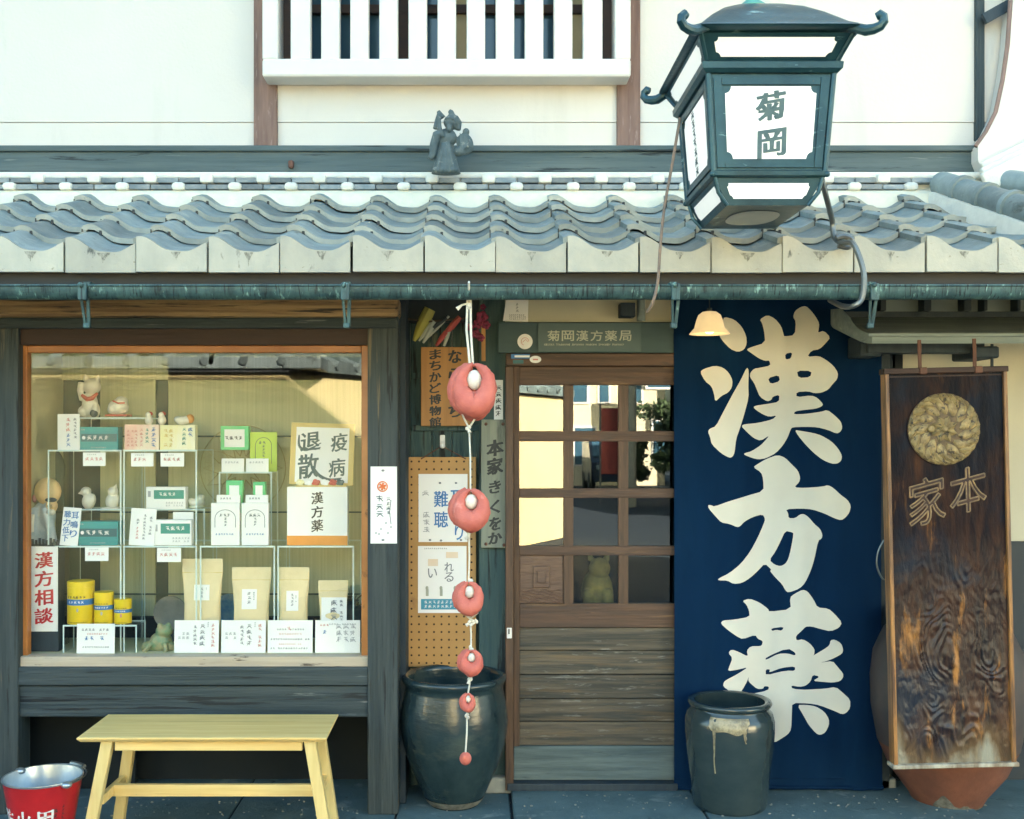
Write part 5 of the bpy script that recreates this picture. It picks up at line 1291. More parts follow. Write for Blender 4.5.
for i in range(nA):
    a0 = -2.26 + .92 * i / nA; a1 = -2.26 + .92 * (i + 1) / nA
    def low(t): return 96 - 9 * math.sin(math.pi * min(1, t * 1.05)) ** .6 - 4 * math.sin(t * 9 + 1) * .6 - (26 if .10 < t < .16 else 0) * 1.0 - (9 if .84 < t < .90 else 0)
    zz = [low(i / nA), low((i + 1) / nA)]
    m_ = 7
    for k in range(m_):
        q = []
        for (aa, zb_) in ((a0, zz[0]), (a1, zz[1])):
            for kk in (k, k + 1):
                z = (zb_ + (102.5 - zb_) * kk / m_); r_ = jr(z * s2) + .0018
                q.append((DXr + r_ * math.cos(aa), DDr + r_ * math.sin(aa), .02 + z * s2))
        b.face([q[0], q[2], q[3], q[1]])
for (aa, zb_) in ((-2.14, 45), (-1.44, 78)):
    b.tube([(DXr + (jr(z * s2)) * math.cos(aa + .01 * math.sin(z)), DDr + (jr(z * s2)) * math.sin(aa), .02 + z * s2) for z in [zb_ + (92 - zb_) * k / 9 for k in range(10)]], [.0035] + [.0028] * 9, 6)
bmesh.ops.remove_doubles(b.bm, verts=list(b.bm.verts), dist=.0004)
b.build('glaze_drip', M['drip'], j2, smooth=True)
# clay pot behind the hanging board
CX, CD = X(949, 5.08), 5.10; uq = CD / F
prof = [(0, .003), (30, 0), (33, 2), (37, 10), (55, 34), (66, 60), (72, 95), (73, 125), (70, 150), (60, 172), (50, 180), (50, 186), (54, 190), (52, 193), (46, 190), (46, 180), (0, 178)]
b = MB(); b.lathe([(r * uq, z * uq) for r, z in prof], (CX, CD, 0), 64); pot = b.build('clay_pot', M['clay'], smooth=True, angle=60, base=(CX, CD, 0)); tag(pot, 'big terracotta pot behind the scorched hanging board', 'pot')
b = MB(); b.lathe([(r * uq + .0015, z * uq) for r, z in prof[5:12]], (CX, CD, 0), 64); b.build('glaze', M['clayback'], pot, smooth=True)
b = MB(); rr = random.Random(4)
for i in range(34):
    a = -2.35 + 1.5 * i / 34; a2 = -2.35 + 1.5 * (i + 1) / 34
    h0, h1 = [3.5 + 15 * math.exp(-((x_ + 2.05) / .22) ** 2) + 5 * math.exp(-((x_ + 1.5) / .16) ** 2) + 2.2 * mn.noise(Vector((x_ * 9, 1, 2))) for x_ in (a, a2)]
    q = []
    def pr(z):
        for k in range(1, 6):
            if prof[k][1] <= z <= prof[k + 1][1]:
                return prof[k][0] + (prof[k + 1][0] - prof[k][0]) * (z - prof[k][1]) / (prof[k + 1][1] - prof[k][1])
        return 33
    for (aa, hh) in ((a, h0), (a2, h1)):
        for kk in range(4):
            z = .5 + (hh - .5) * kk / 3; r_ = pr(z) * uq + .002; q.append((CX + r_ * math.cos(aa), CD + r_ * math.sin(aa), z * uq))
    for kk in range(3): b.face([q[kk], q[4 + kk], q[5 + kk], q[kk + 1]])
bmesh.ops.remove_doubles(b.bm, verts=list(b.bm.verts), dist=.0004)
b.build('salt_stain', M['efflor'], pot, smooth=True)

# ------------------------------------------------------------------ carved hanging board
KD = 4.70; uk = KD / F
kb_loc = at(953, 765, KD)
kan = thing('hanging_signboard', 'tall scorched wooden signboard with gilt round crest and carved characters', 'sign', kb_loc)
Hk, Wk = 397 * uk, 122 * uk
def kl(dx, dz, dy=0): return kb_loc + Vector((dx, dy, dz))
g = MB(); nx_, nz_ = 100, 300; rr = random.Random(8)
from mathutils import noise as mn
def kh(u, v):   # carved relief
    x, z = u * Wk, v * Hk
    amp = max(0, min(1, (.62 - v) * 5)) * min(1, u * 12, (1 - u) * 12, v * 14)
    wx = x + .05 * mn.noise(Vector((x * 7, z * 5, 2))); wz = z + .06 * mn.noise(Vector((x * 6, z * 6, 7)))
    k = mn.noise(Vector((wx * 13, wz * 9, 1.3)))
    h = .5 + .5 * math.sin(k * 22)
    g_ = mn.noise(Vector((x * 60, z * 10, 3)))
    msk = max(0, min(1, .5 + 2.2 * mn.noise(Vector((x * 8, z * 5, 11)))))
    return amp * (.0062 * msk * h ** 1.5 + .005 * abs(mn.noise(Vector((x * 18, z * 11, 8)))) + .004 * abs(mn.noise(Vector((x * 40, z * 22, 4))))) + .0012 * g_ * min(1, u * 12, (1 - u) * 12)
vf = [[g._v(kl((u - .5) * (Wk - .03), v * Hk, -.012 - kh(u, v))) for u in [i / nx_ for i in range(nx_ + 1)]] for v in [j / nz_ for j in range(nz_ + 1)]]
for j in range(nz_):
    for i in range(nx_): g.bm.faces.new((vf[j][i], vf[j][i + 1], vf[j + 1][i + 1], vf[j + 1][i]))
g.box(kb_loc.x - Wk / 2 + .014, kb_loc.x + Wk / 2 - .014, KD - .004, KD + .03, kb_loc.z + .001, kb_loc.z + Hk - .001)
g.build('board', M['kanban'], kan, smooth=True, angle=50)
for sx in (-1, 1):
    b = MB(); cx_ = kb_loc.x + sx * (Wk / 2 - .009); b.box(cx_ - .009, cx_ + .009, KD - .026, KD + .034, kb_loc.z + .004, kb_loc.z + Hk, .005)
    b.build('side_rail', M['kanbanedge'], kan)
b = MB(); b.box(kb_loc.x - Wk / 2 - .004, kb_loc.x + Wk / 2 + .004, KD - .028, KD + .036, kb_loc.z + Hk - .022, kb_loc.z + Hk + .002, .003); b.box(kb_loc.x - Wk / 2 + .02, kb_loc.x + Wk / 2 - .02, KD - .016, KD - .004, kb_loc.z + Hk - .036, kb_loc.z + Hk - .031); b.build('top_rail', M['kanbandark'], kan)
b = MB(); b.box(kb_loc.x - Wk / 2 - .008, kb_loc.x + Wk / 2 + .008, KD - .034, KD + .04, kb_loc.z - .004, kb_loc.z + .014, .004); b.build('foot_rail', M['bronzewood'], kan)
# round crest
cc = kl((946 - 949) * uk, (765 - 429) * uk, -.016); rm = 37 * uk
b = MB()
b.loft([[cc + Vector((r_ * math.cos(a), dy, r_ * math.sin(a))) for a in [2 * math.pi * i / 48 for i in range(48)]] for r_, dy in ((rm * .97, .006), (rm * .97, -.004), (rm * .90, -.009), (rm * .2, -.012))])
crest = b.build('crest', M['golddark'], kan, smooth=True, angle=40)
b = MB(); rr = random.Random(3)
def leaf_(p, ang, l, w, lift):
    d = Vector((math.cos(ang), 0, math.sin(ang))); e = Vector((-d.z, 0, d.x)); pts = []
    for t in (0, .2, .45, .7, .9, 1): pts.append((t, w * math.sin(math.pi * min(1, t * .95 + .05)) ** .8))
    cen = [b._v(p + d * l * t + e * (l * .22 * t * t) + Vector((0, -lift - .004 * math.sin(math.pi * t), 0))) for t, _ in pts]
    lf = [b._v(p + d * l * t + e * (l * .22 * t * t + q) + Vector((0, -lift * .3, 0))) for t, q in pts]; rt = [b._v(p + d * l * t + e * (l * .22 * t * t - q) + Vector((0, -lift * .3, 0))) for t, q in pts]
    for i in range(5):
        b.bm.faces.new((lf[i], lf[i + 1], cen[i + 1], cen[i])); b.bm.faces.new((cen[i], cen[i + 1], rt[i + 1], rt[i]))
fl = cc + Vector((-.004, -.010, 0))
for k in range(8): leaf_(fl, k * math.pi / 4 + .2, rm * .36, rm * .115, .010)
for k in range(13): leaf_(cc + Vector((rm * .40 * math.cos(k * .483), -.008, rm * .40 * math.sin(k * .483))), k * .483 + .5, rm * .44, rm * .125, .009)
for k in range(19): leaf_(cc + Vector((rm * .68 * math.cos(k * .3307), -.006, rm * .68 * math.sin(k * .3307))), k * .3307 + .85, rm * .40, rm * .11, .008)
for k in range(26): leaf_(cc + Vector((rm * .86 * math.cos(k * .2417), -.004, rm * .86 * math.sin(k * .2417))), k * .2417 + 1.3, rm * .26, rm * .09, .007)
b.ell(fl + Vector((0, -.012, 0)), (rm * .09, .008, rm * .09), 12); b.ell(fl + Vector((-rm * .36, -.01, rm * .02)), (rm * .10, .008, rm * .10), 12)
b.build('crest_leaves', M['gold'], crest, smooth=True, angle=60)
def carve_outline(b, ch, cx, cz, w, h, y, r_, shear=.15):
    c = bpy.data.curves.new('g', 'FONT'); c.body = ch; c.size = 1; c.offset = .03; c.resolution_u = 3; c.fill_mode = 'NONE'
    o = bpy.data.objects.new('g', c); COL.objects.link(o); dg = bpy.context.evaluated_depsgraph_get(); dg.update()
    me = bpy.data.meshes.new_from_object(o.evaluated_get(dg))
    co = [Vector((v.co.x, v.co.y)) for v in me.vertices]; ed = [tuple(e.vertices) for e in me.edges]
    bpy.data.objects.remove(o)
    x0_ = min(v.x for v in co); x1_ = max(v.x for v in co); y0_ = min(v.y for v in co); y1_ = max(v.y for v in co)
    P = []
    for v in co:
        u_2 = (v.x - x0_) / (x1_ - x0_) - .5; w2 = (v.y - y0_) / (y1_ - y0_) - .5; w2 += shear * u_2
        P.append(Vector((cx + u_2 * w, y, cz + w2 * h)))
    for a, c_ in ed:
        if (P[a] - P[c_]).length > 1e-5: b.tube([P[a], P[c_]], r_, 5)
b = MB(); q = MB()
for ch, px, py, w_, h_ in (('家', 926, 500, 36, 46), ('本', 967, 490, 36, 44)):
    p = kl((px - 947) * uk, (765 - py) * uk)
    carve_outline(b, ch, p.x, p.z, w_ * uk, h_ * uk, KD - .0135, .0032, .2)
    write(q, ch, p.x, p.z, w_ * uk, h_ * uk, flat(KD - .0135), .03, .2)
b.build('carved_edge', M['carve'], kan); q.build('carved_ground', M['kanbandark'], kan)
for px in (920, 975):
    b = MB(); p = kl((px - 943) * uk, Hk); b.box(p.x - .008, p.x + .008, KD + .005, KD + .011, p.z - .02, Z(346, KD) + .03, .002); b.box(p.x - .016, p.x + .016, KD - .033, KD + .04, p.z - .026, p.z + .004, .004); b.build('iron_strap', M['rust'], kan)
kan.rotation_euler = (0, R(-1.35), 0)
b = MB(); b.tube([at(992, 344, 4.96), at(992, 376, 4.96)], .007, 8); o = b.build('iron_rod', M['darkblue']); tag(o, 'thin dark iron rod hanging by the top right of the signboard', 'rod')
b = MB(); b.tube(spl([at(884, 540, 4.9), at(878, 552, 4.9), at(877, 566, 4.9), at(882, 578, 4.9), at(888, 580, 4.9)]), .004, 6); o = b.build('wire_loop', M['wire'], smooth=True); tag(o, 'thin bent wire loop sticking out at the left edge of the signboard', 'wire')

# ------------------------------------------------------------------ bench and bucket
bx0, bx1, by0, by1, bz = -1.620, -.602, 4.47, 4.855, .47
ben = thing('wooden_bench', 'simple pale yellow pine bench below the shop window', 'bench', ((bx0 + bx1) / 2, (by0 + by1) / 2, 0))
b = MB(); b.loft([[(bx0 + i_, by0 + i_, z), (bx1 - i_, by0 + i_, z), (bx1 - i_, by1 - i_, z), (bx0 + i_, by1 - i_, z)] for i_, z in ((.012, bz - .020), (.001, bz - .008), (0, bz - .003), (.003, bz))]); b.build('seat', M['bench'], ben)
yf, yb = by0 + .045, by1 - .045
legs = [(bx0 + .115, bx0 + .030, yf, -1), (bx1 - .075, bx1 + .005, yf, 1), (bx0 + .125, bx0 + .055, yb, -1), (bx1 - .085, bx1 - .02, yb, 1)]
for (xt, xb, yy, sx) in legs:
    b = MB(); b.bar((xt, yy, bz - .02), (xb, yy + (-.02 if yy == yf else .02), 0), .047, .040, .004); b.build('leg', M['benchz'], ben)
for yy in (yf, yb):
    b = MB(); b.box(bx0 + .145, bx1 - .105, yy - .012, yy + .012, bz - .062, bz - .0205, .002); b.build('apron', M['bench'], ben)
for (xa, s_) in ((bx0 + .070, 1), (bx1 - .035, -1)):
    b = MB(); b.bar((xa + .012 * s_, yf + .01, .20), (xa + .018 * s_, yb - .01, .20), .022, .04, .003, up=(0, 0, 1)); b.build('side_stretcher', M['bench'], ben)
b = MB(); b.box(bx0 + .085, bx1 - .05, (yf + yb) / 2 - .012, (yf + yb) / 2 + .012, .172, .222, .003); b.build('long_stretcher', M['bench'], ben)

kx, ky, kz, kr = X(43, 4.52), 4.52, .30, .156
bk = thing('fire_bucket', 'red enamel fire bucket with white characters left of the bench', 'bucket', (kx, ky, 0))
rb = .105
def rz(z): return rb + (kr - rb) * (z / kz)
b = MB(); b.lathe([(0, .004), (rb, 0), (rb + .003, .004), (rz(.1), .1), (rz(.2), .2), (rz(kz - .012), kz - .012), (kr, kz - .006)], (kx, ky, 0), 64); b.build('bucket_shell', M['red'], bk, smooth=True, angle=50)
b = MB(); b.lathe([(kr, kz - .007), (kr + .004, kz - .003), (kr + .003, kz + .002), (kr - .003, kz + .001), (rz(.15) - .005, .15), (rb - .004, .012), (0, .010)], (kx, ky, 0), 64); b.build('bucket_lining', M['zinc'], bk, smooth=True, angle=60)
b = MB()
def onb(cx, z): a = -math.pi / 2 + cx / .15; r_ = rz(z) + .0012; return (kx + r_ * math.cos(a), ky + r_ * math.sin(a), z)
q = MB()
for ch, ang in (('防', -.125), ('火', -.030), ('用', .062)): write(q, ch, ang + .0, .155, .078, .088, onb, .022, .02, .004)
q.build('white_lettering', M['white'], bk)
q = MB(); marks(q, .098, .122, .06, .20, 1, onb, True, .9, 3); marks(q, .135, .152, .05, .21, 1, onb, True, .9, 5); q.build('small_print', M['inkblack'], bk)
b = MB(); aa = 1.10
for sg in (-1, 1):
    a = -.62 if sg < 0 else -.62 + math.pi
    c_ = Vector((kx + (kr + .006) * math.cos(a), ky + (kr + .006) * math.sin(a), kz - .008))
    b.ell(c_, (.022, .022, .014), 12); 
split(b.build('handle_ear', M['zinc'], bk, smooth=True))
b = MB(); a0 = -.62; pts = []
for i in range(25):
    t = math.pi * i / 24; dirv = Vector((math.cos(a0), math.sin(a0), 0)); per = Vector((-dirv.y, dirv.x, 0))
    pts.append(Vector((kx, ky, kz - .006)) + dirv * math.cos(t) * (kr + .012) + per * math.sin(t) * (kr + .012) + Vector((0, 0, .006 * math.sin(t))))
b.tube(pts, .0035, 6); b.tube([p + Vector((0, 0, .006)) for p in pts[10:15]], .011, 8); b.build('bail_handle', M['wire'], bk, smooth=True)
# ------------------------------------------------------------------ window display
def acryl(label, px0, px1, pt, pb, d0, d1, group='clear shelf stands in the display', rail=True):
    x0, x1 = X(px0, d0), X(px1, d0); z1, z0 = Z(pt, d0), Z(pb, d0) + .0015
    t_ = thing('acrylic_stand', label, 'display stand', ((x0 + x1) / 2, (d0 + d1) / 2, z0), group)
    b = MB(); b.box(x0, x1, d0, d1, z1 - .005, z1); b.build('shelf_plate', M['acrylic'], t_)
    for xa in (x0, x1 - .005):
        b = MB(); b.box(xa, xa + .005, d0 + .001, d1 - .001, z0, z1 - .0055); b.build('side_plate', M['acrylic'], t_)
    b = MB(); e = .0042
    b.box(x0, x1, d0 - .003, d0 - .0005, z1 - .0065, z1 + .001); b.box(x0, x0 + e + .002, d0 - .003, d0 - .0005, z0, z1 - .007); b.box(x1 - e - .002, x1, d0 - .003, d0 - .0005, z0, z1 - .007)
    b.box(x0, x1, d1 + .0005, d1 + .002, z1 - .005, z1); b.box(x0, x0 + .004, d1 + .0005, d1 + .002, z0, z1 - .006); b.box(x1 - .004, x1, d1 + .0005, d1 + .002, z0, z1 - .006)
    b.build('bright_edge', M['edge'], t_)
    return t_
FZ = .7005
SD = 5.10
acryl('upper left clear shelf stand under the teal carton', 48, 121.5, 450, 545, SD, 5.42)
acryl('upper clear shelf stand under the pink and yellow cartons', 123.5, 197, 450, 545, SD, 5.42)
acryl('lower left clear shelf stand around the yellow tins', 55, 121.5, 546, 655, SD, 5.42)
acryl('lower clear shelf stand below the white and green cartons', 123.5, 197, 546, 655, SD, 5.42)
acryl('clear shelf stand holding the two white packets', 200, 275, 546, 655, SD, 5.42)
acryl('clear shelf stand holding the white box with orange band', 277.5, 354, 546, 655, SD, 5.42)
acryl('small clear riser holding the beckoning cat', 79, 152, 417.5, 449, 5.24, 5.40)
acryl('tall thin clear riser behind the white packets', 219, 272, 472, 545.5, 5.24, 5.40)
acryl('small clear riser holding two white figurines', 80, 122, 509, 545.5, 5.25, 5.40)
acryl('low clear riser under the yellow tins', 63, 137, 625, 653, 5.06, 5.09 + .10)
acryl('clear riser beside the stacked white and green cartons', 140, 205, 509, 545.5, 5.25, 5.38)

def board(name, label, cat, px0, py0, px1, py1, D, m, t=.003, lean=0.0, roll=0.0, group=None, base=None):
    x0, x1, z0, z1 = X(px0, D), X(px1, D), Z(py1, D), Z(py0, D)
    if base is not None: z0 = base
    b = MB(); b.box(x0, x1, D, D + t, z0, z1, min(.0012, t * .3))
    o = b.build(name, m, base=((x0 + x1) / 2, D, z0)); tag(o, label, cat, group)
    o.rotation_euler = (R(lean), R(roll), 0)
    return o, (x0, x1, z0, z1)
def rect(D, r, fx0, fx1, fz0, fz1, b, lift=.001):
    x0, x1, z0, z1 = r
    b.box(x0 + (x1 - x0) * fx0, x0 + (x1 - x0) * fx1, D - lift, D - .0001, z0 + (z1 - z0) * fz0, z0 + (z1 - z0) * fz1)
def pr(o, name, D, r, m, items):
    """printed marks on a board: ('r', fx0,fx1,fz0,fz1) | ('m', fx0,fx1,fz0,fz1, rows, vertical, seed) | ('c', char, fx, fz, fw, fh)"""
    b = MB(); x0, x1, z0, z1 = r; w, h = x1 - x0, z1 - z0
    for it in items:
        if it[0] == 'r': rect(D, r, *it[1:5], b, .0008)
        elif it[0] == 'm': marks(b, x0 + w * it[1], x0 + w * it[2], z0 + h * it[3], z0 + h * it[4], it[5], flat(D - .0013), it[6], .85, it[7])
        else: write(b, it[1], x0 + w * it[2], z0 + h * it[3], w * it[4], h * it[5], flat(D - .0014), .02, .06, .004)
    return b.build(name, m, o)
def carton(name, label, cat, px0, py0, px1, py1, D, depth, m, base=None):
    x0, x1, z0, z1 = X(px0, D), X(px1, D), Z(py1, D), Z(py0, D)
    if base is not None: z0 = base
    b = MB(); b.box(x0, x1, D, D + depth, z0, z1, .0015)
    o = b.build(name, m, base=((x0 + x1) / 2, D + depth / 2, z0)); tag(o, label, cat)
    return o, (x0, x1, z0, z1)
zA, zB = Z(450, SD) + .0005, Z(546, SD) + .0005
# upper shelf
o, r = board('card', 'white card with pink and blue writing on the upper shelf left of the teal carton', 'card', 57.5, 414, 79.5, 449.5, 5.13, M['paper'], base=zA)
pr(o, 'print', 5.13, r, M['inkpink'], [('m', .36, .62, .52, .9, 1, True, 3)]); pr(o, 'blue_print', 5.13, r, M['inkblue'], [('m', .36, .62, .1, .46, 1, True, 5)]); pr(o, 'grey_print', 5.13, r, M['inkmid'], [('m', .72, .9, .25, .9, 1, True, 4)])
def tealbox(label, px0, py0, px1, py1, D, base):
    o, r = carton('medicine_carton', label, 'carton', px0, py0, px1, py1, D, .07, M['teal'], base)
    pr(o, 'dark_band', D, r, M['tealdark'], [('r', .03, .97, .36, .70)])
    b = MB(); x0, x1, z0, z1 = r; w, h = x1 - x0, z1 - z0; zc = z0 + h * .53
    b.ell((x0 + w * .10, D - .0012, zc), (.0085, .0008, .0085), 14); marks(b, x0 + w * .18, x0 + w * .86, zc - h * .13, zc + h * .13, 1, flat(D - .0016), False, 1.0, int(px0) + int(py0), .9); b.build('white_lettering', M['paper'], o)
    pr(o, 'pale_line', D, r, M['inkpale'], [('m', .28, .72, .06, .14, 1, False, 7), ('m', .03, .14, .84, .93, 1, False, 3)])
tealbox('teal medicine carton with white lettering on the upper shelf', 80, 427, 118, 449.5, 5.13, zA)
tealbox('teal medicine carton with white lettering on the lower shelf', 78.5, 521.5, 118, 545.5, 5.13, zB)
o, r = carton('medicine_carton', 'pink and white carton on the upper shelf', 'carton', 124.5, 424.5, 159, 449.5, 5.13, .05, M['pinkcard'], zA)
pr(o, 'print', 5.13, r, M['tealgreen'], [('m', .60, .72, .2, .85, 1, True, 3)]); pr(o, 'blue_print', 5.13, r, M['inkblue'], [('m', .76, .93, .12, .9, 1, True, 5)]); pr(o, 'grey_print', 5.13, r, M['inkpink'], [('m', .06, .4, .1, .8, 3, True, 4), ('m', .44, .56, .15, .85, 1, True, 9)])
o, r = carton('medicine_carton', 'pale yellow carton on the upper shelf with blue column print', 'carton', 160, 425, 195, 449.5, 5.13, .05, M['yellowcard'], zA)
pr(o, 'print', 5.13, r, M['tealgreen'], [('m', .62, .76, .2, .9, 1, True, 8)]); pr(o, 'blue_print', 5.13, r, M['inkblue'], [('m', .78, .95, .3, .92, 1, True, 6)]); pr(o, 'grey_print', 5.13, r, M['tan'], [('m', .1, .4, .1, .85, 2, True, 4)])
# price tags
for lab, px0, py0, px1, py1 in (('white price tag clipped under the teal carton of the upper shelf', 83, 452.5, 105.5, 466), ('white price tag under the pink carton', 131, 453, 153.5, 466.5), ('white price tag under the yellow carton', 160.5, 453, 184, 466.5), ('white price tag under the teal carton of the lower shelf', 85, 547.5, 108.5, 561), ('white price tag below the lower white and green carton', 157, 548, 181, 562)):
    o, r = board('price_tag', lab, 'price tag', px0, py0, px1, py1, 5.09, M['paper'], .0012)
    pr(o, 'print', 5.09, r, M['inkpink'], [('m', .1, .9, .35, .7, 1, False, int(px0))])
    pr(o, 'grey_print', 5.09, r, M['inkpale'], [('m', .1, .6, .78, .92, 1, False, 2)])
# white and green cartons of the middle
for lab, px0, py0, px1, py1, D, bs in (('white carton with green band raised on the clear riser', 146, 487, 185.5, 509, 5.24, Z(509, 5.25) + .0005), ('white carton with green band standing low on the lower shelf', 153, 520, 191.5, 545.5, 5.13, zB)):
    o, r = carton('medicine_carton', lab, 'carton', px0, py0, px1, py1, D, .05, M['paper'], bs)
    g_ = pr(o, 'green_band', D, r, M['tealgreen'], [('r', .20, .96, .46, .86)])
    b = MB(); x0, x1, z0, z1 = r; w, h = x1 - x0, z1 - z0; marks(b, x0 + w * .32, x0 + w * .84, z0 + h * .56, z0 + h * .78, 1, flat(D - .0017), False, 1, 5, .9); b.build('white_lettering', M['paper'], g_)
    pr(o, 'print', D, r, M['inkpale'], [('m', .5, .95, .1, .34, 2, False, 8), ('r', .05, .12, .55, .82)])
o, r = board('card', 'plain white card propped behind the lower white and green carton', 'card', 173, 512, 193.5, 530, 5.21, M['paper'], base=zB)
o, r = board('card', 'white card with three columns of writing beside the lower white and green carton', 'card', 128.5, 508.5, 154, 545.5, 5.12, M['paper'], lean=-5, roll=3, base=zB)
pr(o, 'print', 5.12, r, M['inkmid'], [('m', .5, .64, .1, .85, 1, True, 3), ('m', .74, .88, .3, .8, 1, True, 6)]); pr(o, 'red_print', 5.12, r, M['inkpink'], [('m', .24, .38, .12, .5, 1, True, 7)]); pr(o, 'black_print', 5.12, r, M['ink'], [('m', .24, .38, .55, .82, 1, True, 2)])
o, r = board('card', 'tilted white card with blue brush writing beside the old man doll', 'card', 59.5, 507.5, 77.5, 543, 5.115, M['paper'], lean=-6, roll=4, base=zB)
b = MB(); x0, x1, z0, z1 = r
for i, ch in enumerate('耳鳴り'): write(b, ch, x0 + (x1 - x0) * .70, z1 - (z1 - z0) * (.2 + .24 * i), .034, .034, flat(5.1135), .02, .12, .01)
for i, ch in enumerate('聴力低下'): write(b, ch, x0 + (x1 - x0) * .27, z1 - (z1 - z0) * (.18 + .21 * i), .032, .032, flat(5.1135), .02, .12, .01)
b.build('brush_lettering', M['inkblue'], o)
# green group
o, r = carton('medicine_carton', 'green edged carton with white label on the thin riser', 'carton', 220.5, 426, 248.5, 450, 5.27, .05, M['green'])
pr(o, 'label', 5.27, r, M['paper'], [('r', .14, .86, .12, .86)]); b = MB(); marks(b, r[0] + .02, r[1] - .02, (r[2] + r[3]) / 2 - .012, (r[2] + r[3]) / 2 + .012, 1, flat(5.2685), False, 1, 5); b.build('print', M['inkblack'], o)
b = MB(); b.box(X(222, 5.27), X(247, 5.27), 5.27, 5.33, Z(472, 5.25) + .0005, Z(450.2, 5.27)); o = b.build('clear_block', M['acrylic']); tag(o, 'clear block lifting the green edged carton', 'block')
o, r = board('card', 'lime green card with an arch drawing on the thin riser', 'card', 250, 432, 277, 472.3, 5.29, M['lime'], base=Z(472, 5.25) + .0005)
def arch(o, D, r, m, fx0, fx1, fz0, fz1, txt):
    x0, x1, z0, z1 = r; w, h = x1 - x0, z1 - z0; cx = x0 + w * (fx0 + fx1) / 2; hw = w * (fx1 - fx0) / 2
    pts = [(cx - hw, D - .0005, z0 + h * fz0), (cx - hw, D - .0005, z0 + h * (fz1 - .22))] + [(cx + hw * math.cos(a), D - .0005, z0 + h * (fz1 - .22) + h * .2 * math.sin(a)) for a in [math.pi - math.pi * i / 10 for i in range(1, 10)]] + [(cx + hw, D - .0005, z0 + h * (fz1 - .22)), (cx + hw, D - .0005, z0 + h * fz0)]
    b = MB(); b.tube(pts, .0012, 5); marks(b, cx - hw * .2, cx + hw * .25, z0 + h * (fz0 + .04), z0 + h * (fz1 - .2), 1, flat(D - .0014), True, 1, txt); marks(b, cx - hw * .6, cx + hw * .6, z0 + h * (fz1 - .2), z0 + h * (fz1 - .1), 1, flat(D - .0014), False, .8, txt + 1)
    b.build('arch_print', m, o)
arch(o, 5.29, r, M['ink'], .2, .8, .2, .88, 5)
for lab, px0, px1 in (('left small white card on the thin riser below the green carton', 221.5, 244), ('right small white card on the thin riser below the lime card', 246, 268.5)):
    o, r = board('card', lab, 'card', px0, 458.5, px1, 471.8, 5.245, M['paper'], .0015, base=Z(472, 5.24) + .0005)
    pr(o, 'print', 5.245, r, M['inkpale'], [('m', .15, .85, .6, .82, 1, False, int(px0))])
for lab, px0, py0, px1, py1 in (('left little green carton peeping over the white packets', 226, 480.5, 242.5, 503), ('right little green carton peeping over the white packets', 253, 482, 265, 495)):
    o, r = carton('medicine_carton', lab, 'carton', px0, py0, px1, py1 + 10, 5.19, .04, M['green']); pr(o, 'label', 5.19, r, M['paper'], [('r', .2, .8, .3, .85)])
    b = MB(); b.box(r[0] + .005, r[1] - .005, 5.195, 5.225, zB, r[2] - .0005); q = b.build('clear_block', M['acrylic']); tag(q, 'clear block under the ' + lab.split(' peeping')[0], 'block')
for lab, a, c_ in (('left white packet with an arch drawing', (211, 239.5), (216.5, 240)), ('right white packet with an arch drawing', (241.5, 268.5), (245.5, 268))):
    o, r = carton('medicine_packet', lab, 'packet', c_[0], 495, c_[1], 545.5, 5.16, .012, M['paper'], zB); pr(o, 'top_print', 5.16, r, M['inkmid'], [('m', .15, .85, .90, .96, 1, False, 3)])
    x0, x1 = X(a[0], 5.13), X(a[1], 5.13); z1 = Z(503, 5.13)
    b = MB(); b.box(x0, x1, 5.13, 5.155, zB, z1, .002); f = b.build('front_pack', M['paper'], o)
    rr_ = (x0, x1, zB, z1)
    bb = MB(); cx = (x0 + x1) / 2
    arch(f, 5.13, rr_, M['ink'], .14, .86, .42, .86, int(a[0])); bb = MB(); marks(bb, x0 + .02, x1 - .02, zB + .045, zB + .058, 1, flat(5.1285), False, .9, 4); bb.build('print', M['inkblue'], f)
# shikishi and white box
o, r = board('calligraphy_board', 'gold edged square calligraphy board with four sweeping characters', 'board', 289, 423, 353, 481.5, 5.20, M['tan'], .004, -4, 1.6, base=Z(485, 5.2))
pr(o, 'white_paper', 5.20, r, M['paper'], [('r', .085, .915, .04, .93)])
b = MB(); x0, x1, z0, z1 = r; w, h = x1 - x0, z1 - z0; fy = flat(5.1975)
for ch, fx, fz, fw, fh in (('疫', .76, .70, .26, .30), ('病', .74, .29, .26, .30), ('退', .31, .70, .32, .30), ('散', .29, .30, .32, .40)): write(b, ch, x0 + w * fx, z0 + h * fz, w * fw, h * fh, fy, .022, .14, .02)
def brush(b, pts, y, wd):
    P = spl([(p[0], y, p[1]) for p in pts], 6); n = len(P)
    for i in range(n - 1):
        t0, t1 = i / (n - 1), (i + 1) / (n - 1); d = (P[i + 1] - P[i]).normalized(); e = Vector((-d.z, 0, d.x)); f_ = lambda t: wd * (.35 + .9 * math.sin(math.pi * min(1, t * .9 + .1)))
        b.face([P[i] + e * f_(t0), P[i] - e * f_(t0), P[i + 1] - e * f_(t1), P[i + 1] + e * f_(t1)])
brush(b, [(x0 + w * .36, z0 + h * .30), (x0 + w * .46, z0 + h * .16), (x0 + w * .62, z0 + h * .09), (x0 + w * .82, z0 + h * .12)], 5.1972, .006)
brush(b, [(x0 + w * .13, z0 + h * .80), (x0 + w * .14, z0 + h * .62), (x0 + w * .26, z0 + h * .56), (x0 + w * .48, z0 + h * .68)], 5.1972, .005)
b.build('brush_lettering', M['ink'], o)
of = thing('folded_paper_row', 'row of tiny coloured folded paper flowers on top of the white box', 'paper flowers', at(320, 486.5, 5.15))
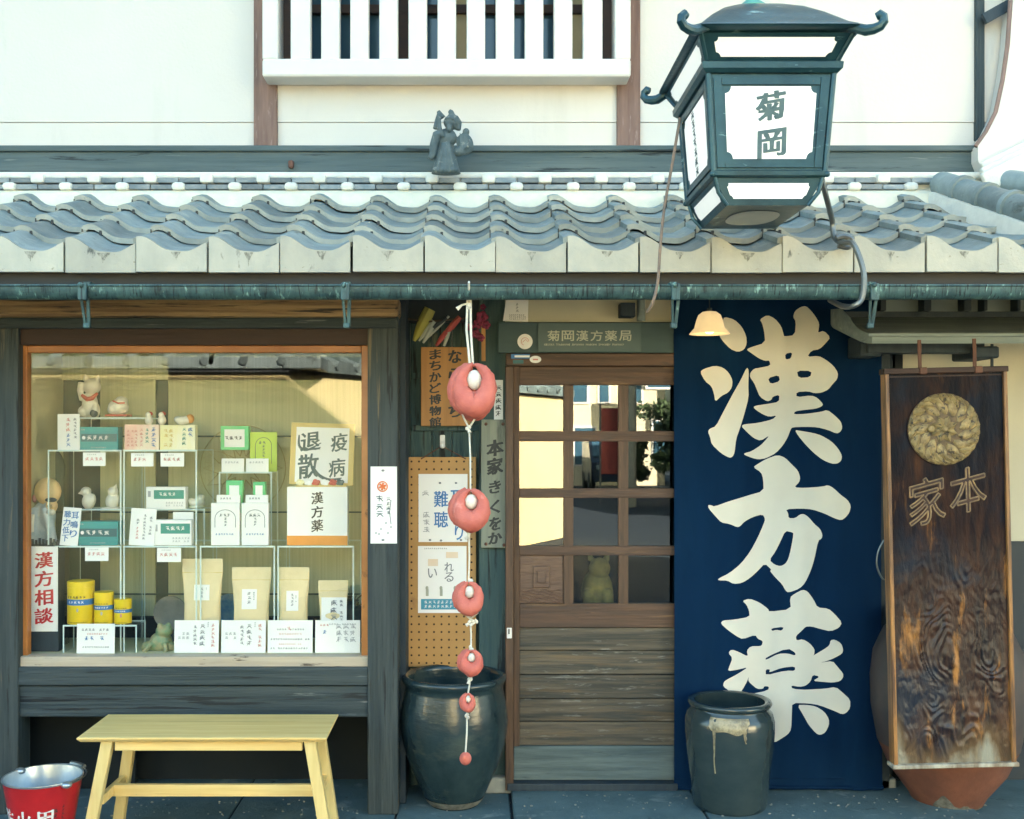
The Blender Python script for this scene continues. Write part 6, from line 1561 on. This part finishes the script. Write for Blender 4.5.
for i, (px, m_) in enumerate(((300, M['yellowcard']), (308.5, M['paper']), (316, M['cerred']), (325, M['paper']), (333, M['cerred']), (340, M['ink']))):
    b = MB(); c_ = at(px, 482.5, 5.155)
    for k in range(4): b.ell(c_ + Vector((.010 * math.cos(k * 1.57 + .4), 0, .008 * math.sin(k * 1.57 + .4))), (.011, .005, .009), 8)
    b.build('paper_flower', m_, of)
b = MB(); b.box(X(296, 5.155), X(346, 5.155), 5.15, 5.17, Z(487, 5.155) + .0005, Z(485.3, 5.155)); b.build('strip', M['tan'], of)
o, r = carton('white_box', 'white box with three brush characters and orange band', 'box', 287, 487, 347.5, 545.5, 5.13, .06, M['paper'], zB)
pr(o, 'orange_band', 5.13, r, M['orange'], [('r', 0, 1, 0, .165)])
b = MB()
for i, ch in enumerate('漢方薬'): write(b, ch, r[0] + (r[1] - r[0]) * .5, Z(498 + 13.8 * i, 5.13), .056, .056, flat(5.1285), .022, .14, .012)
b.build('brush_lettering', M['inkblack'], o)
# lower row: pouches, info cards
def pouch(label, px0, px1, py0, D, dep, m, base, lab):
    x0, x1 = X(px0, D), X(px1, D); z1 = Z(py0, D); h = z1 - base; cx = (x0 + x1) / 2; w = (x1 - x0) / 2
    rings = []
    for t, fw, fd in ((0, .86, .55), (.04, .90, .85), (.25, .90, 1.0), (.5, .88, .9), (.72, .94, .5), (.84, .99, .15), (.86, 1.0, .10), (.99, 1.0, .07), (1.0, 1.0, .05)):
        ring = []
        for i in range(24):
            a = 2 * math.pi * i / 24
            ring.append((cx + w * fw * math.copysign(abs(math.cos(a)) ** .5, math.cos(a)), D + dep / 2 + dep / 2 * fd * math.copysign(abs(math.sin(a)) ** .8, math.sin(a)), base + h * t))
        rings.append(ring)
    b = MB(); b.loft(rings); o = b.build('paper_pouch', m, smooth=True, angle=40, base=(cx, D + dep / 2, base)); tag(o, label, 'pouch')
    b = MB(); b.box(x0 + .002, x1 - .002, D + dep / 2 - dep * .045 - .001, D + dep / 2 - dep * .04, base + h * .845, base + h * .852); b.build('seal_line', M['tan'], o)
    fx0, fx1, fz0, fz1 = lab
    q = MB(); y_ = lambda z: D + dep / 2 - dep / 2 * (.99 if z < .4 else .99 - .45 * max(0, (z - .42) / .3)) - .003
    a, c_ = x0 + (x1 - x0) * fx0, x0 + (x1 - x0) * fx1
    q.face([(a, y_(fz0), base + h * fz0), (c_, y_(fz0), base + h * fz0), (c_, y_(fz1), base + h * fz1), (a, y_(fz1), base + h * fz1)]); l_ = q.build('label', M['paper'], o)
    fn = lambda x, z: (x, y_((z - base) / h) - .0012, z)
    q = MB(); marks(q, a + (c_ - a) * .35, a + (c_ - a) * .65, base + h * (fz0 + .03), base + h * (fz1 - .03), 1, fn, True, 1, int(px0)); marks(q, a + (c_ - a) * .72, a + (c_ - a) * .88, base + h * (fz0 + .1), base + h * (fz1 - .03), 1, fn, True, .8, int(px0) + 1); q.build('label_print', M['inkmid'], l_)
    return o
pouch('tallest kraft paper pouch behind the first info card', 180.5, 221.5, 559.5, 5.12, .06, M['kraft'], FZ, (.30, .68, .62, .86) if False else (.32, .70, .55, .72))
pouch('middle kraft paper pouch with folded top', 230.5, 270, 568, 5.12, .055, M['kraft'], FZ, (.28, .66, .50, .74))
pouch('right narrow kraft paper pouch', 276.5, 308.5, 568, 5.12, .055, M['kraft'], FZ, (.30, .68, .48, .72))
pouch('small kraft pouch with a large white calligraphy label', 317.5, 347.5, 581, 5.12, .05, M['kraft'], FZ, (.12, .97, .25, .76))
for lab, px0, px1, it in (('white info card below the tallest pouch', 174, 218.5, 0), ('white info card below the middle kraft pouch', 221, 265.5, 1), ('white info card with a red heading and lines', 267.5, 312.5, 2), ('rightmost white info card with a small blue mark', 315, 360, 3)):
    o, r = board('info_card', lab, 'card', px0, 620.5, px1, 654, 5.06, M['paper'], .002, -4, base=FZ)
    if it < 2:
        pr(o, 'print', 5.06, r, M['inkmid'], [('m', .42, .52, .2, .85, 1, True, 3 + it), ('m', .56, .70, .1, .9, 1, True, 8 + it), ('m', .72, .80, .8, .95, 1, True, 1)])
        pr(o, 'red_print', 5.06, r, M['inkpink'], [('m', .82, .92, .2, .9, 1, True, 5 + it)]); pr(o, 'blue_print', 5.06, r, M['inkpale'], [('m', .08, .36, .4, .65, 2, False, 2 + it)])
    elif it == 2:
        pr(o, 'print', 5.06, r, M['inkmid'], [('m', .2, .8, .68, .76, 1, False, 3), ('m', .06, .94, .38, .46, 1, False, 4), ('m', .06, .94, .10, .18, 1, False, 6)]); pr(o, 'red_print', 5.06, r, M['inkpink'], [('m', .42, .6, .66, .82, 1, False, 5), ('m', .25, .75, .54, .62, 1, False, 9), ('m', .25, .75, .24, .3, 1, False, 8)])
    else:
        pr(o, 'print', 5.06, r, M['inkpale'], [('m', .45, .92, .3, .9, 3, True, 3), ('m', .3, .9, .84, .92, 1, False, 3)]); pr(o, 'red_print', 5.06, r, M['inkpink'], [('m', .1, .3, .8, .9, 1, False, 3)]); pr(o, 'blue_print', 5.06, r, M['inkblue'], [('m', .16, .32, .56, .72, 1, False, 4)])
# yellow tins
zt_ = Z(625, 5.06) + .0008
for lab, px0, px1, py0 in (('largest yellow tin with blue band', 68, 94, 580.5), ('middle yellow tin with blue band', 94.5, 113.5, 591.5), ('smallest yellow tin with blue band', 114.5, 131.5, 598.5)):
    D = 5.12; cx, rr_ = X((px0 + px1) / 2, D), (px1 - px0) / 2 * D / F; h = Z(py0, D) - zt_
    t_ = thing('tin', lab, 'tin', (cx, D, zt_), 'yellow tins in the display')
    b = MB(); b.lathe([(0, 0), (rr_ * .98, 0), (rr_, .004), (rr_, h * .86), (rr_ * .97, h * .865)], (cx, D, zt_), 40); b.build('tin_body', M['yellow'], t_, smooth=True)
    b = MB(); b.lathe([(rr_ * 1.0, h * .865), (rr_ * 1.015, h * .87), (rr_ * 1.015, h * .985), (rr_ * .95, h), (0, h)], (cx, D, zt_), 40); b.build('tin_lid', M['yellow'], t_, smooth=True)
    b = MB(); b.lathe([(rr_ + .0006, h * .45), (rr_ + .0006, h * .59)], (cx, D, zt_), 40); b.build('blue_band', M['inkblue'], t_, smooth=True)
    fn = lambda x, z: (cx + (rr_ + .0014) * math.sin(x / rr_), D - (rr_ + .0014) * math.cos(x / rr_), z)
    b = MB(); marks(b, -rr_ * .8, rr_ * .8, zt_ + h * .60, zt_ + h * .68, 1, fn, False, .8, int(px0)); marks(b, -rr_ * .8, rr_ * .8, zt_ + h * .03, zt_ + h * .07, 1, fn, False, .9, int(px0)); b.build('dark_print', M['inkblack'], t_)
    b = MB(); marks(b, -rr_ * .7, rr_ * .7, zt_ + h * .48, zt_ + h * .56, 1, fn, False, 1, int(px0) + 2); b.build('white_print', M['paper'], t_)
    b = MB(); b.ell(fn(rr_ * .08, zt_ + h * .34), (.005, .002, .009), 8); b.build('picture', M['inkpink'] if px0 > 110 else M['inkpale'], t_)
o, r = board('info_card', 'small framed white card below the yellow tins', 'card', 76.5, 624, 114.5, 651.5, 5.045, M['paper'], .002, -3, base=FZ)
pr(o, 'print', 5.045, r, M['inkmid'], [('m', .12, .88, .74, .86, 1, False, 3), ('m', .15, .85, .18, .26, 1, False, 4)]); pr(o, 'blue_print', 5.045, r, M['inkblue'], [('m', .2, .8, .42, .60, 1, False, 6)]); pr(o, 'red_print', 5.045, r, M['inkpink'], [('m', .2, .8, .62, .7, 1, False, 2)])
# red lettered stand
vx = thing('consultation_sign', 'upright white sign with four red characters on dark stand', 'sign', at(44, 652, 5.10))
b = MB(); b.box(X(29, 5.09), X(58.5, 5.09), 5.092, 5.17, FZ, Z(546.5, 5.1), .003); b.build('stand', M['darkblue'], vx)
b = MB(); b.box(X(30.5, 5.085), X(57.5, 5.085), 5.085, 5.0915, Z(631.5, 5.085), Z(546.5, 5.085), .001); w_ = b.build('white_face', M['paper'], vx)
b = MB()
for i, ch in enumerate('漢方相談'): write(b, ch, X(44, 5.085), Z(560 + 18.6 * i, 5.085), .086, .074, flat(5.0835), .026, .14, .012)
b.build('red_lettering', M['inkred'], w_)
# figurines
def figure(name, label, cat, groups, base, group=None):
    t_ = thing(name, label, cat, base, group)
    for nm, m_, parts, rm in groups:
        b = MB()
        for p in parts:
            if p[0] == 'e': b.ell(p[1], p[2], 16, p[3] if len(p) > 3 else None)
            elif p[0] == 't': b.tube(p[1], p[2], 8)
            else: b.box(*p[1], .002)
        b.build(nm, m_, t_, remesh=rm, smooth=True, angle=50)
    return t_
def u5(D): return D / F
def fg(px, py, D):
    c_ = at(px, py, D); u = u5(D)
    return lambda dx, dz, dy=0: c_ + Vector((dx * u, dy * u, dz * u)), u
q, u = fg(90, 416.5, 5.30)
figure('beckoning_cat', 'white beckoning cat figurine with red bib on the upper riser', 'figurine', [
    ('cat_body', M['cer'], [('e', q(0, 12), (8 * u, 7 * u, 13 * u)), ('e', q(2, 30), (9 * u, 8 * u, 8 * u)), ('e', q(-6, 5), (6 * u, 6 * u, 6 * u)), ('t', [q(-4, 36), q(-5, 43)], [3.4 * u, .6 * u]), ('t', [q(7, 36), q(8.5, 42)], [3.2 * u, .6 * u]), ('t', [q(-7, 16, -2), q(-9, 26, -3), q(-7, 34, -4)], [3 * u, 3 * u, 3.4 * u]), ('e', q(7, 6, -3), (4 * u, 5 * u, 8 * u))], .004),
    ('red_bib', M['cerred'], [('t', [q(-6, 21, -5), q(0, 17, -8.5), q(5, 18, -8), q(8.5, 23, -4)], [1.6 * u, 2.4 * u, 2.4 * u, 1.4 * u])], 0),
    ('dark_paw_mark', M['darkfig'], [('e', q(6, 3, -6), (4 * u, 3 * u, 4 * u))], 0)], at(90, 416.5, 5.30))
q, u = fg(118.5, 416.5, 5.30)
figure('round_figurine', 'round white curled figurine on a red base on the upper riser', 'figurine', [
    ('round_body', M['cer'], [('e', q(0, 9), (10.5 * u, 8 * u, 8.5 * u)), ('e', q(3, 15), (6.5 * u, 6 * u, 5.5 * u)), ('e', q(-5, 7, -3), (5 * u, 5 * u, 5 * u))], .004),
    ('red_line', M['cerred'], [('t', [q(-4, 15.5, -5), q(2, 13, -7.4), q(8, 13.5, -5.5)], [.8 * u] * 3)], 0),
    ('red_base', M['cerred'], [('b', (q(-11, 0).x, q(11, 0).x, 5.30 - .04, 5.30 + .04, q(0, 0).z, q(0, 2).z))], 0)], at(118.5, 417, 5.30))
for px, lab in ((149, 'tiny white and red figurine on the pink carton, left one'), (162, 'tiny white figurine with red back standing right on the pink carton')):
    q, u = fg(px, 424.3, 5.155)
    figure('tiny_figurine', lab, 'figurine', [('figure_body', M['cer'], [('e', q(0, 4), (4.2 * u, 4 * u, 5 * u)), ('e', q(-.6, 9.5), (3 * u, 3 * u, 3 * u))], .003), ('red_cap', M['cerred'], [('e', q(.5, 10.6, 1.2), (3.0 * u, 2.6 * u, 2.2 * u))], 0)], at(px, 424.3, 5.155))
q, u = fg(184, 424.8, 5.155)
figure('tiny_figurine', 'tiny white and orange animal figurine lying on the yellow carton', 'figurine', [('figure_body', M['cer'], [('e', q(-2, 4), (6 * u, 4 * u, 4.4 * u)), ('e', q(-6.5, 5.5, -1), (3.2 * u, 3 * u, 3.2 * u)), ('e', q(3, 5), (5 * u, 4 * u, 4 * u))], .003), ('orange_back', M['cerorange'], [('e', q(6, 6), (4.4 * u, 3.6 * u, 4.6 * u))], 0)], at(184, 424.8, 5.155))
for px, lab, w in ((88.5, 'white bird shaped figurine at the left of the second riser', 0), (112, 'white sitting figurine on a flat base at the right of the second riser', 1)):
    q, u = fg(px, 508.5, 5.30)
    figure('white_figurine', lab, 'figurine', [('figure_body', M['cer'], [('e', q(0, 7), (6.5 * u, 6 * u, 8 * u)), ('e', q(-2.5 if not w else 1, 17), (5.2 * u, 5 * u, 5 * u)), ('e', q(4, 9), (3.4 * u, 4 * u, 6 * u)), ('t', [q(-6, 16, -2), q(-9.5, 15, -3)], [2.2 * u, .5 * u]) if not w else ('t', [q(3, 20), q(4.5, 25)], [2.4 * u, .5 * u])], .0035)] + ([('flat_base', M['cer'], [('b', (q(-8.5, 0).x, q(8.5, 0).x, 5.27, 5.33, q(0, 0).z, q(0, 1.5).z))], 0)] if w else []), at(px, 508.5, 5.30))
q, u = fg(197, 508.8, 5.28)
figure('tiny_figurine', 'small white and yellow duck like figurine beside the raised carton', 'figurine', [('figure_body', M['cer'], [('e', q(0, 6), (8 * u, 6 * u, 4.6 * u)), ('e', q(4, 11), (4 * u, 4 * u, 3.6 * u)), ('e', q(-6, 8), (3 * u, 3 * u, 3 * u))], .0035), ('yellow_base', M['yellowcard'], [('e', q(0, 2), (7.4 * u, 6 * u, 2.2 * u))], 0)], at(197, 508.8, 5.28))
# old man doll
q, u = fg(45, 545.5, 5.19)
doll = figure('old_man_doll', 'painted clay old man doll with big bald head in blue grey robe', 'doll', [
    ('robe', M['bluerobe'], [('e', q(-4, 22, 2), (12 * u, 8 * u, 22 * u)), ('e', q(4, 30, -3), (8 * u, 6 * u, 14 * u)), ('t', [q(-10, 38, -4), q(-9, 20, -5), q(-12, 2, -4)], [4 * u, 4.4 * u, 5 * u]), ('t', [q(2, 38, -6), q(8, 22, -8), q(10, 4, -6)], [4.5 * u, 4.5 * u, 5 * u])], .0045),
    ('bald_head', M['flesh'], [('e', q(2, 54, 2), (13.5 * u, 10 * u, 14 * u)), ('e', q(9, 40, -6), (6 * u, 5 * u, 7 * u)), ('e', q(12, 39.5, -11), (2 * u, 2 * u, 1.6 * u))], .0045),
    ('beard', M['cer'], [('e', q(9, 34, -9), (5 * u, 3.5 * u, 3.5 * u)), ('t', [q(-9, 32, -8), q(-10, 14, -9)], [2 * u, 2.6 * u])], .004),
    ('dark_brow', M['darkfig'], [('e', q(9, 46, -8), (6 * u, 3 * u, 2.4 * u)), ('e', q(7, 40, -10.6), (1.0 * u, .8 * u, 1.0 * u)), ('e', q(11, 40.5, -10.6), (1.0 * u, .8 * u, 1.0 * u))], 0),
    ('ear', M['inkpink'], [('e', q(-10, 47, -1), (2.4 * u, 2 * u, 4 * u))], 0)], at(45, 545.5, 5.19))
b = MB(); b.lathe([(0, 0), (15 * u, 0), (16 * u, 1), (15 * u, 2), (0, 2)], at(46, 546, 5.19), 24) if False else None
b = MB(); b.box(X(28, 5.1), X(62, 5.1), 5.13, 5.30, Z(546.2, 5.1) + .0, Z(545.2, 5.1) + .0); 
for k in range(9): b.tube([at(29 + 3.6 * k, 546, 5.125), at(29 + 3.6 * k, 538 + (k % 3), 5.125)], .006, 6)
o = b.build('doll_stand', M['darkfig'], smooth=True, angle=30); tag(o, 'dark ribbed little stand under the old man doll', 'stand')
b = MB(); b.box(X(30, 5.2), X(60, 5.2), 5.18, 5.32, FZ, Z(547, 5.1)); o = b.build('dark_pedestal', M['void']); tag(o, 'dark pedestal behind the white sign with red characters', 'pedestal')
b = MB(); cc = at(43, 470, 5.47); b.loft([[cc + Vector((.105 * math.cos(a), dy, .125 * math.sin(a))) for a in [2 * math.pi * i / 32 for i in range(32)]] for dy in (0, .02)]); b.box(cc.x - .1, cc.x + .1, 5.475, 5.488, cc.z - .36, cc.z); o = b.build('dark_disc', M['clothdark']); tag(o, 'big dark disc standing behind the old man doll', 'disc')
# frog
q, u = fg(158, 653.5, 5.14)
frog = figure('frog_figure', 'green and brown bronze frog figure at the foot of the display', 'figurine', [
    ('frog_body', M['frog'], [('e', q(3, 11), (12 * u, 9 * u, 11 * u)), ('e', q(7, 23, -2), (9 * u, 7 * u, 6 * u)), ('e', q(3, 28, -3), (3 * u, 3 * u, 3.4 * u)), ('e', q(11, 28.5, -3), (3 * u, 3 * u, 3.4 * u)), ('e', q(-9, 7, 0), (8 * u, 6 * u, 6 * u)), ('e', q(14, 6, -2), (5 * u, 6 * u, 5.5 * u)), ('t', [q(-4, 12, -7), q(-9, 6, -10), q(-12, 1.5, -11)], [3 * u, 2.4 * u, 2.4 * u]), ('t', [q(9, 12, -8), q(11, 5, -11), q(9, 1.5, -12)], [3 * u, 2.4 * u, 2.4 * u])], .0042)], at(158, 653.5, 5.14))
for lab, px, py, r_, m_, D in (('grey stone disc standing behind the frog figure', 170, 613, 17, M['greydish'], 5.36), ('blue glazed dish standing between the kraft pouches', 229, 612, 18, M['bluedish'], 5.36)):
    c_ = at(px, py, D); uu = D / F; t_ = thing('standing_dish', lab, 'dish', (c_.x, D, c_.z - r_ * uu), None)
    b = MB(); b.loft([[c_ + Vector((r_ * uu * s_ * math.cos(a), dy, r_ * uu * s_ * math.sin(a))) for a in [2 * math.pi * i / 40 for i in range(40)]] for s_, dy in ((.9, .02), (1.0, .008), (.98, 0), (.7, .010), (.3, .013))]); b.build('dish_plate', m_, t_, smooth=True, angle=40)
    b = MB(); b.box(c_.x - .05, c_.x + .05, D - .01, D + .05, FZ, c_.z - r_ * uu + .004); b.build('dish_stand', M['darkfig'], t_)
fp = thing('flower_pot', 'small dark blue pot with dry brown sprigs at the right of the display', 'pot', at(351, 620, 5.30))
c_ = at(351, 622, 5.30); uu = 5.3 / F
b = MB(); b.lathe([(0, -30 * uu), (9 * uu, -30 * uu), (10 * uu, -12 * uu), (13 * uu, 2 * uu), (12 * uu, 14 * uu), (7 * uu, 19 * uu), (8 * uu, 22 * uu), (6 * uu, 20 * uu), (0, 12 * uu)], c_, 28); b.build('pot_body', M['darkfig'], fp, smooth=True)
b = MB(); rr = random.Random(3)
for k in range(14):
    a = rr.uniform(0, 6.28); l = rr.uniform(8, 20) * uu; b.tube([c_ + Vector((0, 0, 14 * uu)), c_ + Vector((math.cos(a) * l * .4, math.sin(a) * l * .3, 22 * uu)), c_ + Vector((math.cos(a) * l, math.sin(a) * l * .6, (20 + rr.uniform(-4, 16)) * uu))], [.003, .0025, .0015], 5)
    b.ell(c_ + Vector((math.cos(a) * l, math.sin(a) * l * .6, (20 + rr.uniform(-4, 14)) * uu)), (.009, .009, .006), 8)
b.build('sprigs', mat('dry_sprig', (.16, .13, .06), (.1, .1, .06), .9), fp)
# animal figure seen through the door
fq = at(597, 604, 5.55); u = 5.55 / F
def qd(dx, dz, dy=0): return fq + Vector((dx * u, dy * u, dz * u))
figure('stone_animal', 'tan seated stone animal figure behind the lower door pane', 'figurine', [('animal_body', mat('tan_stone', (.62, .43, .14), (.36, .26, .10), .8, (20, 20, 20), bump=.3), [('e', qd(0, 14), (16 * u, 14 * u, 22 * u)), ('e', qd(2, 36, -4), (11 * u, 10 * u, 11 * u)), ('t', [qd(-6, 44), qd(-8, 51)], [4 * u, 1.5 * u]), ('t', [qd(9, 44), qd(11, 51)], [4 * u, 1.5 * u]), ('t', [qd(-9, 16, -10), qd(-10, -4, -13)], [6 * u, 6 * u]), ('t', [qd(9, 16, -10), qd(10, -4, -13)], [6 * u, 6 * u])], .005)], qd(0, -8))
b = MB(); b.box(qd(-24, 0).x, qd(24, 0).x, 5.46, 5.68, .03, qd(0, -7).z); o = b.build('low_pedestal', M['void']); tag(o, 'dark pedestal inside the door under the tan stone animal', 'pedestal')

GROUPS = {'price_tag': 'price tags under the display shelves', 'info_card': 'info cards along the foot of the display', 'paper_pouch': 'kraft paper pouches in the display',
          'medicine_carton': 'medicine cartons in the display', 'medicine_packet': 'white packets in the display', 'card': 'written cards in the display', 'clear_block': 'clear blocks in the display',
          'tiny_figurine': 'tiny figurines in the display', 'white_figurine': 'white figurines in the display', 'standing_dish': 'dishes standing in the display', 'poster': 'posters on the perforated board',
          'street_house': 'houses across the street', 'garden_tree': 'trees and shrubs across the street'}
for o in list(bpy.data.objects):
    base = o.name.split('.')[0]
    if o.parent is None and base in GROUPS and 'category' in o.keys(): o['group'] = GROUPS[base]
